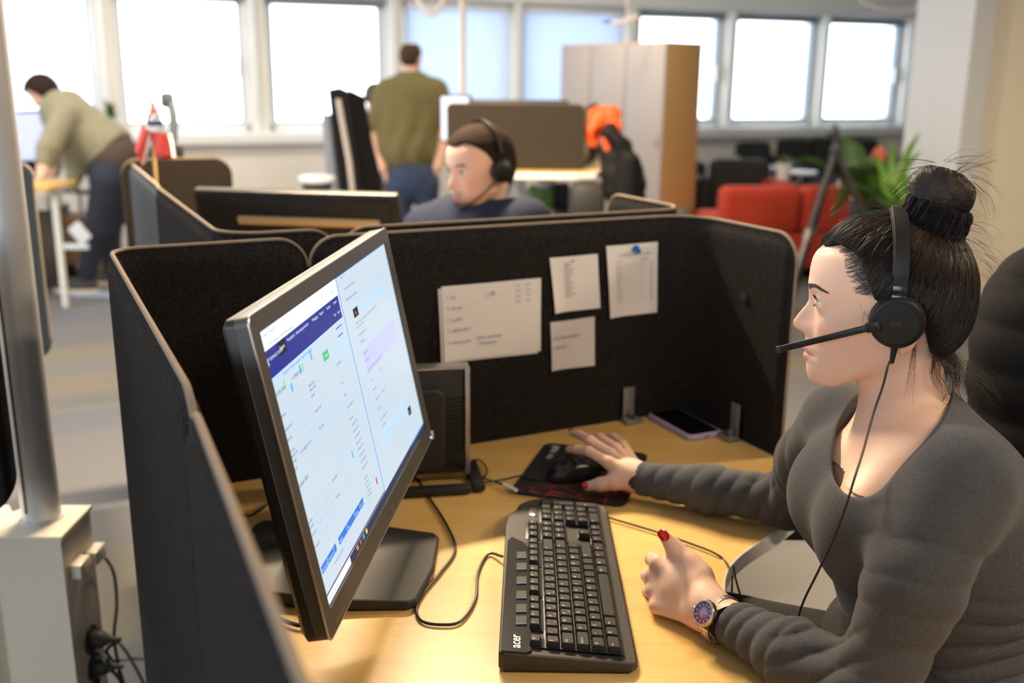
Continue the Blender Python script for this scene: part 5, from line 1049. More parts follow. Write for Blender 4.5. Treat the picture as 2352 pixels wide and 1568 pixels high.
# loose hairs
L_ = []; g = random.Random(9)
for c_ in range(30):                                                     # wavy locks at the nape
    st0 = hd.to(-.048-.022*g.random(), -.030-.022*g.random(), .050-.075*g.random()); L1 = .050+.055*g.random(); cu = .008+.013*g.random(); ph_ = g.random()*6; sp = .8+g.random()*1.3; dv = -.006-.050*g.random()
    for k in range(11):
        st = st0+np.array([g.random()-.5, g.random()-.5, g.random()-.5])*.007; l_ = L1*(.85+.3*g.random()); e_ = .0035*(g.random()-.5); pts = []
        for i in range(20):
            t = i/19; pts.append(st+hd.f*(dv*t-cu*math.sin(t*sp*3.1+ph_)*t*1.1+e_*t*3)+hd.u*(-l_*t*(1-.25*t)+cu*(math.cos(t*sp*3.1+ph_)-math.cos(ph_))*t)+hd.w*(.010*t*math.sin(ph_*3+t*3)+e_*2*t))
        L_.append(pts)
for k in range(16):                                                      # wisps behind and before the ear
    st = hd.to(-.034, -.012-.01*g.random(), .066); pts = [st+hd.f*(.006*math.sin(t*3+k))*t+hd.u*(-(.05+.05*g.random()*0+.003*k)*t)+hd.w*(.004*math.sin(t*4+k)) for t in np.linspace(0, 1, 14)]; L_.append(pts)
for k in range(6):
    st = hd.to(.030-.003*k*g.random(), .028, .069); L_.append([st+hd.f*(-.004*t+.003*math.sin(t*3+k))+hd.u*(-(.028+.006*k)*t)+hd.w*(.003*t) for t in np.linspace(0, 1, 12)])
for k in range(14):                                                      # tuft sticking out of the bun
    st = hd.to(-.052, .160, .010*g.random()); e = hd.to(-.080-.026*g.random(), .178+.022*g.random()*(1 if k % 2 else .3), .02*g.random()); m_ = (st+e)/2+hd.u*(.006*(g.random()-.2)); L_.append(spline([st, m_, e], 6))
for k in range(110):                                                     # fly-aways over the crown, back and bun
    a = (1.0+g.random()*2.1) if k % 3 else g.random()*3.3-.2; c_ = hd.to(-.01, .03, 0) if k % 3 else hd.to(-.044, .14, 0); rr = (.098 if k % 3 else .036)+.002; w0_ = (g.random()-.3)*.07*(1 if k % 3 else .4); st = c_+(hd.f*math.cos(a)+hd.u*math.sin(a))*rr*math.sqrt(max(.1, 1-(w0_/.09)**2))+hd.w*w0_; tg = -hd.f*math.sin(a)*-1+hd.u*math.cos(a)*-1
    tg = tg*(-1 if math.cos(a) > 0 else 1); L1 = .02+.035*g.random(); no = (hd.f*math.cos(a)+hd.u*math.sin(a)); L_.append([st+tg*(-L1*t)+no*(L1*.55*math.sin(t*2.2+g.random()*.05)*(.3+.5*((k*37) % 10)/10)) for t in np.linspace(0, 1, 10)])
for k in range(12):
    st = hd.to(.080-.0022*k, .078+.0016*k*.8, (g.random()-.2)*.04); L_.append([st-hd.f*(.03*t)+hd.u*(.012*math.sin(t*3.0)*(.4+.6*g.random())*(1-.5*t)+.016*t) for t in np.linspace(0, 1, 8)])
hairs('loose_hair', L_, .00024, M_HAIR2, hair)
L_ = []
for k in range(420):                                                     # fine hairs that thin out at the temple
    v0_ = .024+.050*g.random(); u0_ = float(np.interp(v0_, UM[:, 0], UM[:, 1]))+.014*g.random()**2; w0_ = .066*math.sqrt(max(.05, 1-(u0_/.0905)**2)); sg = 1 if k % 5 else -1
    a = hd.to(u0_, v0_, sg*w0_); e = hd.to(u0_-.022, v0_+.004+.010*g.random(), sg*.0745); pts = np.array([a*(1-t)+e*t for t in np.linspace(0, 1, 7)], f32); q = hd.loc(pts)
    for _ in range(6): dd = np.clip(hd.field(pts)-.0006, -.006, .006); q[:, 2] -= sg*dd; pts = tow(q)
    if np.abs(hd.field(pts)-.0006).max() < .002: L_.append(pts)
hairs('temple_hair', L_, .00022, M_HAIR2, hair)
# ---- headset
hs = empty('headset', hd.to(-.0115, -.003, .09), 'black on-ear headset with straight microphone boom worn by the woman', 'headset')
M_HS = mat('headset_black', (.006, .006, .0065), .42, spec=.35); M_HSL = mat('headset_cushion', (.012, .012, .012), .7); M_HSB = mat('headset_band_black', (.008, .0075, .0075), .5, spec=.35)
axw = [hd.f, hd.u, hd.w]
for sg in (1, -1):
    c = hd.to(-.0115, -.003, 0)
    A_ = [hd.f, hd.u*sg, hd.w*sg]
    b_ = MB(); b_.lathe([(.0, .0700), (.026, .0700), (.0310, .0715), (.0318, .0770), (.0300, .0810), (0, .0812)], c, 40, 0, A_); build('ear_cushion', b_, M_HSL, hs)
    b_ = MB(); b_.lathe([(.0, .0805), (.0298, .0805), (.0305, .0830), (.0300, .0872), (.0272, .0896), (.0255, .0900), (.0250, .0893), (0, .0893)], c, 40, 0, A_); cup = build('ear_cup', b_, M_HS, hs)
    if sg > 0:
        b_ = MB(); b_.lathe([(.0, .0890), (.0247, .0890), (.0246, .0898), (.0100, .0902), (.0098, .0899), (0, .0899)], c, 40, 0, A_); build('cup_disc', b_, mat('cup_disc_black', (.008, .008, .008), .6, spec=.3), cup)
        b_ = MB(); text_mb(b_, 'Jabra', c+hd.w*.0903+hd.f*.0072-hd.u*.0018, -hd.f, hd.u, .0062); build('lettering', b_, mat('faint_print', (.045, .045, .046), .35), cup)
band = []; lin = []
pts = spline([(-.0112, .0375, .0800), (-.0108, .060, .0800), (-.0085, .088, .0690), (-.0050, .109, .0450), (-.0020, .1195, .0170), (-.0010, .1210, 0), (-.0020, .1195, -.0170), (-.0050, .109, -.0450), (-.0085, .088, -.0690), (-.0108, .060, -.0800), (-.0112, .0375, -.0800)], 6)
rows = []; rows2 = []
for i, q in enumerate(pts):
    t = pts[min(i+1, len(pts)-1)]-pts[max(i-1, 0)]; nn = np.array([0, -t[2], t[1]]) if True else 0; nn = nn/np.linalg.norm(nn); nn = nn if nn[1] > 0 or abs(nn[1]) < 1e-6 else -nn
    nn = np.array([0, q[1]-.03, q[2]]); nn /= np.linalg.norm(nn); wd = .0095*(1.0-.08*abs(q[2])/.08)
    rows.append([hd.to(*(q+nn*b+np.array([a, 0, 0]))) for a, b in ((-wd, .0005), (-wd+.001, .0018), (0, .0026), (wd-.001, .0018), (wd, .0005), (wd, -.0012), (0, -.0016), (-wd, -.0012))])
    rows2.append([hd.to(*(q+nn*b+np.array([a, 0, 0]))) for a, b in ((-wd*.8, -.0016), (wd*1.12, -.0014), (wd*1.12, -.0052), (-wd*.8, -.0060))])
b_ = MB(); b_.grid(rows, 0, True); b_.add(rows[0], [list(range(8))]); b_.add(rows[-1], [list(range(8))]); build('headband', b_, M_HSB, hs)
b_ = MB(); b_.grid(rows2[4:-4], 0, True); build('band_padding', b_, mat('grey_band_padding', (.05, .06, .085), .6), hs)
for sg in (1, -1):
    b_ = MB(); b_.box(hd.to(-.0112, .0335, sg*.0808), (.0168, .014, .0042), axw, .0012); b_.box(hd.to(-.0112, .0250, sg*.0822), (.0180, .0105, .0060), axw, .0015); build('slider', b_, mat('headset_gloss', (.010, .010, .011), .2), hs)
m0 = hd.to(.0190, -.0118, .0855); m1 = hd.to(.1215, -.0575, .0500); dm = m1-m0; Lm = np.linalg.norm(dm); dm /= Lm; mw = np.cross(dm, hd.u); mw /= np.linalg.norm(mw); mu_ = np.cross(mw, dm)
b_ = MB(); b_.box((m0+m1)/2, (Lm, .0082, .0048), [dm, mu_, mw], .0012); b_.box(m0-dm*.006, (.018, .012, .007), [dm, mu_, mw], .002); bm_ = build('microphone_boom', b_, M_HS, hs)
b_ = MB(); b_.box(m1+dm*.0015, (.006, .0088, .0056), [dm, mu_, mw], .0015); build('microphone_tip', b_, M_BLKM, bm_)
for k in range(4): b_ = MB(); b_.box(m1-dm*(.010+k*.0024)-mw*.0025*(1 if mw@hd.w < 0 else -1), (.0009, .005, .0006), [dm, mu_, mw]); build('microphone_slot', b_, mat('deep_black', (.003, .003, .003), .8), bm_)
b_ = MB(); s0 = hd.to(-.0118, -.032, .084); s1 = hd.to(-.0105, -.052, .085)
b_.tube([s0, s0*.6+s1*.4, s1], [.0042, .0036, .0026], 10); build('strain_relief', b_, M_HS, hs)
b_ = MB(); cp = [s1, at(2041, 835, 1.150), at(2028, 885, 1.146), at(2006, 950, 1.138), at(1984, 1030, 1.120), at(1962, 1100, 1.102), at(1942, 1165, 1.100), at(1915, 1235, 1.125), at(1880, 1310, 1.155), at(1848, 1375, 1.185), at(1832, 1422, 1.20), at(1822, 1470, 1.215)]
b_.tube(spline(cp, 8), .0014, 8); build('cord', b_, M_CAB, hs)
# ---- watch on the left wrist
wc = wrL+dL*.006+np.array([0, 0, -.003]); nC = EYE-wc+np.array([0, 0, -.22]); nC = nC-dL*(nC@dL); nC /= np.linalg.norm(nC); nC = nC*.97-np.cross(dL, nC)*.10; nC /= np.linalg.norm(nC); sC = np.cross(nC, dL)
wt = empty('wristwatch', wc+nC*.03, 'rose gold and steel wristwatch with violet and red dial on the woman\'s left wrist', 'watch')
M_STEEL = mat('rose_steel', (.62, .50, .42), .22, 1.0); M_GOLD = mat('pale_gold', (.85, .66, .42), .25, 1.0)
def wr(a, r_=.0305): return wc+nC*math.cos(a)*r_*.93+sC*math.sin(a)*r_*1.0
for k in range(-16, 16):
    a = (k+.5)*math.pi/16
    if abs(a) < .50: continue
    for j in range(3):
        b_ = MB(); t_ = -nC*math.sin(a)*.93+sC*math.cos(a); t_ /= np.linalg.norm(t_); n_ = np.cross(dL, t_); b_.box(wr(a)+dL*(j-1)*.0048, (.0050, .0044 if j != 1 else .0046, .0022), [t_, dL, n_], .0006); build('bracelet_link', b_, M_STEEL if j != 1 else M_GOLD, wt)
oC = wc+nC*.0290; Aw = [dL, sC, nC]
b_ = MB(); b_.lathe([(0, -.001), (.0150, -.001), (.0172, .001), (.0172, .0055), (.0160, .0072), (.0138, .0076), (.0134, .0062), (0, .0062)], oC, 40, 0, Aw); build('watch_case', b_, M_STEEL, wt)
b_ = MB()
for k in range(30): a = 2*math.pi*k/30; b_.box(oC+nC*.0076+(dL*math.cos(a)+sC*math.sin(a))*.0150, (.0018, .0018, .0012), [dL*math.cos(a)+sC*math.sin(a), -dL*math.sin(a)+sC*math.cos(a), nC], .0004)
build('bezel_stones', b_, mat('clear_stones', (.85, .80, .76), .08, .6), wt)
def dial_mat():
    m = bpy.data.materials.new('violet_red_dial'); m.use_nodes = True; nt = m.node_tree; b = nt.nodes['Principled BSDF']; b.inputs['Roughness'].default_value = .15; a = nt.nodes.new('ShaderNodeVertexColor'); a.layer_name = 'tint'; nt.links.new(a.outputs[0], b.inputs['Base Color']); return m
b_ = MB(); b_.lathe([(0, .0060), (.006, .0064), (.0100, .0064), (.0134, .0064)], oC, 40, 0, Aw); V_ = np.concatenate(b_.v); dn_ = (V_-oC)@np.cross(nC, [1, 0, 0]) if False else (V_-oC)@(UP*-1+RT*.3)
t_ = np.clip(dn_/.0134*.5+.5, 0, 1)[:, None]; tint_ = np.array([.26, .24, .48])*(1-ss(t_, .35, .75))+np.array([.50, .025, .10])*ss(t_, .35, .75); build('dial', b_, dial_mat(), wt, tints=tint_)
b_ = MB(); b_.box(oC+nC*.0070+dL*.0035, (.0090, .0009, .0004), Aw); b_.box(oC+nC*.0070-(dL*.3-sC*.95)*-.0028, (.0009, .0075, .0004), [dL*.95+sC*.3, -dL*.3+sC*.95, nC]); build('watch_hands', b_, M_SILV, wt)
b_ = MB()
for k in range(12): a = 2*math.pi*k/12; b_.box(oC+nC*.0067+(dL*math.cos(a)+sC*math.sin(a))*.0112, (.0022, .0008, .0003), [dL*math.cos(a)+sC*math.sin(a), -dL*math.sin(a)+sC*math.cos(a), nC])
build('hour_marks', b_, mat('white_marks', (.75, .72, .78), .4), wt)
b_ = MB(); b_.tube([oC+nC*.003-dL*.0165, oC+nC*.003-dL*.0195], .0022, 12); build('crown', b_, M_STEEL, wt)
# ------------------------------------------------------------------ the other people
def simple_hair(h, mask, name, m, parent, grow=0.0, res=.004):
    v_, q_ = surf(lambda p: smax((lambda q: hair_h(q)*h.k-grow)(h.loc(p)), mask(h.loc(p)), .008)+.0012*vnoise(p, 160, 1), h.O-.15, h.O+.16, res); return mesh_surf(name, v_, q_, m, parent)
SK2 = (.70, .44, .33)
M_SK2 = tint_mat('skin_fair', SK2, rough=.5, spec=.3, sss=.12)
# seated man with headset
man = empty('person', at(1110, 620, 2.85)*[1, 1, 0], 'man with headset and short beard in navy sweater seated behind the screens', 'person')
mh = Head(at(1106, 384, 2.78), (-.80, -.56, -.13), k=1.03, male=1)
mt = mh.to(-.035, -.25, 0); mf = np.array([-.85, -.5, 0]); mf /= np.linalg.norm(mf); ml = np.array([-mf[1], mf[0], 0])*1.0
sA, sB = at(1208, 514, 2.72), at(982, 530, 2.92)
def m_torso(p, g=0.):
    c = (sA+sB)/2; d = ell(p, c+[0, 0, -.12], (.19+g, .13+g, .21+g), [(sA-sB)/np.linalg.norm(sA-sB), np.cross([0, 0, 1], (sA-sB)/np.linalg.norm(sA-sB)), [0, 0, 1]])
    d = smin(d, rc(p, mh.to(-.030, -.145, 0), sA, .052+g, .060+g), .06); d = smin(d, rc(p, mh.to(-.030, -.145, 0), sB, .052+g, .060+g), .06); return d
def m_arm(p, g=0.):
    a = chain(p, [(sA, .062+g), (sA+[.02, -.05, -.29], .050+g), (sA+[-.20, -.14, -.31], .034+g)], .02); return smin(a, chain(p, [(sB, .062+g), (sB+[-.06, .0, -.29], .050+g), (sB+[-.20, -.16, -.31], .034+g)], .02), .02)
def m_skin(p):
    d = smin(mh.field(p), m_torso(p, -.012), .02); d = smin(d, m_arm(p, -.010), .02)
    for s_, k in ((sA+[-.20, -.14, -.31], 1), (sB+[-.20, -.16, -.31], -1)):
        d = smin(d, rc(p, s_, s_+[-.10, -.02, -.005], .026, .030), .01)
        for j in range(4): d = smin(d, rc(p, s_+[-.10, -.045+.018*j, 0], s_+[-.175, -.055+.022*j, -.012], .011, .008), .005)
        d = smin(d, rc(p, s_+[-.05, .03*k, 0], s_+[-.11, .055*k, -.01], .012, .009), .006)
    return d
v_, q_ = surf(m_skin, at(1106, 700, 2.8)-[.45, .35, .10], mh.O+[.35, .35, .16], .0042)
T = mh.tint(v_, SK2, (.55, .26, .22)); q = mh.loc(v_.astype(f32)); bd = ss(q[:, 0], .045, .075)*ss(-q[:, 1], .072, .082)*ss(q[:, 1], -.125, -.105)*.7+1.2*ss(q[:, 0], .070, .085)*np.exp(-((q[:, 1]+.0535)/.006)**2)*ss(-np.abs(q[:, 2]), -.030, -.02)*.5+.45*ss(-q[:, 1], .05, .075)*ss(q[:, 0], .0, .02)
T = T*(1-bd[:, None])+np.array([.20, .11, .06])*bd[:, None]; mesh_surf('body', v_, q_, M_SK2, man, T); mh.eyes(man, iris=(.10, .12, .12))
for sg in (1, -1): L_ = [[mh.to(.0955-.012*abs(t-.2), .019+.004*math.sin(t*2.4)+j*.0015, sg*(.014+.036*t)), mh.to(.0955-.012*abs(t-.1), .021+.004*math.sin(t*2.6)+j*.0012, sg*(.020+.036*t))] for t in np.linspace(0, 1, 24) for j in (-1, 0, 1)]; hairs('eyebrow', L_, .0009, M_BROW, man)
UM2 = np.array([(-.06, -.062), (-.03, -.055), (0, -.046), (.008, -.030), (.010, .006), (.030, .016), (.050, .030), (.064, .046), (.075, .060), (.09, .12)])
def m_mask(q): return np.minimum(.070+.012*ss(np.abs(q[:, 2]), .015, .04)-q[:, 1], q[:, 0]-np.interp(q[:, 1], UM2[:, 0], UM2[:, 1]).astype(f32))
simple_hair(mh, m_mask, 'hair', mat('short_brown_hair', (.022, .012, .007), .8, spec=.12, bump=.8, bscale=350), man, grow=.003)
def msw(p): d = smin(m_torso(p, .006), m_arm(p, .006), .03); return smax(d, -chain(p, [(mh.to(-.035, -.10, 0), .076), (mh.to(.035, -.175, 0), .058), (mh.to(.075, -.235, 0), .018)], .02), .005)+.0015*vnoise(p, 30, 2)
v_, q_ = surf(msw, at(1106, 720, 2.8)-[.40, .30, .05], mh.O+[.40, .35, 0], .006); mesh_surf('sweater', v_, q_, mat('navy_knit', (.024, .031, .058), .9, spec=.2, color2=(.016, .021, .040), nscale=200, bump=.3, bscale=400), man)
def mcol(p):
    q = mh.loc(p); d = rc(q, (-.030, -.040, 0), (-.040, -.18, 0), .060, .070); d = smin(d, rc(q, (-.030, -.13, 0), (.030, -.20, 0), .060, .048), .03); return smax(d, (q[:, 0]+.075)*.64+(q[:, 1]+.045)*.77, .004)
v_, q_ = surf(mcol, mh.to(0, -.15, 0)-.13, mh.to(0, -.10, 0)+.14, .0035); mesh_surf('shirt_collar', v_, q_, mat('light_blue_shirt', (.42, .48, .62), .85), man, label='light blue shirt collar')
mhs = empty('headset', mh.to(0, 0, .09), 'black headset with thin boom worn by the seated man', 'headset')
for sg in (1, -1): b_ = MB(); b_.lathe([(0, .072), (.031, .072), (.034, .080), (.032, .094), (.024, .100), (0, .1005)], mh.to(-.010, -.005, 0), 28, 0, [mh.f, mh.u*sg, mh.w*sg]); build('ear_cup', b_, M_HS, mhs)
b_ = MB(); b_.tube([mh.to(-.012-.006*math.cos(a), .035+.088*math.cos(a), .087*math.sin(a)) for a in np.linspace(-1.5, 1.5, 24)], [.0075]*24, 8, 0, True, .35); build('headband', b_, M_HSB, mhs)
b_ = MB(); b_.tube(spline([mh.to(.01, -.02, .095), mh.to(.07, -.06, .085), mh.to(.115, -.085, .055)], 6), .0026, 6); build('microphone_boom', b_, M_HS, mhs)
# standing man seen from behind
zs = 7.2; J = lambda x, y, z=zs: at(x, y, z)
st = empty('person', J(945, 600)*[1, 1, 0], 'balding man in olive t-shirt and jeans standing with his back to us', 'person')
sh_ = Head(J(944, 133), (.25, .97, 0), k=1.0, male=1)
def s_trunk(p, g=0.):
    d = ell(p, J(941, 240), (.235+g, .150+g, .20+g)); d = smin(d, ell(p, J(938, 320), (.215+g, .155+g, .26+g)), .08)
    for a in (J(888, 213), J(1000, 208)): d = smin(d, rc(p, J(944, 185), a, .07+g, .075+g), .05)
    return d
aL_ = [(J(885, 215), .075), (J(862, 290), .056), (J(856, 320), .048), (J(880, 388, 7.15), .034)]; aR_ = [(J(1003, 210), .075), (J(1022, 280), .056), (J(1020, 320), .048), (J(1004, 384, 7.15), .034)]
def s_skin(p): 
    d = smin(sh_.field(p), s_trunk(p, -.02), .03)
    for a in (aL_, aR_):
        d = smin(d, chain(p, a, .02), .03); w_ = a[-1][0]
        for j in range(4): d = smin(d, rc(p, w_, w_+np.array([(.02 if a is aL_ else -.02)+.008*j, .0+.006*j, -.09]), .016, .010), .008)
        d = smin(d, rc(p, w_, w_+np.array([.03 if a is aL_ else -.03, -.03, -.06]), .014, .010), .008)
    return d
v_, q_ = surf(s_skin, J(941, 460)-[.45, .35, 0], sh_.O+[.45, .35, .16], .008); mesh_surf('body', v_, q_, M_SK2, st, sh_.tint(v_, SK2, SK2)); sh_.eyes(st, iris=(.11, .12, .12))
UM3 = np.array([(-.06, .0), (-.03, -.04), (0, -.03), (.010, -.02), (.014, .012), (.05, .03), (.09, .03)])
def bald(q): return smax(np.minimum(.2-q[:, 1], q[:, 0]-np.interp(q[:, 1], UM3[:, 0], UM3[:, 1]).astype(f32)), -ell(q, (.0, .110, 0), (.062, .035, .045)), .015)
simple_hair(sh_, bald, 'hair', mat('brown_fringe_hair', (.06, .038, .024), .8, spec=.15, bump=.6, bscale=300), st, grow=.001, res=.006)
M_OLIVE = mat('olive_cotton', (.145, .125, .056), .9, spec=.2, bump=.2, bscale=300)
def s_shirt(p):
    d = s_trunk(p, .008); 
    for a in (aL_, aR_): d = smin(d, chain(p, [(a[0][0], .083), (a[1][0]*.9+a[2][0]*.1, .074)], .02), .04)
    d = smin(d, ell(p, J(938, 350), (.205, .165, .16)), .06); d = d+.007*np.sin(p[:, 0]*42+np.sin(p[:, 2]*9)*2)*ss(-p[:, 2], -1.45, -1.1)+.004*vnoise(p, 18, 1)
    d = smax(d, -(p[:, 2]-J(938, 386)[2]), .01); return smax(d, -rc(p, J(944, 140), J(944, 172), .058, .072), .01)
v_, q_ = surf(s_shirt, J(941, 430)-[.45, .35, 0], J(944, 150)+[.45, .35, 0], .009, 1.4); mesh_surf('t_shirt', v_, q_, M_OLIVE, st)
def s_jeans(p):
    d = ell(p, J(948, 410), (.185, .135, .16)); 
    for dx in (-.085, .10): c = J(948, 430)+[dx, 0, 0]; d = smin(d, chain(p, [(c, .095), (c*[1, 1, 0]+[0, 0, .48], .070), (c*[1, 1, 0]+[0, 0, .08], .055)], .03), .04)
    return smax(d, p[:, 2]-J(938, 372)[2], .01)+.003*vnoise(p, 30, 4)
v_, q_ = surf(s_jeans, J(948, 430)*[1, 1, 0]-[.4, .3, 0], J(948, 370)+[.4, .3, 0], .012); mesh_surf('jeans', v_, q_, mat('dark_blue_denim', (.022, .035, .085), .85, color2=(.035, .055, .12), nscale=30), st)
for dx in (-.09, .10): c = J(948, 430)*[1, 1, 0]+[dx, .05, 0]; v_, q_ = surf(lambda p: smax(ell(p, c+[0, 0, .04], (.05, .14, .055)), -(p[:, 2]-.004), .01), c-[.1, .2, .02], c+[.1, .2, .15], .012); mesh_surf('shoe', v_, q_, M_BLKM, st)
# person in a white shirt, almost hidden behind him
wp = empty('person', at(848, 600, 8.1)*[1, 1, 0], 'person in white shirt mostly hidden behind the man in olive', 'person')
H2 = Head(at(862, 222, 8.1), (.7, .7, 0), k=1.0)
def w_t(p, g=0.): return smin(smin(ell(p, at(868, 330, 8.1), (.19+g, .13+g, .30+g)), rc(p, H2.to(-.03, -.15, 0), at(845, 290, 8.05), .05+g, .065+g), .05), chain(p, [(at(845, 290, 8.05), .065+g), (at(846, 350, 8.0), .052+g), (at(862, 385, 8.0), .04+g)], .02), .03)
v_, q_ = surf(lambda p: smin(H2.field(p), w_t(p, -.01), .02), at(868, 440, 8.1)-[.35, .3, 0], H2.O+[.4, .3, .16], .010); mesh_surf('body', v_, q_, M_SK2, wp, H2.tint(v_, SK2, LIP))
simple_hair(H2, hair_mask, 'hair', mat('mid_brown_hair', (.07, .045, .03), .6), wp, res=.008)
v_, q_ = surf(lambda p: smax(w_t(p, .006), -rc(p, H2.to(-.02, -.08, 0), H2.to(0, -.17, 0), .055, .06), .01), at(868, 450, 8.1)-[.35, .3, 0], H2.O+[.4, .3, 0], .012); mesh_surf('shirt', v_, q_, mat('white_shirt', (.62, .66, .74), .85), wp)
v_, q_ = surf(lambda p: smin(chain(p, [(at(872, 430, 8.1), .15), (at(872, 430, 8.1)*[1, 1, 0]+[-.05, 0, .1], .07)], .02), chain(p, [(at(880, 430, 8.1), .15), (at(880, 430, 8.1)*[1, 1, 0]+[.12, 0, .1], .07)], .02), .05), at(872, 430, 8.1)*[1, 1, 0]-[.3, .3, 0], at(872, 410, 8.1)+[.35, .3, .2], .014); mesh_surf('trousers', v_, q_, mat('grey_trousers', (.10, .10, .11), .9), wp)
# woman bending over the desk at the far left
zb = 6.8; B = lambda x, y, z=zb: at(x, y, z)
bw = empty('person', B(215, 690)*[1, 1, 0], 'woman in grey-green sweater bending over a desk at the far left', 'person')
bh = Head(B(100, 212), (-.80, -.05, -.60), up=(-.35, 0, .9), k=1.02)
bq = bh.to(-.03, -.13, 0)
def b_trunk(p, g=0.):
    d = rc(p, B(150, 262), B(255, 345), .155+g, .165+g); d = smin(d, ell(p, B(192, 330), (.20+g, .16+g, .17+g)), .08); return smin(d, rc(p, bq, B(150, 250), .06+g, .10+g), .06)
bA = [(B(150, 268, 6.62), .090), (B(112, 342, 6.5), .062), (B(96, 405, 6.45), .036)]; bB = [(B(160, 275, 6.98), .085), (B(130, 340, 7.0), .06), (B(128, 395, 7.0), .036)]
def b_skin(p):
    d = smin(bh.field(p), b_trunk(p, -.02), .03)
    for a in (bA, bB):
        d = smin(d, chain(p, a, .02), .03); w_ = a[-1][0]
        for j in range(4): d = smin(d, rc(p, w_+[-.01, -.02+.014*j, -.02], w_+[-.09, -.03+.02*j, -.06], .016, .010), .008)
        d = smin(d, rc(p, w_, w_+[-.03, -.05, -.05], .016, .011), .008)
    return d
v_, q_ = surf(b_skin, B(150, 440)-[.45, .5, 0], B(180, 175)+[.55, .5, .05], .008); mesh_surf('body', v_, q_, M_SK2, bw, bh.tint(v_, SK2, LIP)); bh.eyes(bw, iris=(.12, .12, .12))
UM4 = np.array([(-.12, -.01), (-.05, .0), (.0, .02), (.03, .035), (.06, .05), (.09, .09)])
simple_hair(bh, lambda q: np.minimum(.062-q[:, 1], q[:, 0]-np.interp(q[:, 1], UM4[:, 0], UM4[:, 1]).astype(f32)), 'hair', mat('short_dark_hair', (.022, .013, .010), .8, spec=.15, bump=.6, bscale=300), bw, grow=.016, res=.006)
M_SAGE = mat('sage_grey_knit', (.27, .25, .17), .95, color2=(.17, .165, .115), nscale=40, bump=.4, bscale=200)
def b_sw(p):
    d = b_trunk(p, .012); d = smin(d, chain(p, [(bA[0][0], .10), (bA[1][0], .078), (bA[1][0]*.55+bA[2][0]*.45, .062)], .02), .05); d = smin(d, chain(p, [(bB[0][0], .09), (bB[1][0], .07)], .02), .04)
    d = smin(d, chain(p, [(B(185, 330), .13), (B(172, 400), .055), (B(168, 432), .03)], .03), .06); n_ = (B(300, 360)-B(200, 290)); n_ = n_/np.linalg.norm(n_); d = smax(d, (p-A3(B(268, 352)))@A3(n_), .02)
    return smax(d, -rc(p, bh.O, bq, .085, .06), .01)+.008*vnoise(p, 12, 1)
v_, q_ = surf(b_sw, B(150, 450)-[.45, .5, .0], B(200, 200)+[.7, .5, .1], .010, 1.4); mesh_surf('sweater', v_, q_, M_SAGE, bw)
v_, q_ = surf(lambda p: smin(rc(p, B(245, 340), B(272, 368), .160, .165), ell(p, B(268, 368), (.17, .17, .15)), .05)+.003*vnoise(p, 20, 2), B(255, 440)-[.4, .4, 0], B(260, 290)+[.5, .4, .1], .012); mesh_surf('undershirt', v_, q_, mat('brown_jersey', (.055, .038, .030), .9), bw)
def b_leg(p):
    d = ell(p, B(262, 395), (.17, .18, .17)); d = smin(d, chain(p, [(B(250, 420, 6.72), .115), (B(222, 530, 6.75), .080), (B(200, 628, 6.85), .058)], .03), .05); return smin(d, chain(p, [(B(270, 420, 6.95), .115), (B(250, 530, 7.0), .080), (B(262, 640, 7.15), .058)], .03), .05)+.003*vnoise(p, 25, 3)
v_, q_ = surf(b_leg, B(230, 690)-[.45, .5, .05], B(262, 360)+[.5, .6, .1], .012); mesh_surf('trousers', v_, q_, mat('midnight_blue_trousers', (.012, .016, .034), .85), bw)
for c, s_ in ((B(186, 645, 6.85), -1), (B(255, 655, 7.15), -1)):
    c = np.array([c[0], c[1], .0]); v_, q_ = surf(lambda p: smax(ell(p, c+[-.03, 0, .045], (.15, .055, .065)), -(p[:, 2]-.025), .01), c-[.25, .1, .02], c+[.2, .1, .15], .012); sho = mesh_surf('shoe', v_, q_, mat('dark_sneaker', (.03, .028, .03), .7), bw)
    b_ = MB(); b_.prism([(x*.155, y*.06) for x, y in rrect(2, 2, .8, 5)], c+[-.03, 0, .002], [1, 0, 0], [0, 1, 0], [0, 0, 1], .028, 0, .006); build('sole', b_, mat('cream_rubber', (.55, .47, .36), .6), sho, label='cream rubber sole')
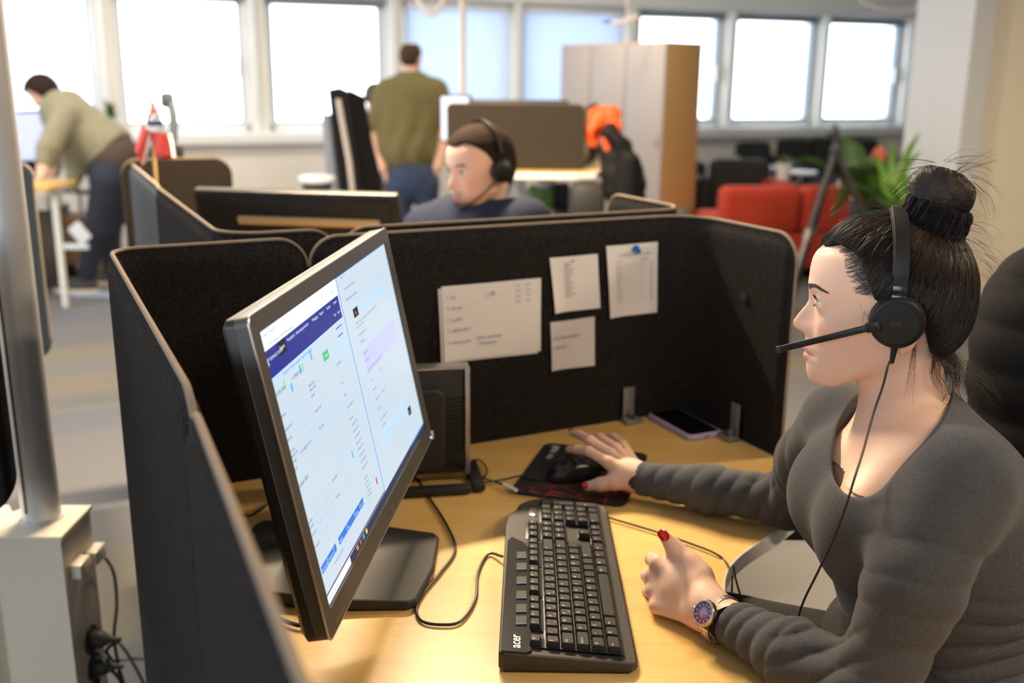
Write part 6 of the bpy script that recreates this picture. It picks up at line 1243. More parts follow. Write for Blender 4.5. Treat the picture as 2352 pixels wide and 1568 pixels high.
# ------------------------------------------------------------------ furniture and things further back
def box_thing(name, c, size, m, lab, cat, rot=0.0, bev=.004, group=None):
    a = [[math.cos(rot), math.sin(rot), 0], [-math.sin(rot), math.cos(rot), 0], [0, 0, 1]]; return tag(build(name, MB().box(c, size, a, bev), m), lab, cat, group)
def office_chair(loc, rot, lab, m_seat, m_back, back_h=.55, seat_z=.47, m_frame=None, group=None, wide=.48):
    fr = m_frame or M_BLKM; a = np.array([[math.cos(rot), math.sin(rot), 0], [-math.sin(rot), math.cos(rot), 0], [0, 0, 1]]); L = lambda x, y, z: np.array([loc[0], loc[1], 0])+np.array([x, y, z])@a
    e = empty('office_chair', (loc[0], loc[1], 0), lab, 'chair', group)
    b_ = MB(); b_.box(L(0, 0, seat_z), (wide, .46, .07), a, .03); build('seat', b_, m_seat, e)
    b_ = MB(); rows = []
    for i in range(9):
        t = i/8; w_ = wide*.46*(1-.25*t*t); rows.append([L(x*w_, -.21-.05*t+.05*(x*x)-.03*math.sin(t*3), seat_z+.08+back_h*t) for x in np.linspace(-1, 1, 9)])
    b_.grid(rows); b_.grid([[q-a[1]*.035 for q in r][::-1] for r in rows]); r0 = [rows[i][0] for i in range(9)]; per = rows[0]+[r[-1] for r in rows[1:]]+rows[-1][::-1][1:]+[r[0] for r in rows[::-1][1:]]
    b_.grid([per, [q-a[1]*.035 for q in per]]); build('backrest', b_, m_back, e)
    for s_ in (-1, 1): b_ = MB(); b_.tube([L(s_*.20, -.02, seat_z), L(s_*.29, -.02, seat_z+.02), L(s_*.29, -.02, seat_z+.20)], .014, 8); arm = build('armrest', b_, fr, e); b_ = MB(); b_.box(L(s_*.29, .0, seat_z+.215), (.07, .25, .03), a, .012); build('arm_pad', b_, M_BLKM, arm)
    b_ = MB(); b_.cyl(L(0, 0, .10), L(0, 0, seat_z-.03), .027); b_.cyl(L(0, -.2, seat_z-.05), L(0, -.26, seat_z+.25), .02); build('stem', b_, fr, e)
    for k in range(5):
        t = 2*math.pi*k/5+.3; dx, dy = math.cos(t), math.sin(t); b_ = MB(); b_.tube([L(0, 0, .12), L(dx*.17, dy*.17, .10), L(dx*.30, dy*.30, .075)], [.024, .02, .014], 8); lg = build('leg', b_, fr, e)
        b_ = MB(); q = L(dx*.30, dy*.30, .030); b_.cyl(q-np.array([dy, -dx, 0])@a*.022, q+np.array([dy, -dx, 0])@a*.022, .029, n=14); build('caster', b_, M_BLKM, lg)
    return e
M_BLKF = mat('black_upholstery', (.010, .010, .012), .9, spec=.12, bump=.3, bscale=300); M_GRYF = mat('blue_grey_upholstery', (.20, .23, .30), .8)
# black monitor of the seated man (its back towards us)
ml_, mr_ = at(447, 424, 2.58), at(914, 455, 2.50); mv = mr_-ml_; mL = math.hypot(*mv[:2]); mx_ = np.array([mv[0], mv[1], 0])/mL; my_ = np.array([-mx_[1], mx_[0], 0])
if my_[1] < 0: my_ = -my_
tl = np.array([0, 0, 1.0])*.97+my_*-.24; tl /= np.linalg.norm(tl); nb_ = np.cross(mx_, tl); nb_ = nb_ if nb_[1] < 0 else -nb_
mm = empty('computer_monitor', (ml_+mr_)/2*[1, 1, 0]+[0, 0, .752], 'black back of the seated man\'s monitor above the felt screens', 'monitor')
b_ = MB(); cM = (ml_+mr_)/2-tl*.165; b_.box(cM, (mL, .334, .030), [mx_, tl, nb_], .005); build('back_shell', b_, M_BLK, mm)
b_ = MB(); b_.box(cM+nb_*.016, (mL-.03, .30, .010), [mx_, tl, nb_], .004); build('rear_cover', b_, mat('black_rear_cover', (.008, .008, .010), .6), mm)
b_ = MB(); b_.box(cM+nb_*.0235+tl*.092+mx_*.035, (mL*.70, .022, .012), [mx_, tl, nb_], .004); build('reflection_strip', b_, mat('pale_reflection', (.55, .44, .28), .5), mm, label='pale beige strip for a reflection across the lower back')  # stands in for a warm reflection on the monitor back
b_ = MB(); b_.box(cM-nb_*.0155, (mL-.02, .315, .002), [mx_, tl, nb_]); build('screen', b_, mat('lit_screen_back', (.02, .02, .02), .3, emit=(.6, .75, 1), estr=.8), mm)
b_ = MB(); q = np.array([cM[0], cM[1], .752])+my_*.02; b_.cyl(q, [q[0], q[1], cM[2]-.02], .022); b_.box(q+[0, 0, .008], (.28, .20, .014), [mx_, my_, [0, 0, 1]], .006); build('stand', b_, M_BLKM, mm)
M_OAK = wood('light_oak_veneer', (.66, .46, .22), (.58, .38, .17), R(20))
d2 = empty('office_desk', D(-.45, .55), 'desk of the seated man enclosed by felt screens', 'desk'); desk_top(d2, [tuple(D(a, b)[:2]) for a, b in ((-.92, .10), (.03, .10), (.03, .62), (-.25, .72), (-.60, .95), (-.92, 1.45))], .75, M=M_OAK)
for a, b in ((-.8, .3), (-.06, .3), (-.8, 1.2)): b_ = MB(); b_.box(D(a, b, .36), (.06, .06, .72), [E1, E2, [0, 0, 1]], .006); build('leg', b_, M_DKMET, d2)
office_chair((man.location.x+.03, man.location.y+.05), R(115), 'black office chair under the seated man', M_BLKF, M_BLKF, .42)
# flag on a wooden stick
fz = 3.02; fl = empty('table_flag', at(350, 402, fz), 'small red flag with dark blue and white cross draped on a wooden stick', 'flag')
b_ = MB(); b_.cyl(at(352, 420, fz)*[1, 1, 0]+[0, 0, .752], at(346, 226, fz), .0070, .0045, 10); b_.lathe([(0, 0), (.04, 0), (.04, .012), (.01, .018), (0, .018)], at(352, 420, fz)*[1, 1, 0]+[0, 0, .752], 20); build('stick', b_, mat('pine_stick', (.62, .42, .16), .5), fl)
M_RED = mat('red_flag_cloth', (.56, .035, .020), .75); M_FW = mat('white_flag_cloth', (.72, .70, .68), .75); M_FB = mat('navy_flag_cloth', (.018, .028, .085), .75)
def cloth(quad_px, mi, n=8, amp=.006, off=0.0):
    P_ = [at(x, y, fz+dz_+off) for x, y, dz_ in quad_px]; rows = []
    for i in range(n+1): rows.append([(P_[0]*(1-j/n)+P_[1]*j/n)*(1-i/n)+(P_[3]*(1-j/n)+P_[2]*j/n)*(i/n)+np.array([0, amp*math.sin(j*.9+i*.3), 0]) for j in range(n+1)])
    b_ = MB(); b_.grid(rows); b_.grid([[q+np.array([0, .0012, 0]) for q in r][::-1] for r in rows]); return b_
for nm, px_l, m_ in (('red_field', [(345, 226, 0), (348, 226, 0), (366, 262, -.03), (340, 262, 0)], M_RED), ('white_band', [(340, 262, 0), (366, 262, -.03), (371, 277, -.035), (339, 277, 0)], M_FW), ('blue_band', [(339, 277, 0), (371, 277, -.035), (375, 290, -.04), (338, 288, 0)], M_FB), ('white_band', [(338, 288, 0), (375, 290, -.04), (389, 306, -.05), (341, 301, 0)], M_FW), ('red_field', [(341, 301, 0), (389, 306, -.05), (396, 360, -.06), (354, 352, -.01)], M_RED), ('white_edge', [(386, 310, -.05), (391, 306, -.05), (404, 362, -.06), (396, 360, -.06)], M_FW),
                     ('red_field', [(327, 285, .04), (342, 300, 0), (326, 382, .03), (309, 340, .06)], M_RED), ('white_band', [(342, 300, 0), (347, 318, 0), (335, 370, .02), (326, 382, .03)], M_FW), ('blue_band', [(336, 262, .0), (340, 262, .0), (341, 290, 0), (336, 278, .02)], M_FB), ('red_hem', [(354, 352, -.01), (397, 360, -.06), (392, 366, -.05), (356, 366, 0)], mat('dark_red_cloth', (.30, .010, .012), .75))):
    build(nm, cloth(px_l, 0), m_, fl)
# desk telephone standing on the row of screens behind the flag
tz_ = 3.85; tp_ = empty('desk_telephone', at(385, 368, tz_), 'dark desk telephone with upright handset above the brown-grey screen', 'telephone')
b_ = MB(); b_.box(at(380, 350, tz_), (.12, .09, .058), None, .012); build('phone_base', b_, M_BLK, tp_)
b_ = MB(); b_.tube(spline([at(383, 222, tz_), at(391, 235, tz_), at(397, 260, tz_), at(399, 290, tz_), at(397, 320, tz_), at(394, 345, tz_)], 6), [.024]*4+[.017]*24+[.022]*3, 12); b_.box(at(384, 230, tz_), (.05, .045, .06), None, .016); build('handset', b_, mat('slate_plastic', (.045, .055, .075), .5), tp_)
# tall dark screens / chair backs left of the standing man
z5 = 5.5
def slab(name, pxs, zc, th, m, lab, cat, parent=None, bev=.01):
    P_ = [at(x, y, zc) for x, y in pxs]; o_ = P_[0]; u = np.array([1.0, 0, 0]); v = np.array([0, 0, 1.0]); poly = [((q-o_)[0], (q-o_)[2]) for q in P_]; b_ = MB(); b_.prism(poly, o_, u, v, [0, 1, 0], th, 0, bev)
    o = build(name, b_, m, parent); 
    if not parent: tag(o, lab, cat)
    return o
e = empty('standing_screen', at(800, 590, z5)*[1, 1, 0], 'tall black upright screen with pale grey edge strip left of the standing man', 'screen')
slab('front_panel', [(752, 205), (778, 200), (800, 210), (856, 785), (792, 785)], z5, .05, M_BLKF, '', '', e); slab('rear_panel', [(800, 205), (835, 222), (850, 330), (868, 420), (876, 785), (825, 785)], z5+.06, .05, mat('near_black_fabric', (.008, .008, .010), .95, spec=.1), '', '', e)
b_ = MB(); b_.tube([at(x, y, z5-.03) for x, y in ((777, 228), (784, 270), (793, 320), (802, 370), (809, 430), (814, 480), (824, 600))], .016, 8, 0, True, .5); build('edge_strip', b_, mat('pale_grey_trim', (.35, .33, .33), .6), e, label='pale grey edge strip')
slab('standing_screen', [(738, 262), (757, 262), (790, 786), (752, 786)], z5+.15, .05, M_GRYF, 'narrow blue-grey upright screen behind the tall black one', 'screen')
e = empty('stool', at(728, 600, 5.3)*[1, 1, 0], 'stool with round pale seat left of the tall black screen', 'stool')
q = at(728, 412, 5.3); b_ = MB(); b_.lathe([(0, 0), (.085, 0), (.098, .012), (.098, .030), (.085, .040), (0, .042)], q-[0, 0, .02], 28); build('seat', b_, mat('pale_blue_vinyl', (.55, .60, .68), .5), e); b_ = MB(); b_.lathe([(0, 0), (.082, 0), (.075, -.03), (.03, -.045), (.022, -.06), (.022, -q[2]+.06), (0, -q[2]+.06)], q-[0, 0, .021], 20); build('column', b_, M_BLKM, e)
b_ = MB(); b_.lathe([(0, 0), (.20, 0), (.20, .012), (.04, .03), (0, .03)], q*[1, 1, 0], 28); build('base', b_, M_BLKM, e)
# sit-stand desk with two screens, behind the seated man
zc5 = 4.9; de = empty('sit_stand_desk', at(1230, 640, 5.2)*[1, 1, 0], 'raised desk with rounded oak top behind the seated man', 'desk')
T_ = onz(1392, 385, 1.03); top_ = [onz(x, y, 1.03) for x, y in ((1322, 398), (1368, 396), (1390, 384), (1396, 366), (1385, 345), (1370, 337), (1322, 336))]; top_ = [tuple(q[:2]) for q in top_]+[(top_[-1][0]-.34, top_[-1][1]-.0), (top_[0][0]-.30, top_[0][1]-.0)]
desk_top(de, top_, 1.03, .03, mat('honey_oak', (.60, .38, .12), .4))
for dx in (-.12, -.27): b_ = MB(); q = np.array([top_[0][0]+dx, top_[0][1]+.40, 0]); b_.box(q+[0, 0, .52], (.09, .06, 1.0), None, .006); b_.box(q+[0, 0, .02], (.08, .62, .04), None, .01); build('leg', b_, mat('white_steel', (.6, .6, .6), .4), de)
dl = empty('office_desk', at(1110, 640, 5.4)*[1, 1, 0], 'narrow raised desk under the two monitors behind the seated man', 'desk'); q0, q1 = at(1030, 372, 5.42), at(1176, 372, 5.42); b_ = MB(); b_.box([(q0[0]+q1[0])/2+.02, q0[1], 1.005], (q1[0]-q0[0], .42, .03), None, .004); build('desk_top', b_, mat('honey_oak', (.60, .38, .12), .4), dl)
for x_ in (q0[0]+.08, q1[0]-.08): b_ = MB(); b_.box([x_, q0[1], .495], (.05, .38, .99), None, .004); build('leg', b_, M_DKMET, dl)
fs = [at(1172, 322, 4.72), at(1343, 322, 4.72)]; felt_screen('desk_screen', [fs[0]-[.30, 0, 0], fs[1]], at(1250, 410, 4.72)[2], at(1250, 239, 4.72)[2], .03, .04, FELTB, 'dark brown-grey felt screen hanging on the raised desk behind the seated man', th=.03, rb=.05, lip=False)
fs = [at(1346, 322, 5.0), at(1368, 322, 5.6)]; felt_screen('desk_screen', [fs[0], fs[1]], at(1355, 385, 5.45)[2], at(1355, 238, 5.45)[2], .03, .04, FELTB, 'felt side screen at the right end of the raised desk', th=.03, rb=.05, lip=False)
q = at(1130, 292, 5.35); e = empty('computer_monitor', q-[0, 0, .2], 'dark monitor with painted reflections on the raised desk, right of the bright one', 'monitor')
b_ = MB(); b_.box(q+[.13, 0, -.02], (.56, .035, .33), None, .006); build('monitor_frame', b_, M_BLK, e); b_ = MB(); b_.box(q+[.13, -.019, -.02], (.53, .002, .30)); build('screen', b_, mat('dim_screen', (.05, .06, .08), .25, emit=(.10, .12, .17), estr=.5), e); b_ = MB(); b_.box(q+[.10, -.0205, -.018], (.10, .001, .025)); b_.box(q+[.05, -.0205, -.03], (.16, .001, .012)); build('screen_reflection', b_, mat('painted_reflection', (.1, .1, .1), emit=(.75, .72, .75), estr=.6), e)  # glowing bars paint the reflections on the black screen
b_ = MB(); b_.box([q[0]+.02, q[1]+.03, (q[2]+1.02)/2-.0], (.05, .03, q[2]-1.02), None, .004); b_.box([q[0]+.02, q[1]+.02, 1.027], (.24, .18, .012), None, .004); build('stand', b_, M_BLKM, e)
q = at(1048, 272, 5.2); e = empty('computer_monitor', q-[0, 0, .25], 'brightly lit white monitor right behind the olive t-shirt', 'monitor')
ry = R(-22); ax_m = np.array([[math.cos(ry), math.sin(ry), 0], [-math.sin(ry), math.cos(ry), 0], [0, 0, 1]]); b_ = MB(); b_.box(q, (.17, .03, .24), ax_m, .006); build('monitor_frame', b_, M_BLK, e); b_ = MB(); b_.box(q+ax_m[1]*-.0165, (.155, .002, .22), ax_m); build('screen', b_, mat('white_screen', (.1, .1, .1), .3, emit=(.80, .90, 1), estr=.75), e); b_ = MB(); b_.box(q+ax_m[1]*.03+[0, 0, -.15], (.03, .02, .18), None, .004); build('stand', b_, M_BLKM, e)
box_thing('drawer_unit', at(1258, 430, 5.35)*[1, 1, 0]+[0, 0, .43], (.32, .34, .86), mat('white_laminate', (.68, .68, .66), .5), 'white drawer unit below the raised desk', 'cabinet')
box_thing('storage_box', at(1243, 448, 5.0)-[0, 0, .02], (.12, .14, .12), mat('green_plastic', (.10, .22, .04), .6), 'green storage box in front of the white drawer unit', 'box')
box_thing('storage_box', at(1283, 450, 5.02)-[0, 0, .0], (.10, .14, .12), M_BLKM, 'black storage box beside the green one', 'box')
box_thing('side_shelf', at(1262, 500, 5.0)*[1, 1, 0]+[0, 0, (at(1262, 476, 5.0)[2])/2], (.36, .30, at(1262, 476, 5.0)[2]), mat('beige_laminate', (.45, .40, .33), .5), 'low beige shelf under the storage boxes', 'shelf')
# coat chair
cz = 4.75; cc = at(1415, 640, cz)*[1, 1, 0]; ch = office_chair((cc[0]+.03, cc[1]+.20), R(0), 'black office chair with the coat over its back', M_BLKF, M_BLKF, .42, .60, wide=.15)
def coat(p):
    t = ss(-p[:, 2], -at(1400, 290, cz)[2], -at(1430, 470, cz)[2]); d = chain(p, [(at(1398, 300, cz), .040), (at(1414, 350, cz), .078), (at(1432, 420, cz), .100), (at(1440, 455, cz), .098)], .03); d = smin(d, chain(p, [(at(1400, 300, cz-.1), .04), (at(1448, 370, cz-.08), .035), (at(1466, 428, cz-.06), .028)], .03), .03)
    return smax(d+.010*vnoise(p, 26, 3)+.004*np.sin(p[:, 2]*70+p[:, 0]*20), -(p[:, 2]-at(1430, 468, cz)[2]), .01)
e = empty('winter_coat', at(1420, 400, cz), 'black winter coat with bright orange hood lining hung over a chair back', 'coat')
v_, q_ = surf(coat, at(1420, 480, cz)-[.25, .25, .02], at(1420, 270, cz)+[.25, .25, .02], .007, 1.4); mesh_surf('coat_shell', v_, q_, mat('black_quilted_nylon', (.010, .009, .010), .75, spec=.2), e)
def hood(p):
    d = chain(p, [(at(1362, 330, cz), .020), (at(1360, 300, cz), .040), (at(1378, 270, cz), .050), (at(1402, 266, cz), .045), (at(1408, 300, cz-.02), .036), (at(1400, 325, cz-.03), .026)], .02); d = smax(d, -ell(p, at(1380, 312, cz-.09), (.034, .09, .055)), .01); return smin(d, chain(p, [(at(1392, 320, cz-.06), .022), (at(1402, 365, cz-.05), .014), (at(1407, 392, cz-.05), .008)], .01), .02)+.007*vnoise(p, 40, 1)
v_, q_ = surf(hood, at(1385, 400, cz)-[.2, .25, .0], at(1385, 240, cz)+[.2, .2, .03], .006, 1.4); mesh_surf('orange_hood', v_, q_, mat('orange_nylon', (.80, .090, .012), .55), e, label='bright orange hood')
box_thing('backpack', at(1348, 465, 4.6), (.16, .14, .20), M_BLKM, 'black bag beside the coat chair', 'bag', bev=.05)
# wardrobe cabinets
A_, B_ = at(1292, 100, 8.4)*[1, 1, 0], at(1535, 92, 7.5)*[1, 1, 0]; ux = (B_-A_); WC = np.linalg.norm(ux); ux /= WC; uy = np.array([-ux[1], ux[0], 0]); hC = 1.735
M_LAM = mat('grey_beige_laminate', (.43, .38, .36), .45); M_LAMS = mat('warm_lit_side', (.52, .31, .12), .5)  # warm lamp light on the cabinet side is put into its orange
for k, (t0, t1) in enumerate(((0, .31), (.31, .645), (.645, 1))):
    w_ = (t1-t0)*WC; c = A_+ux*WC*(t0+t1)/2+uy*.2; e = empty('wardrobe_cabinet', c, ('leftmost tall narrow wardrobe cabinet in the row of three', 'middle tall wardrobe cabinet in the row of three', 'rightmost tall wardrobe cabinet with side painted warm-lit orange')[k], 'cabinet', 'row of tall wardrobe cabinets')
    b_ = MB(); b_.box(c+[0, 0, hC/2], (w_-.004, .40, hC), [ux, uy, [0, 0, 1]], .003); build('body', b_, M_LAMS, e)
    b_ = MB(); b_.box(c-uy*.209+[0, 0, hC/2+.03], (w_-.012, .018, hC-.08), [ux, uy, [0, 0, 1]], .003); dr_ = build('door', b_, M_LAM, e)
    b_ = MB(); b_.box(c-uy*.228+ux*(w_*.38)+[0, 0, 1.0], (.012, .02, .10), [ux, uy, [0, 0, 1]], .004); build('handle', b_, M_ALU, dr_)
# lounge: sofas, table, tripod
def sofa(name, c, rot, w_, d_, h, sh, m, lab, arms=(1, 1), n_cush=2, leg=True, cat='sofa', group=None):
    a = np.array([[math.cos(rot), math.sin(rot), 0], [-math.sin(rot), math.cos(rot), 0], [0, 0, 1]]); L = lambda x, y, z: np.array([c[0], c[1], 0])+np.array([x, y, z])@a; e = empty(name, (c[0], c[1], 0), lab, cat, group)
    b_ = MB(); b_.box(L(0, 0, .10+(sh-.14)/2), (w_, d_, sh-.14), a, .03); build('base', b_, m, e)
    aw = .14
    for s_, on in ((-1, arms[0]), (1, arms[1])):
        if on: b_ = MB(); b_.box(L(s_*(w_/2-aw/2), 0, .08+(h*.86-.08)/2), (aw, d_, h*.86-.08), a, .04, seg=3); build('armrest', b_, m, e)
    iw = w_-aw*(arms[0]+arms[1]); x0 = -w_/2+aw*arms[0]
    for k in range(n_cush):
        cx_ = x0+iw*(k+.5)/n_cush; b_ = MB(); b_.box(L(cx_, .05, sh), (iw/n_cush-.012, d_-.22, .14), a, .045, seg=3); build('seat_cushion', b_, m, e)
        b_ = MB(); b_.box(L(cx_, -d_/2+.11, sh+(h-sh)/2-.0), (iw/n_cush-.012, .20, h-sh+.10), a, .06, seg=3); build('back_cushion', b_, m, e)
    for sx_ in (-1, 1):
        for sy in (-1, 1): b_ = MB(); b_.box(L(sx_*(w_/2-.08), sy*(d_/2-.08), .05), (.05, .05, .10), a, .004); build('leg', b_, M_DKMET, e)
    return e
M_RSOF = mat('orange_red_wool', (.42, .035, .014), .9, bump=.3, bscale=250, sheen=.02); M_BSOF = mat('black_wool', (.022, .022, .024), .9, bump=.3, bscale=250)
sofa('sofa', at(1792, 560, 7.75), R(8), 1.22, .75, .655, .40, M_RSOF, 'low orange-red sofa with its back to us behind the felt screen', (0, 0), 2)
sofa('armchair', at(1738, 455, 8.40)*[1, 1, 0], R(100), .55, .55, .60, .40, M_RSOF, 'orange-red low seat just behind the orange-red sofa', (0, 0), 1, cat='armchair')
sofa('armchair', at(1680, 420, 8.75)*[1, 1, 0], R(5), .80, .62, .76, .42, M_BSOF, 'black armchair with its back to us, right of the orange-brown cabinet side', (1, 1), 1, cat='armchair')
sofa('sofa', at(1692, 420, 10.1)*[1, 1, 0], R(182), 1.1, .85, .80, .42, M_BSOF, 'black sofa under the windows, behind the black armchair', (1, 1), 2, group='black sofas in the lounge corner')
sofa('sofa', at(1930, 420, 10.4)*[1, 1, 0], R(196), 1.5, .85, .82, .42, M_BSOF, 'black sofa behind the tripod and plants', (1, 1), 3, group='black sofas in the lounge corner')
e = empty('side_table', at(1840, 560, 8.9)*[1, 1, 0], 'small white round side table between the sofas', 'table'); q = at(1838, 396, 8.9)
b_ = MB(); b_.lathe([(0, -.012), (.15, -.012), (.158, 0), (.15, .012), (0, .012)], q, 32); build('table_top', b_, mat('white_table_top', (.75, .75, .73), .4), e)
b_ = MB(); b_.cyl(q*[1, 1, 0]+[0, 0, .01], q-[0, 0, .01], .015); build('table_stem', b_, M_ALU, e); b_ = MB(); b_.lathe([(0, 0), (.13, 0), (.13, .008), (.02, .02), (0, .02)], q*[1, 1, 0], 28); build('table_base', b_, M_ALU, e)
e = empty('coffee_table', at(1720, 480, 8.9)*[1, 1, 0], 'pale coffee table in front of the black sofa', 'table'); q = at(1735, 386, 9.35)
b_ = MB(); b_.box(q, (.42, .34, .025), None, .008); build('table_top', b_, mat('pale_grey_top', (.22, .22, .22), .5), e)
for sx_ in (-1, 1):
    for sy in (-1, 1): b_ = MB(); b_.cyl(q*[1, 1, 0]+[sx_*.18, sy*.14, 0], q+[sx_*.18, sy*.14, -.012], .014); build('leg', b_, M_ALU, e)
q = at(1690, 379, 9.3); b_ = MB(); b_.box(q+[0, 0, .035], (.085, .03, .055), [[.85, .3, .45], [0, 1, 0], [-.45, 0, .89]], .004); tag(build('wooden_block', b_, mat('pine_block', (.62, .45, .28), .6)), 'small slanted wooden block on the coffee table', 'ornament')
q = at(1797, 420, 8.4)
def pot(name, q, r0, r1, h, m, parent): b_ = MB(); b_.lathe([(0, 0), (r0, 0), (r1, h), (r1*.93, h), (r1*.88, h-.02), (0, h-.02)], q, 28); return build(name, b_, m, parent)
def leaf(mb, base, tip, wd, bend, n=9, m=5, fold_=.15, up=(0, 0, 1)):
    base, tip = np.array(base, float), np.array(tip, float); ax_ = tip-base; L_ = np.linalg.norm(ax_); ax_ /= L_; sd = np.cross(ax_, up); sd = sd/(np.linalg.norm(sd)+1e-9); no = np.cross(sd, ax_); rows = []
    for i in range(n+1):
        t = i/n; w_ = wd*math.sin(math.pi*min(1, t*.93+.07))**.8*(1-.25*t)*(1 if i < n else .02); c = base+ax_*L_*t+no*bend*math.sin(math.pi*t*.9)*L_; rows.append([c+sd*w_*s_/2+no*abs(s_)*w_*fold_ for s_ in np.linspace(-1, 1, m)])
    mb.grid(rows)
M_GREEN = mat('dark_green_leaf', (.030, .085, .018), .4, color2=(.055, .13, .025), nscale=12); M_PGREEN = mat('mid_green_leaf', (.07, .16, .025), .4, color2=(.035, .09, .015), nscale=14); M_LGREEN = mat('fresh_green_leaf', (.12, .26, .030), .4, color2=(.07, .18, .02), nscale=14)
e = empty('potted_plant', q, 'small bright green plant in white pot by the black sofas', 'plant'); pot('pot', q, .045, .068, .16, mat('white_ceramic', (.80, .78, .74), .4), e)
b_ = MB(); g = random.Random(4)
for k in range(34): a = g.random()*6.28; r_ = .02+.05*g.random(); leaf(b_, q+[0, 0, .14], q+[math.cos(a)*r_, math.sin(a)*r_, .19+.05*g.random()], .03, .1)
build('leaves', b_, M_LGREEN, e)
tb = empty('side_table', at(1797, 520, 8.4)*[1, 1, 0], 'narrow dark stand under the small potted plant', 'table'); b_ = MB(); b_.box(q*[1, 1, 0]+[0, 0, q[2]-.012], (.24, .24, .022), None, .004); build('table_top', b_, M_BLKM, tb); b_ = MB(); b_.box(q*[1, 1, 0]+[0, 0, (q[2]-.023)/2], (.05, .05, q[2]-.023), None, .004); b_.box(q*[1, 1, 0]+[0, 0, .01], (.20, .20, .02)); build('table_stem', b_, M_BLKM, tb)
# tripod
tz6 = 6.0; e = empty('tripod', at(1920, 752, tz6)*[1, 1, 0], 'black camera tripod standing beside the plants and sofas', 'tripod'); M_TRI = mat('tripod_black', (.020, .020, .022), .4); M_TRIG = mat('tripod_grey', (.20, .19, .19), .35, .7)
b_ = MB(); hub = at(1920, 345, tz6); b_.cyl(hub-[0, 0, .10], hub+[0, 0, .03], .017); b_.lathe([(0, -.03), (.030, -.03), (.034, 0), (.026, .03), (0, .03)], hub, 20); b_.cyl(hub, at(1917, 300, tz6), .012); build('centre_column', b_, M_TRI, e)
b_ = MB(); t0 = at(1917, 308, tz6); b_.box(t0, (.045, .04, .05), None, .008); b_.box(t0+[0, 0, .035], (.055, .045, .012), None, .003); b_.cyl(t0+[0, 0, .03], t0+[0, 0, .06], .012); b_.cyl(t0, t0+[-.055, -.01, .0], .007); b_.cyl(t0+[0, 0, -.03], t0+[.045, -.02, -.045], .008); build('tripod_head', b_, M_TRI, e)
for k, (x, y, zc) in enumerate(((1786, 745, 6.05), (1806, 720, 6.45), (2092, 745, 6.05))):
    foot = onz(x, y+6, 0.0) if k != 1 else onz(1812, 716, 0.0); hk_ = hub+(foot-hub)/np.linalg.norm(foot-hub)*.03; mid = hk_*.55+foot*.45; b_ = MB(); b_.cyl(hk_, mid, .022, .020, 12); lg = build('leg', b_, M_TRI, e)
    b_ = MB(); b_.cyl(mid-(mid-hk_)*.08, foot*.85+mid*.15, .016, .014, 12, 0); build('lower_leg', b_, M_TRIG if k == 0 else M_TRI, lg); b_ = MB(); b_.cyl(mid-(mid-hk_)*.04, mid+(foot-mid)*.08, .026, None, 12); build('leg_lock', b_, M_TRIG, lg); b_ = MB(); b_.cyl(foot*.90+mid*.10, foot+[0, 0, .006], .016, .013, 12); build('rubber_foot', b_, M_BLKM, lg)
# plants beside the pillar
pz = 5.6
def planter(px, zc, lab, leaves, m_l, seed, spread, blooms=(), pot_h=.42, wd=.05, rr=.13):
    base = at(px[0], px[1], zc); fl_ = base*[1, 1, 0]; e = empty('potted_plant', fl_, lab, 'plant'); h = base[2]; b_ = MB(); b_.lathe([(0, 0), (rr*.8, 0), (rr, h), (rr*.93, h), (rr*.90, h-.04), (0, h-.04)], fl_, 32); build('planter', b_, mat('dark_planter', (.05, .05, .05), .5), e); g = random.Random(seed); b_ = MB()
    for k in range(leaves): a = g.random()*6.28; r_ = spread*(.25+.75*g.random()); hh = spread*(.30+.75*g.random()); tip = base+np.array([math.cos(a)*r_, math.sin(a)*r_*.8, hh]); st_ = base+(tip-base)*.45+np.array([0, 0, .02]); b_.tube([base-[0, 0, .03], base+(tip-base)*.25+[0, 0, .03], st_], .003, 5); leaf(b_, st_, tip+np.array([math.cos(a)*.04, 0, -.03*g.random()]), wd*(.7+.6*g.random()), .12)
    build('foliage', b_, m_l, e)
    for kind, x, y, s_ in blooms:
        q = at(x, y, zc-.05); b_ = MB(); b_.tube(spline([base, (base+q)/2+[0, 0, .03], q], 5), .0025, 5); fb = build('flower_stem', b_, M_LGREEN, e); b_ = MB()
        if kind == 'w': leaf(b_, q-[0, 0, s_*.3], q+[.005, 0, s_], s_*.75, .15, fold_=.3); build('flower', b_, mat('white_petal', (.80, .76, .72), .5), fb)
        else:
            pts = [(s_*1.0*math.copysign(abs(math.cos(a))**.9, math.cos(a))*(1-.25*math.sin(a)), s_*(math.sin(a)*1.05-.25*abs(math.cos(a)))) for a in np.linspace(0, 2*math.pi, 22)[:-1]]; b_.prism(pts, q, [1, .2, .1], [.1, .3, .9], [.1, -1, .3], .003); build('flower', b_, mat('salmon_petal', (.85, .16, .07), .4), fb); b_ = MB(); b_.tube([q+[0, -.004, 0], q+[.01, -.03, .04]], .005, 6); build('spadix', b_, mat('pale_spadix', (.8, .7, .4), .5), fb)
    return e, base
planter((2010, 500), 6.5, 'bushy green peace lily with white flowers next to the pillar', 120, M_PGREEN, 3, .40, (('w', 1962, 462, .05), ('w', 2003, 432, .05), ('w', 1930, 428, .045), ('w', 2045, 415, .05), ('w', 2070, 440, .05), ('w', 2025, 470, .045)), wd=.055)
e, bs = planter((1995, 470), 6.9, 'large-leaved dark green plant with salmon flowers behind the tripod', 16, M_GREEN, 8, .26, (('r', 2018, 352, .055), ('r', 1985, 378, .028), ('w', 2003, 386, .03)), wd=.12)
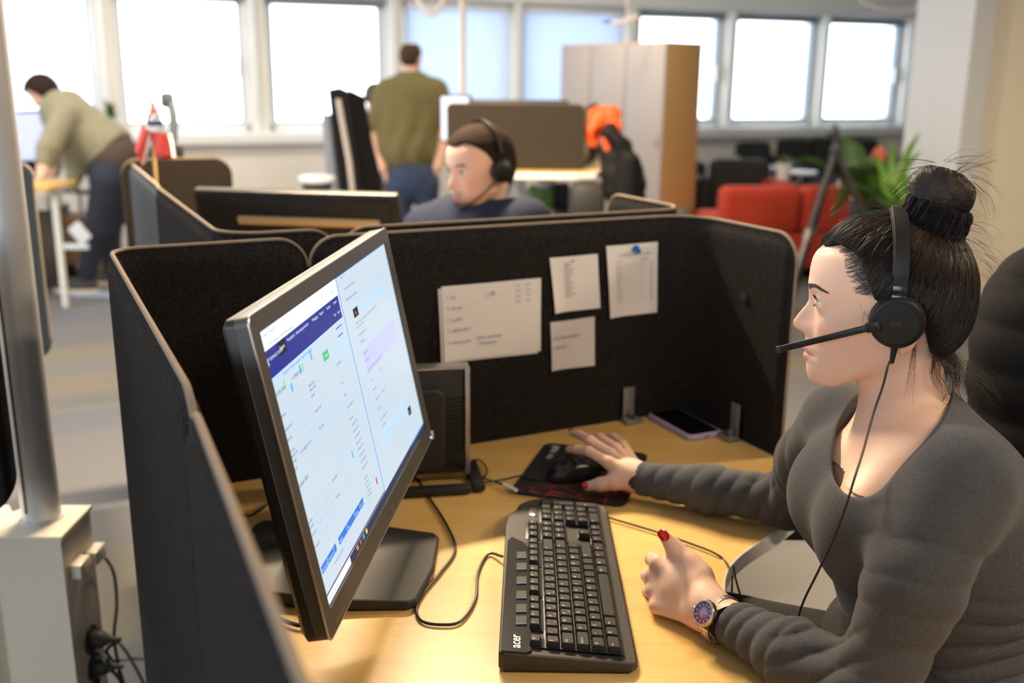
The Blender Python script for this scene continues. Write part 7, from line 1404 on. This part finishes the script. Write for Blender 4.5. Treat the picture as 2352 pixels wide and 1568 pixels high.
b_ = MB(); leaf(b_, at(1985, 385, 6.8), at(1932, 312, 6.8), .19, .10, up=(0, 1, 0)); leaf(b_, at(1900, 385, 6.85), at(1812, 372, 6.85), .085, .12, up=(0, .6, .8)); leaf(b_, at(1960, 400, 6.8), at(1905, 505, 6.8), .07, -.08, up=(0, 1, 0)); leaf(b_, at(1990, 400, 6.8), at(1935, 395, 6.8), .07, .2, up=(0, .8, .6)); b_.tube([bs, at(1985, 385, 6.8)], .004, 5); b_.tube([bs, at(1900, 385, 6.85)], .003, 5); b_.tube([bs, at(1960, 400, 6.8)], .003, 5); build('large_leaf', b_, M_GREEN, e)
e, bs = planter((2062, 500), 5.55, 'tall bright green plant with long pointed leaves against the pillar', 30, M_LGREEN, 12, .26, (), wd=.045)
b_ = MB()
for x0, y0, x1, y1, w_ in ((2060, 420, 2118, 300, .05), (2062, 420, 2118, 345, .045), (2055, 430, 2052, 318, .045), (2050, 440, 2010, 352, .04), (2066, 440, 2120, 395, .045), (2050, 460, 2020, 400, .05), (2075, 470, 2085, 380, .05)): leaf(b_, at(x0, y0, 5.5), at(x1, y1, 5.45), w_, .10, up=(0, 1, .3)); b_.tube([bs, at(x0, y0, 5.5)], .003, 5)
build('long_leaves', b_, M_LGREEN, e)
# things on the floor at the right
q = onz(2256, 752, 0.0); b_ = MB(); b_.box(q+[0, -.0, .025], (.16, .10, .05), None, .012); e = build('toolbox', b_, mat('orange_red_plastic', (.62, .07, .02), .5)); tag(e, 'low orange-red and black case on the floor by the cream wall', 'case'); b_ = MB(); b_.box(q+[0, -.0, .058], (.13, .08, .018), None, .006); build('lid', b_, M_BLKM, e)
# far-left desk group
e = empty('office_desk', B(90, 690, 6.6)*[1, 1, 0], 'desk the bending woman leans on', 'desk'); dt = onz(162, 425, .80); b_ = MB(); b_.box([dt[0]-.72, dt[1]+.10, .785], (1.25, .42, .03), None, .004); build('desk_top', b_, mat('honey_oak', (.60, .38, .12), .4), e)
for dx in (-.18, -1.25): b_ = MB(); b_.box([dt[0]+dx, dt[1]+.16, .385], (.035, .035, .77), None, .004); build('leg', b_, mat('white_laminate', (.68, .68, .66), .5), e)
q = at(52, 315, 6.6); e = empty('computer_monitor', [q[0], q[1], .80], 'black monitor with pale lit screen in front of the bending woman', 'monitor'); ry = R(58); am = np.array([[math.cos(ry), math.sin(ry), 0], [-math.sin(ry), math.cos(ry), 0], [0, 0, 1]]); nm_ = np.array([am[1][0], am[1][1], 0])
b_ = MB(); b_.box(q-[.06, 0, 0], (.50, .03, .34), am, .005); build('monitor_frame', b_, M_BLK, e); sg_ = -1 if nm_[1] > 0 else 1; b_ = MB(); b_.box(q-[.06, 0, 0]+nm_*sg_*.0165, (.47, .002, .31), am); build('screen', b_, mat('lilac_screen', (.1, .1, .1), .3, emit=(.62, .66, 1), estr=.65), e); b_ = MB(); b_.box([q[0]-.06, q[1], (.8+q[2])/2-.05], (.05, .05, q[2]-.85), None, .004); b_.box([q[0]-.06, q[1], .808], (.25, .2, .014), None, .004); build('stand', b_, M_BLKM, e)
slab('standing_screen', [(2, 258), (90, 258), (90, 655), (2, 655)], 7.15, .03, M_BLKF, 'tall black upright screen behind the lit monitor at far left', 'screen')
box_thing('side_cabinet', B(112, 560, 7.1)*[1, 1, 0]+[0, 0, .28], (.22, .3, .56), mat('dark_brown_wood', (.045, .028, .018), .6), 'dark brown low cabinet below the far-left desk', 'cabinet')
for k, (x, y, w_, h_, d_, m_, lab) in enumerate(((165, 545, .36, .34, .3, 'b', 'brown cardboard box under the far-left desk'), (265, 600, .30, .12, .3, 'b', 'flat brown cardboard box behind the bending woman\'s feet'))):
    box_thing('cardboard_box', B(x, y, 7.25), (w_, d_, h_), mat('cardboard', (.22, .125, .06), .8), lab, 'box')
box_thing('drawer_unit', B(104, 500, 6.75)*[1, 1, 0]+[0, 0, .675], (.16, .25, .19), mat('white_laminate', (.68, .68, .66), .5), 'small white drawer unit hanging under the far-left desk top', 'cabinet')
for x, y, w_, h_, t_ in ((183, 535, .13, .09, .9), (168, 566, .20, .035, 0)):
    b_ = MB(); c_, s_ = math.cos(t_), math.sin(t_); b_.box(B(x, y, 6.5), (w_, .012, h_), [[c_, 0, -s_], [0, 1, 0], [s_, 0, c_]], .002); tag(build('document_tray' if t_ == 0 else 'paper_stack', b_, mat('bluish_white_paper', (.70, .76, .85), .7)), 'white tray under the far-left desk' if t_ == 0 else 'tilted bright white papers under the far-left desk', 'tray' if t_ == 0 else 'paper')
office_chair(B(272, 660, 7.5)[:2], R(65), 'black office chair with pale armrests behind the bending woman', M_BLKF, M_GRYF, .30, .44, mat('pale_steel', (.45, .48, .55), .35, .6))
q = onz(235, 672, 0); b_ = MB(); b_.box(q+[0, 0, .004], (.34, .26, .008), None, .002); tag(build('floor_patch', b_, mat('pale_blue_patch', (.30, .38, .55), .5)), 'pale blue patch on the floor below the office chair', 'mat')  # flat pale blue slab laid on the carpet
# window sill plant, hanging cables, pole, lamp
q = WP(*(lambda v: ((v-W0)@W1, -.05))(onv(254, 250, W0-W2*.05, W1)), 1.0); e = empty('sill_plant', q, 'small green plant in glass on the window board', 'plant'); b_ = MB(); b_.lathe([(0, 0), (.035, 0), (.045, .12), (.042, .12), (.033, .005), (0, .005)], q, 20); build('glass_pot', b_, mat('pale_glass', (.6, .7, .62), .1), e); b_ = MB(); g = random.Random(2)
for k in range(30): a = g.random()*6.28; leaf(b_, q+[0, 0, .08], q+[math.cos(a)*.06, math.sin(a)*.06, .15+.12*g.random()], .04, .1)
build('leaves', b_, M_GREEN, e)
M_WCAB = mat('white_cable_sleeve', (.72, .68, .62), .5)
q = at(1063, 240, 6.6); tag(build('cable_pole', MB().cyl([q[0], q[1], 1.03 if False else 0], [q[0], q[1], 2.85], .022), M_WCAB), 'thin white cable pole rising to the ceiling behind the seated man', 'pole')
cable('hanging_cable', [at(945, -130, 6.2), at(955, -20, 6.2), at(975, 22, 6.2), at(995, 30, 6.2), at(1015, 8, 6.2), at(1035, -40, 6.2), at(1040, -130, 6.2)], .016, M_WCAB, 'white cable loop hanging from the ceiling near the cable pole')
cable('hanging_cable', [at(1955, -100, 8), at(1975, -10, 8), at(1990, 8, 8), at(2030, 24, 8), at(2075, 25, 8), at(2110, 10, 8), at(2130, -100, 8)], .012, M_WCAB, 'thin white cable loop hanging in front of the right windows')
cable('hanging_cable', [at(5, -200, 2.6), at(12, -60, 2.6), at(8, 10, 2.6), at(-10, 60, 2.6), at(-40, 80, 2.6)], .006, M_WCAB, 'white cable curl in the top left picture corner')
e = empty('hanging_lamp', at(1420, 45, 7.5), 'small hanging decoration with blue and orange ends near the blinds', 'lamp'); b_ = MB(); b_.tube(spline([at(1398, 48, 7.5), at(1415, 54, 7.5), at(1440, 48, 7.5), at(1465, 38, 7.5)], 5), .010, 8); b_.cyl(at(1440, 48, 7.5), at(1440, -160, 7.5), .003, n=6); build('arm', b_, mat('peach_plastic', (.70, .50, .42), .5), e); b_ = MB(); b_.lathe([(0, -.03), (.03, -.02), (.035, 0), (.03, .02), (0, .03)], at(1392, 46, 7.5), 16); build('blue_end', b_, mat('pale_blue_plastic', (.25, .38, .75), .5), e)
# the woman's chair with a black quilted jacket over it
cw = empty('office_chair', (.80, 1.12, 0), 'black office chair the woman in the sweater sits on', 'chair')
b_ = MB(); b_.box([.60, 1.115, .44], (.50, .50, .07), None, .03); build('seat', b_, M_BLKF, cw); b_ = MB(); b_.cyl([.60, 1.115, .10], [.60, 1.115, .41], .028); build('stem', b_, M_BLKM, cw)
bc_ = at(2440, 930, 1.58); b_ = MB(); b_.box(bc_, (.05, .22, .40), [[.85, .5, 0], [-.5, .85, 0], [0, 0, 1]], .02, seg=3); b_.tube(spline([bc_-[0, 0, .15], bc_-[.02, .04, .45], [.74, 1.22, .42], [.62, 1.13, .40]], 6), .022, 10); build('backrest', b_, M_BLKF, cw)
for k in range(5): t = 2*math.pi*k/5; b_ = MB(); b_.tube([[.60, 1.115, .11], [.60+math.cos(t)*.3, 1.115+math.sin(t)*.3, .07]], [.024, .014], 8); lg = build('leg', b_, M_BLKM, cw); b_ = MB(); b_.cyl([.58+math.cos(t)*.3, 1.115+math.sin(t)*.3, .029], [.62+math.cos(t)*.3, 1.115+math.sin(t)*.3, .029], .028, n=14); build('caster', b_, M_BLKM, lg)
jz = 1.52
def jacket(p):
    d = chain(p, [(at(2360, 660, jz), .045), (at(2372, 760, jz), .068), (at(2378, 880, jz), .076), (at(2380, 1040, jz), .070), (at(2384, 1150, jz), .066)], .05); d = smin(d, ell(p, at(2440, 900, jz+.05), (.12, .16, .26)), .06); return d-.004*np.abs(np.sin(p[:, 2]*46))+.005*vnoise(p, 16, 2)
e = empty('quilted_jacket', at(2390, 1100, jz), 'black quilted jacket with pale zip hung over the chair at the right edge', 'jacket')
v_, q_ = surf(jacket, at(2380, 1150, jz)-[.2, .3, .05], at(2400, 600, jz)+[.35, .3, .08], .005, 1.3); mesh_surf('jacket_shell', v_, q_, mat('black_nylon', (.006, .006, .007), .8, spec=.2, bump=.3, bscale=120), e)
zp = []; 
for y_ in range(615, 1080, 8):
    x_ = np.interp(y_, [600, 660, 760, 850, 960, 1080], [2352, 2318, 2284, 2274, 2278, 2290]); zp.append(at(x_+6, y_, jz-.004))
b_ = MB(); b_.tube(zp, .0022, 6); build('zip', b_, mat('zip_metal', (.45, .45, .46), .35, .8), e, label='pale metal zip')
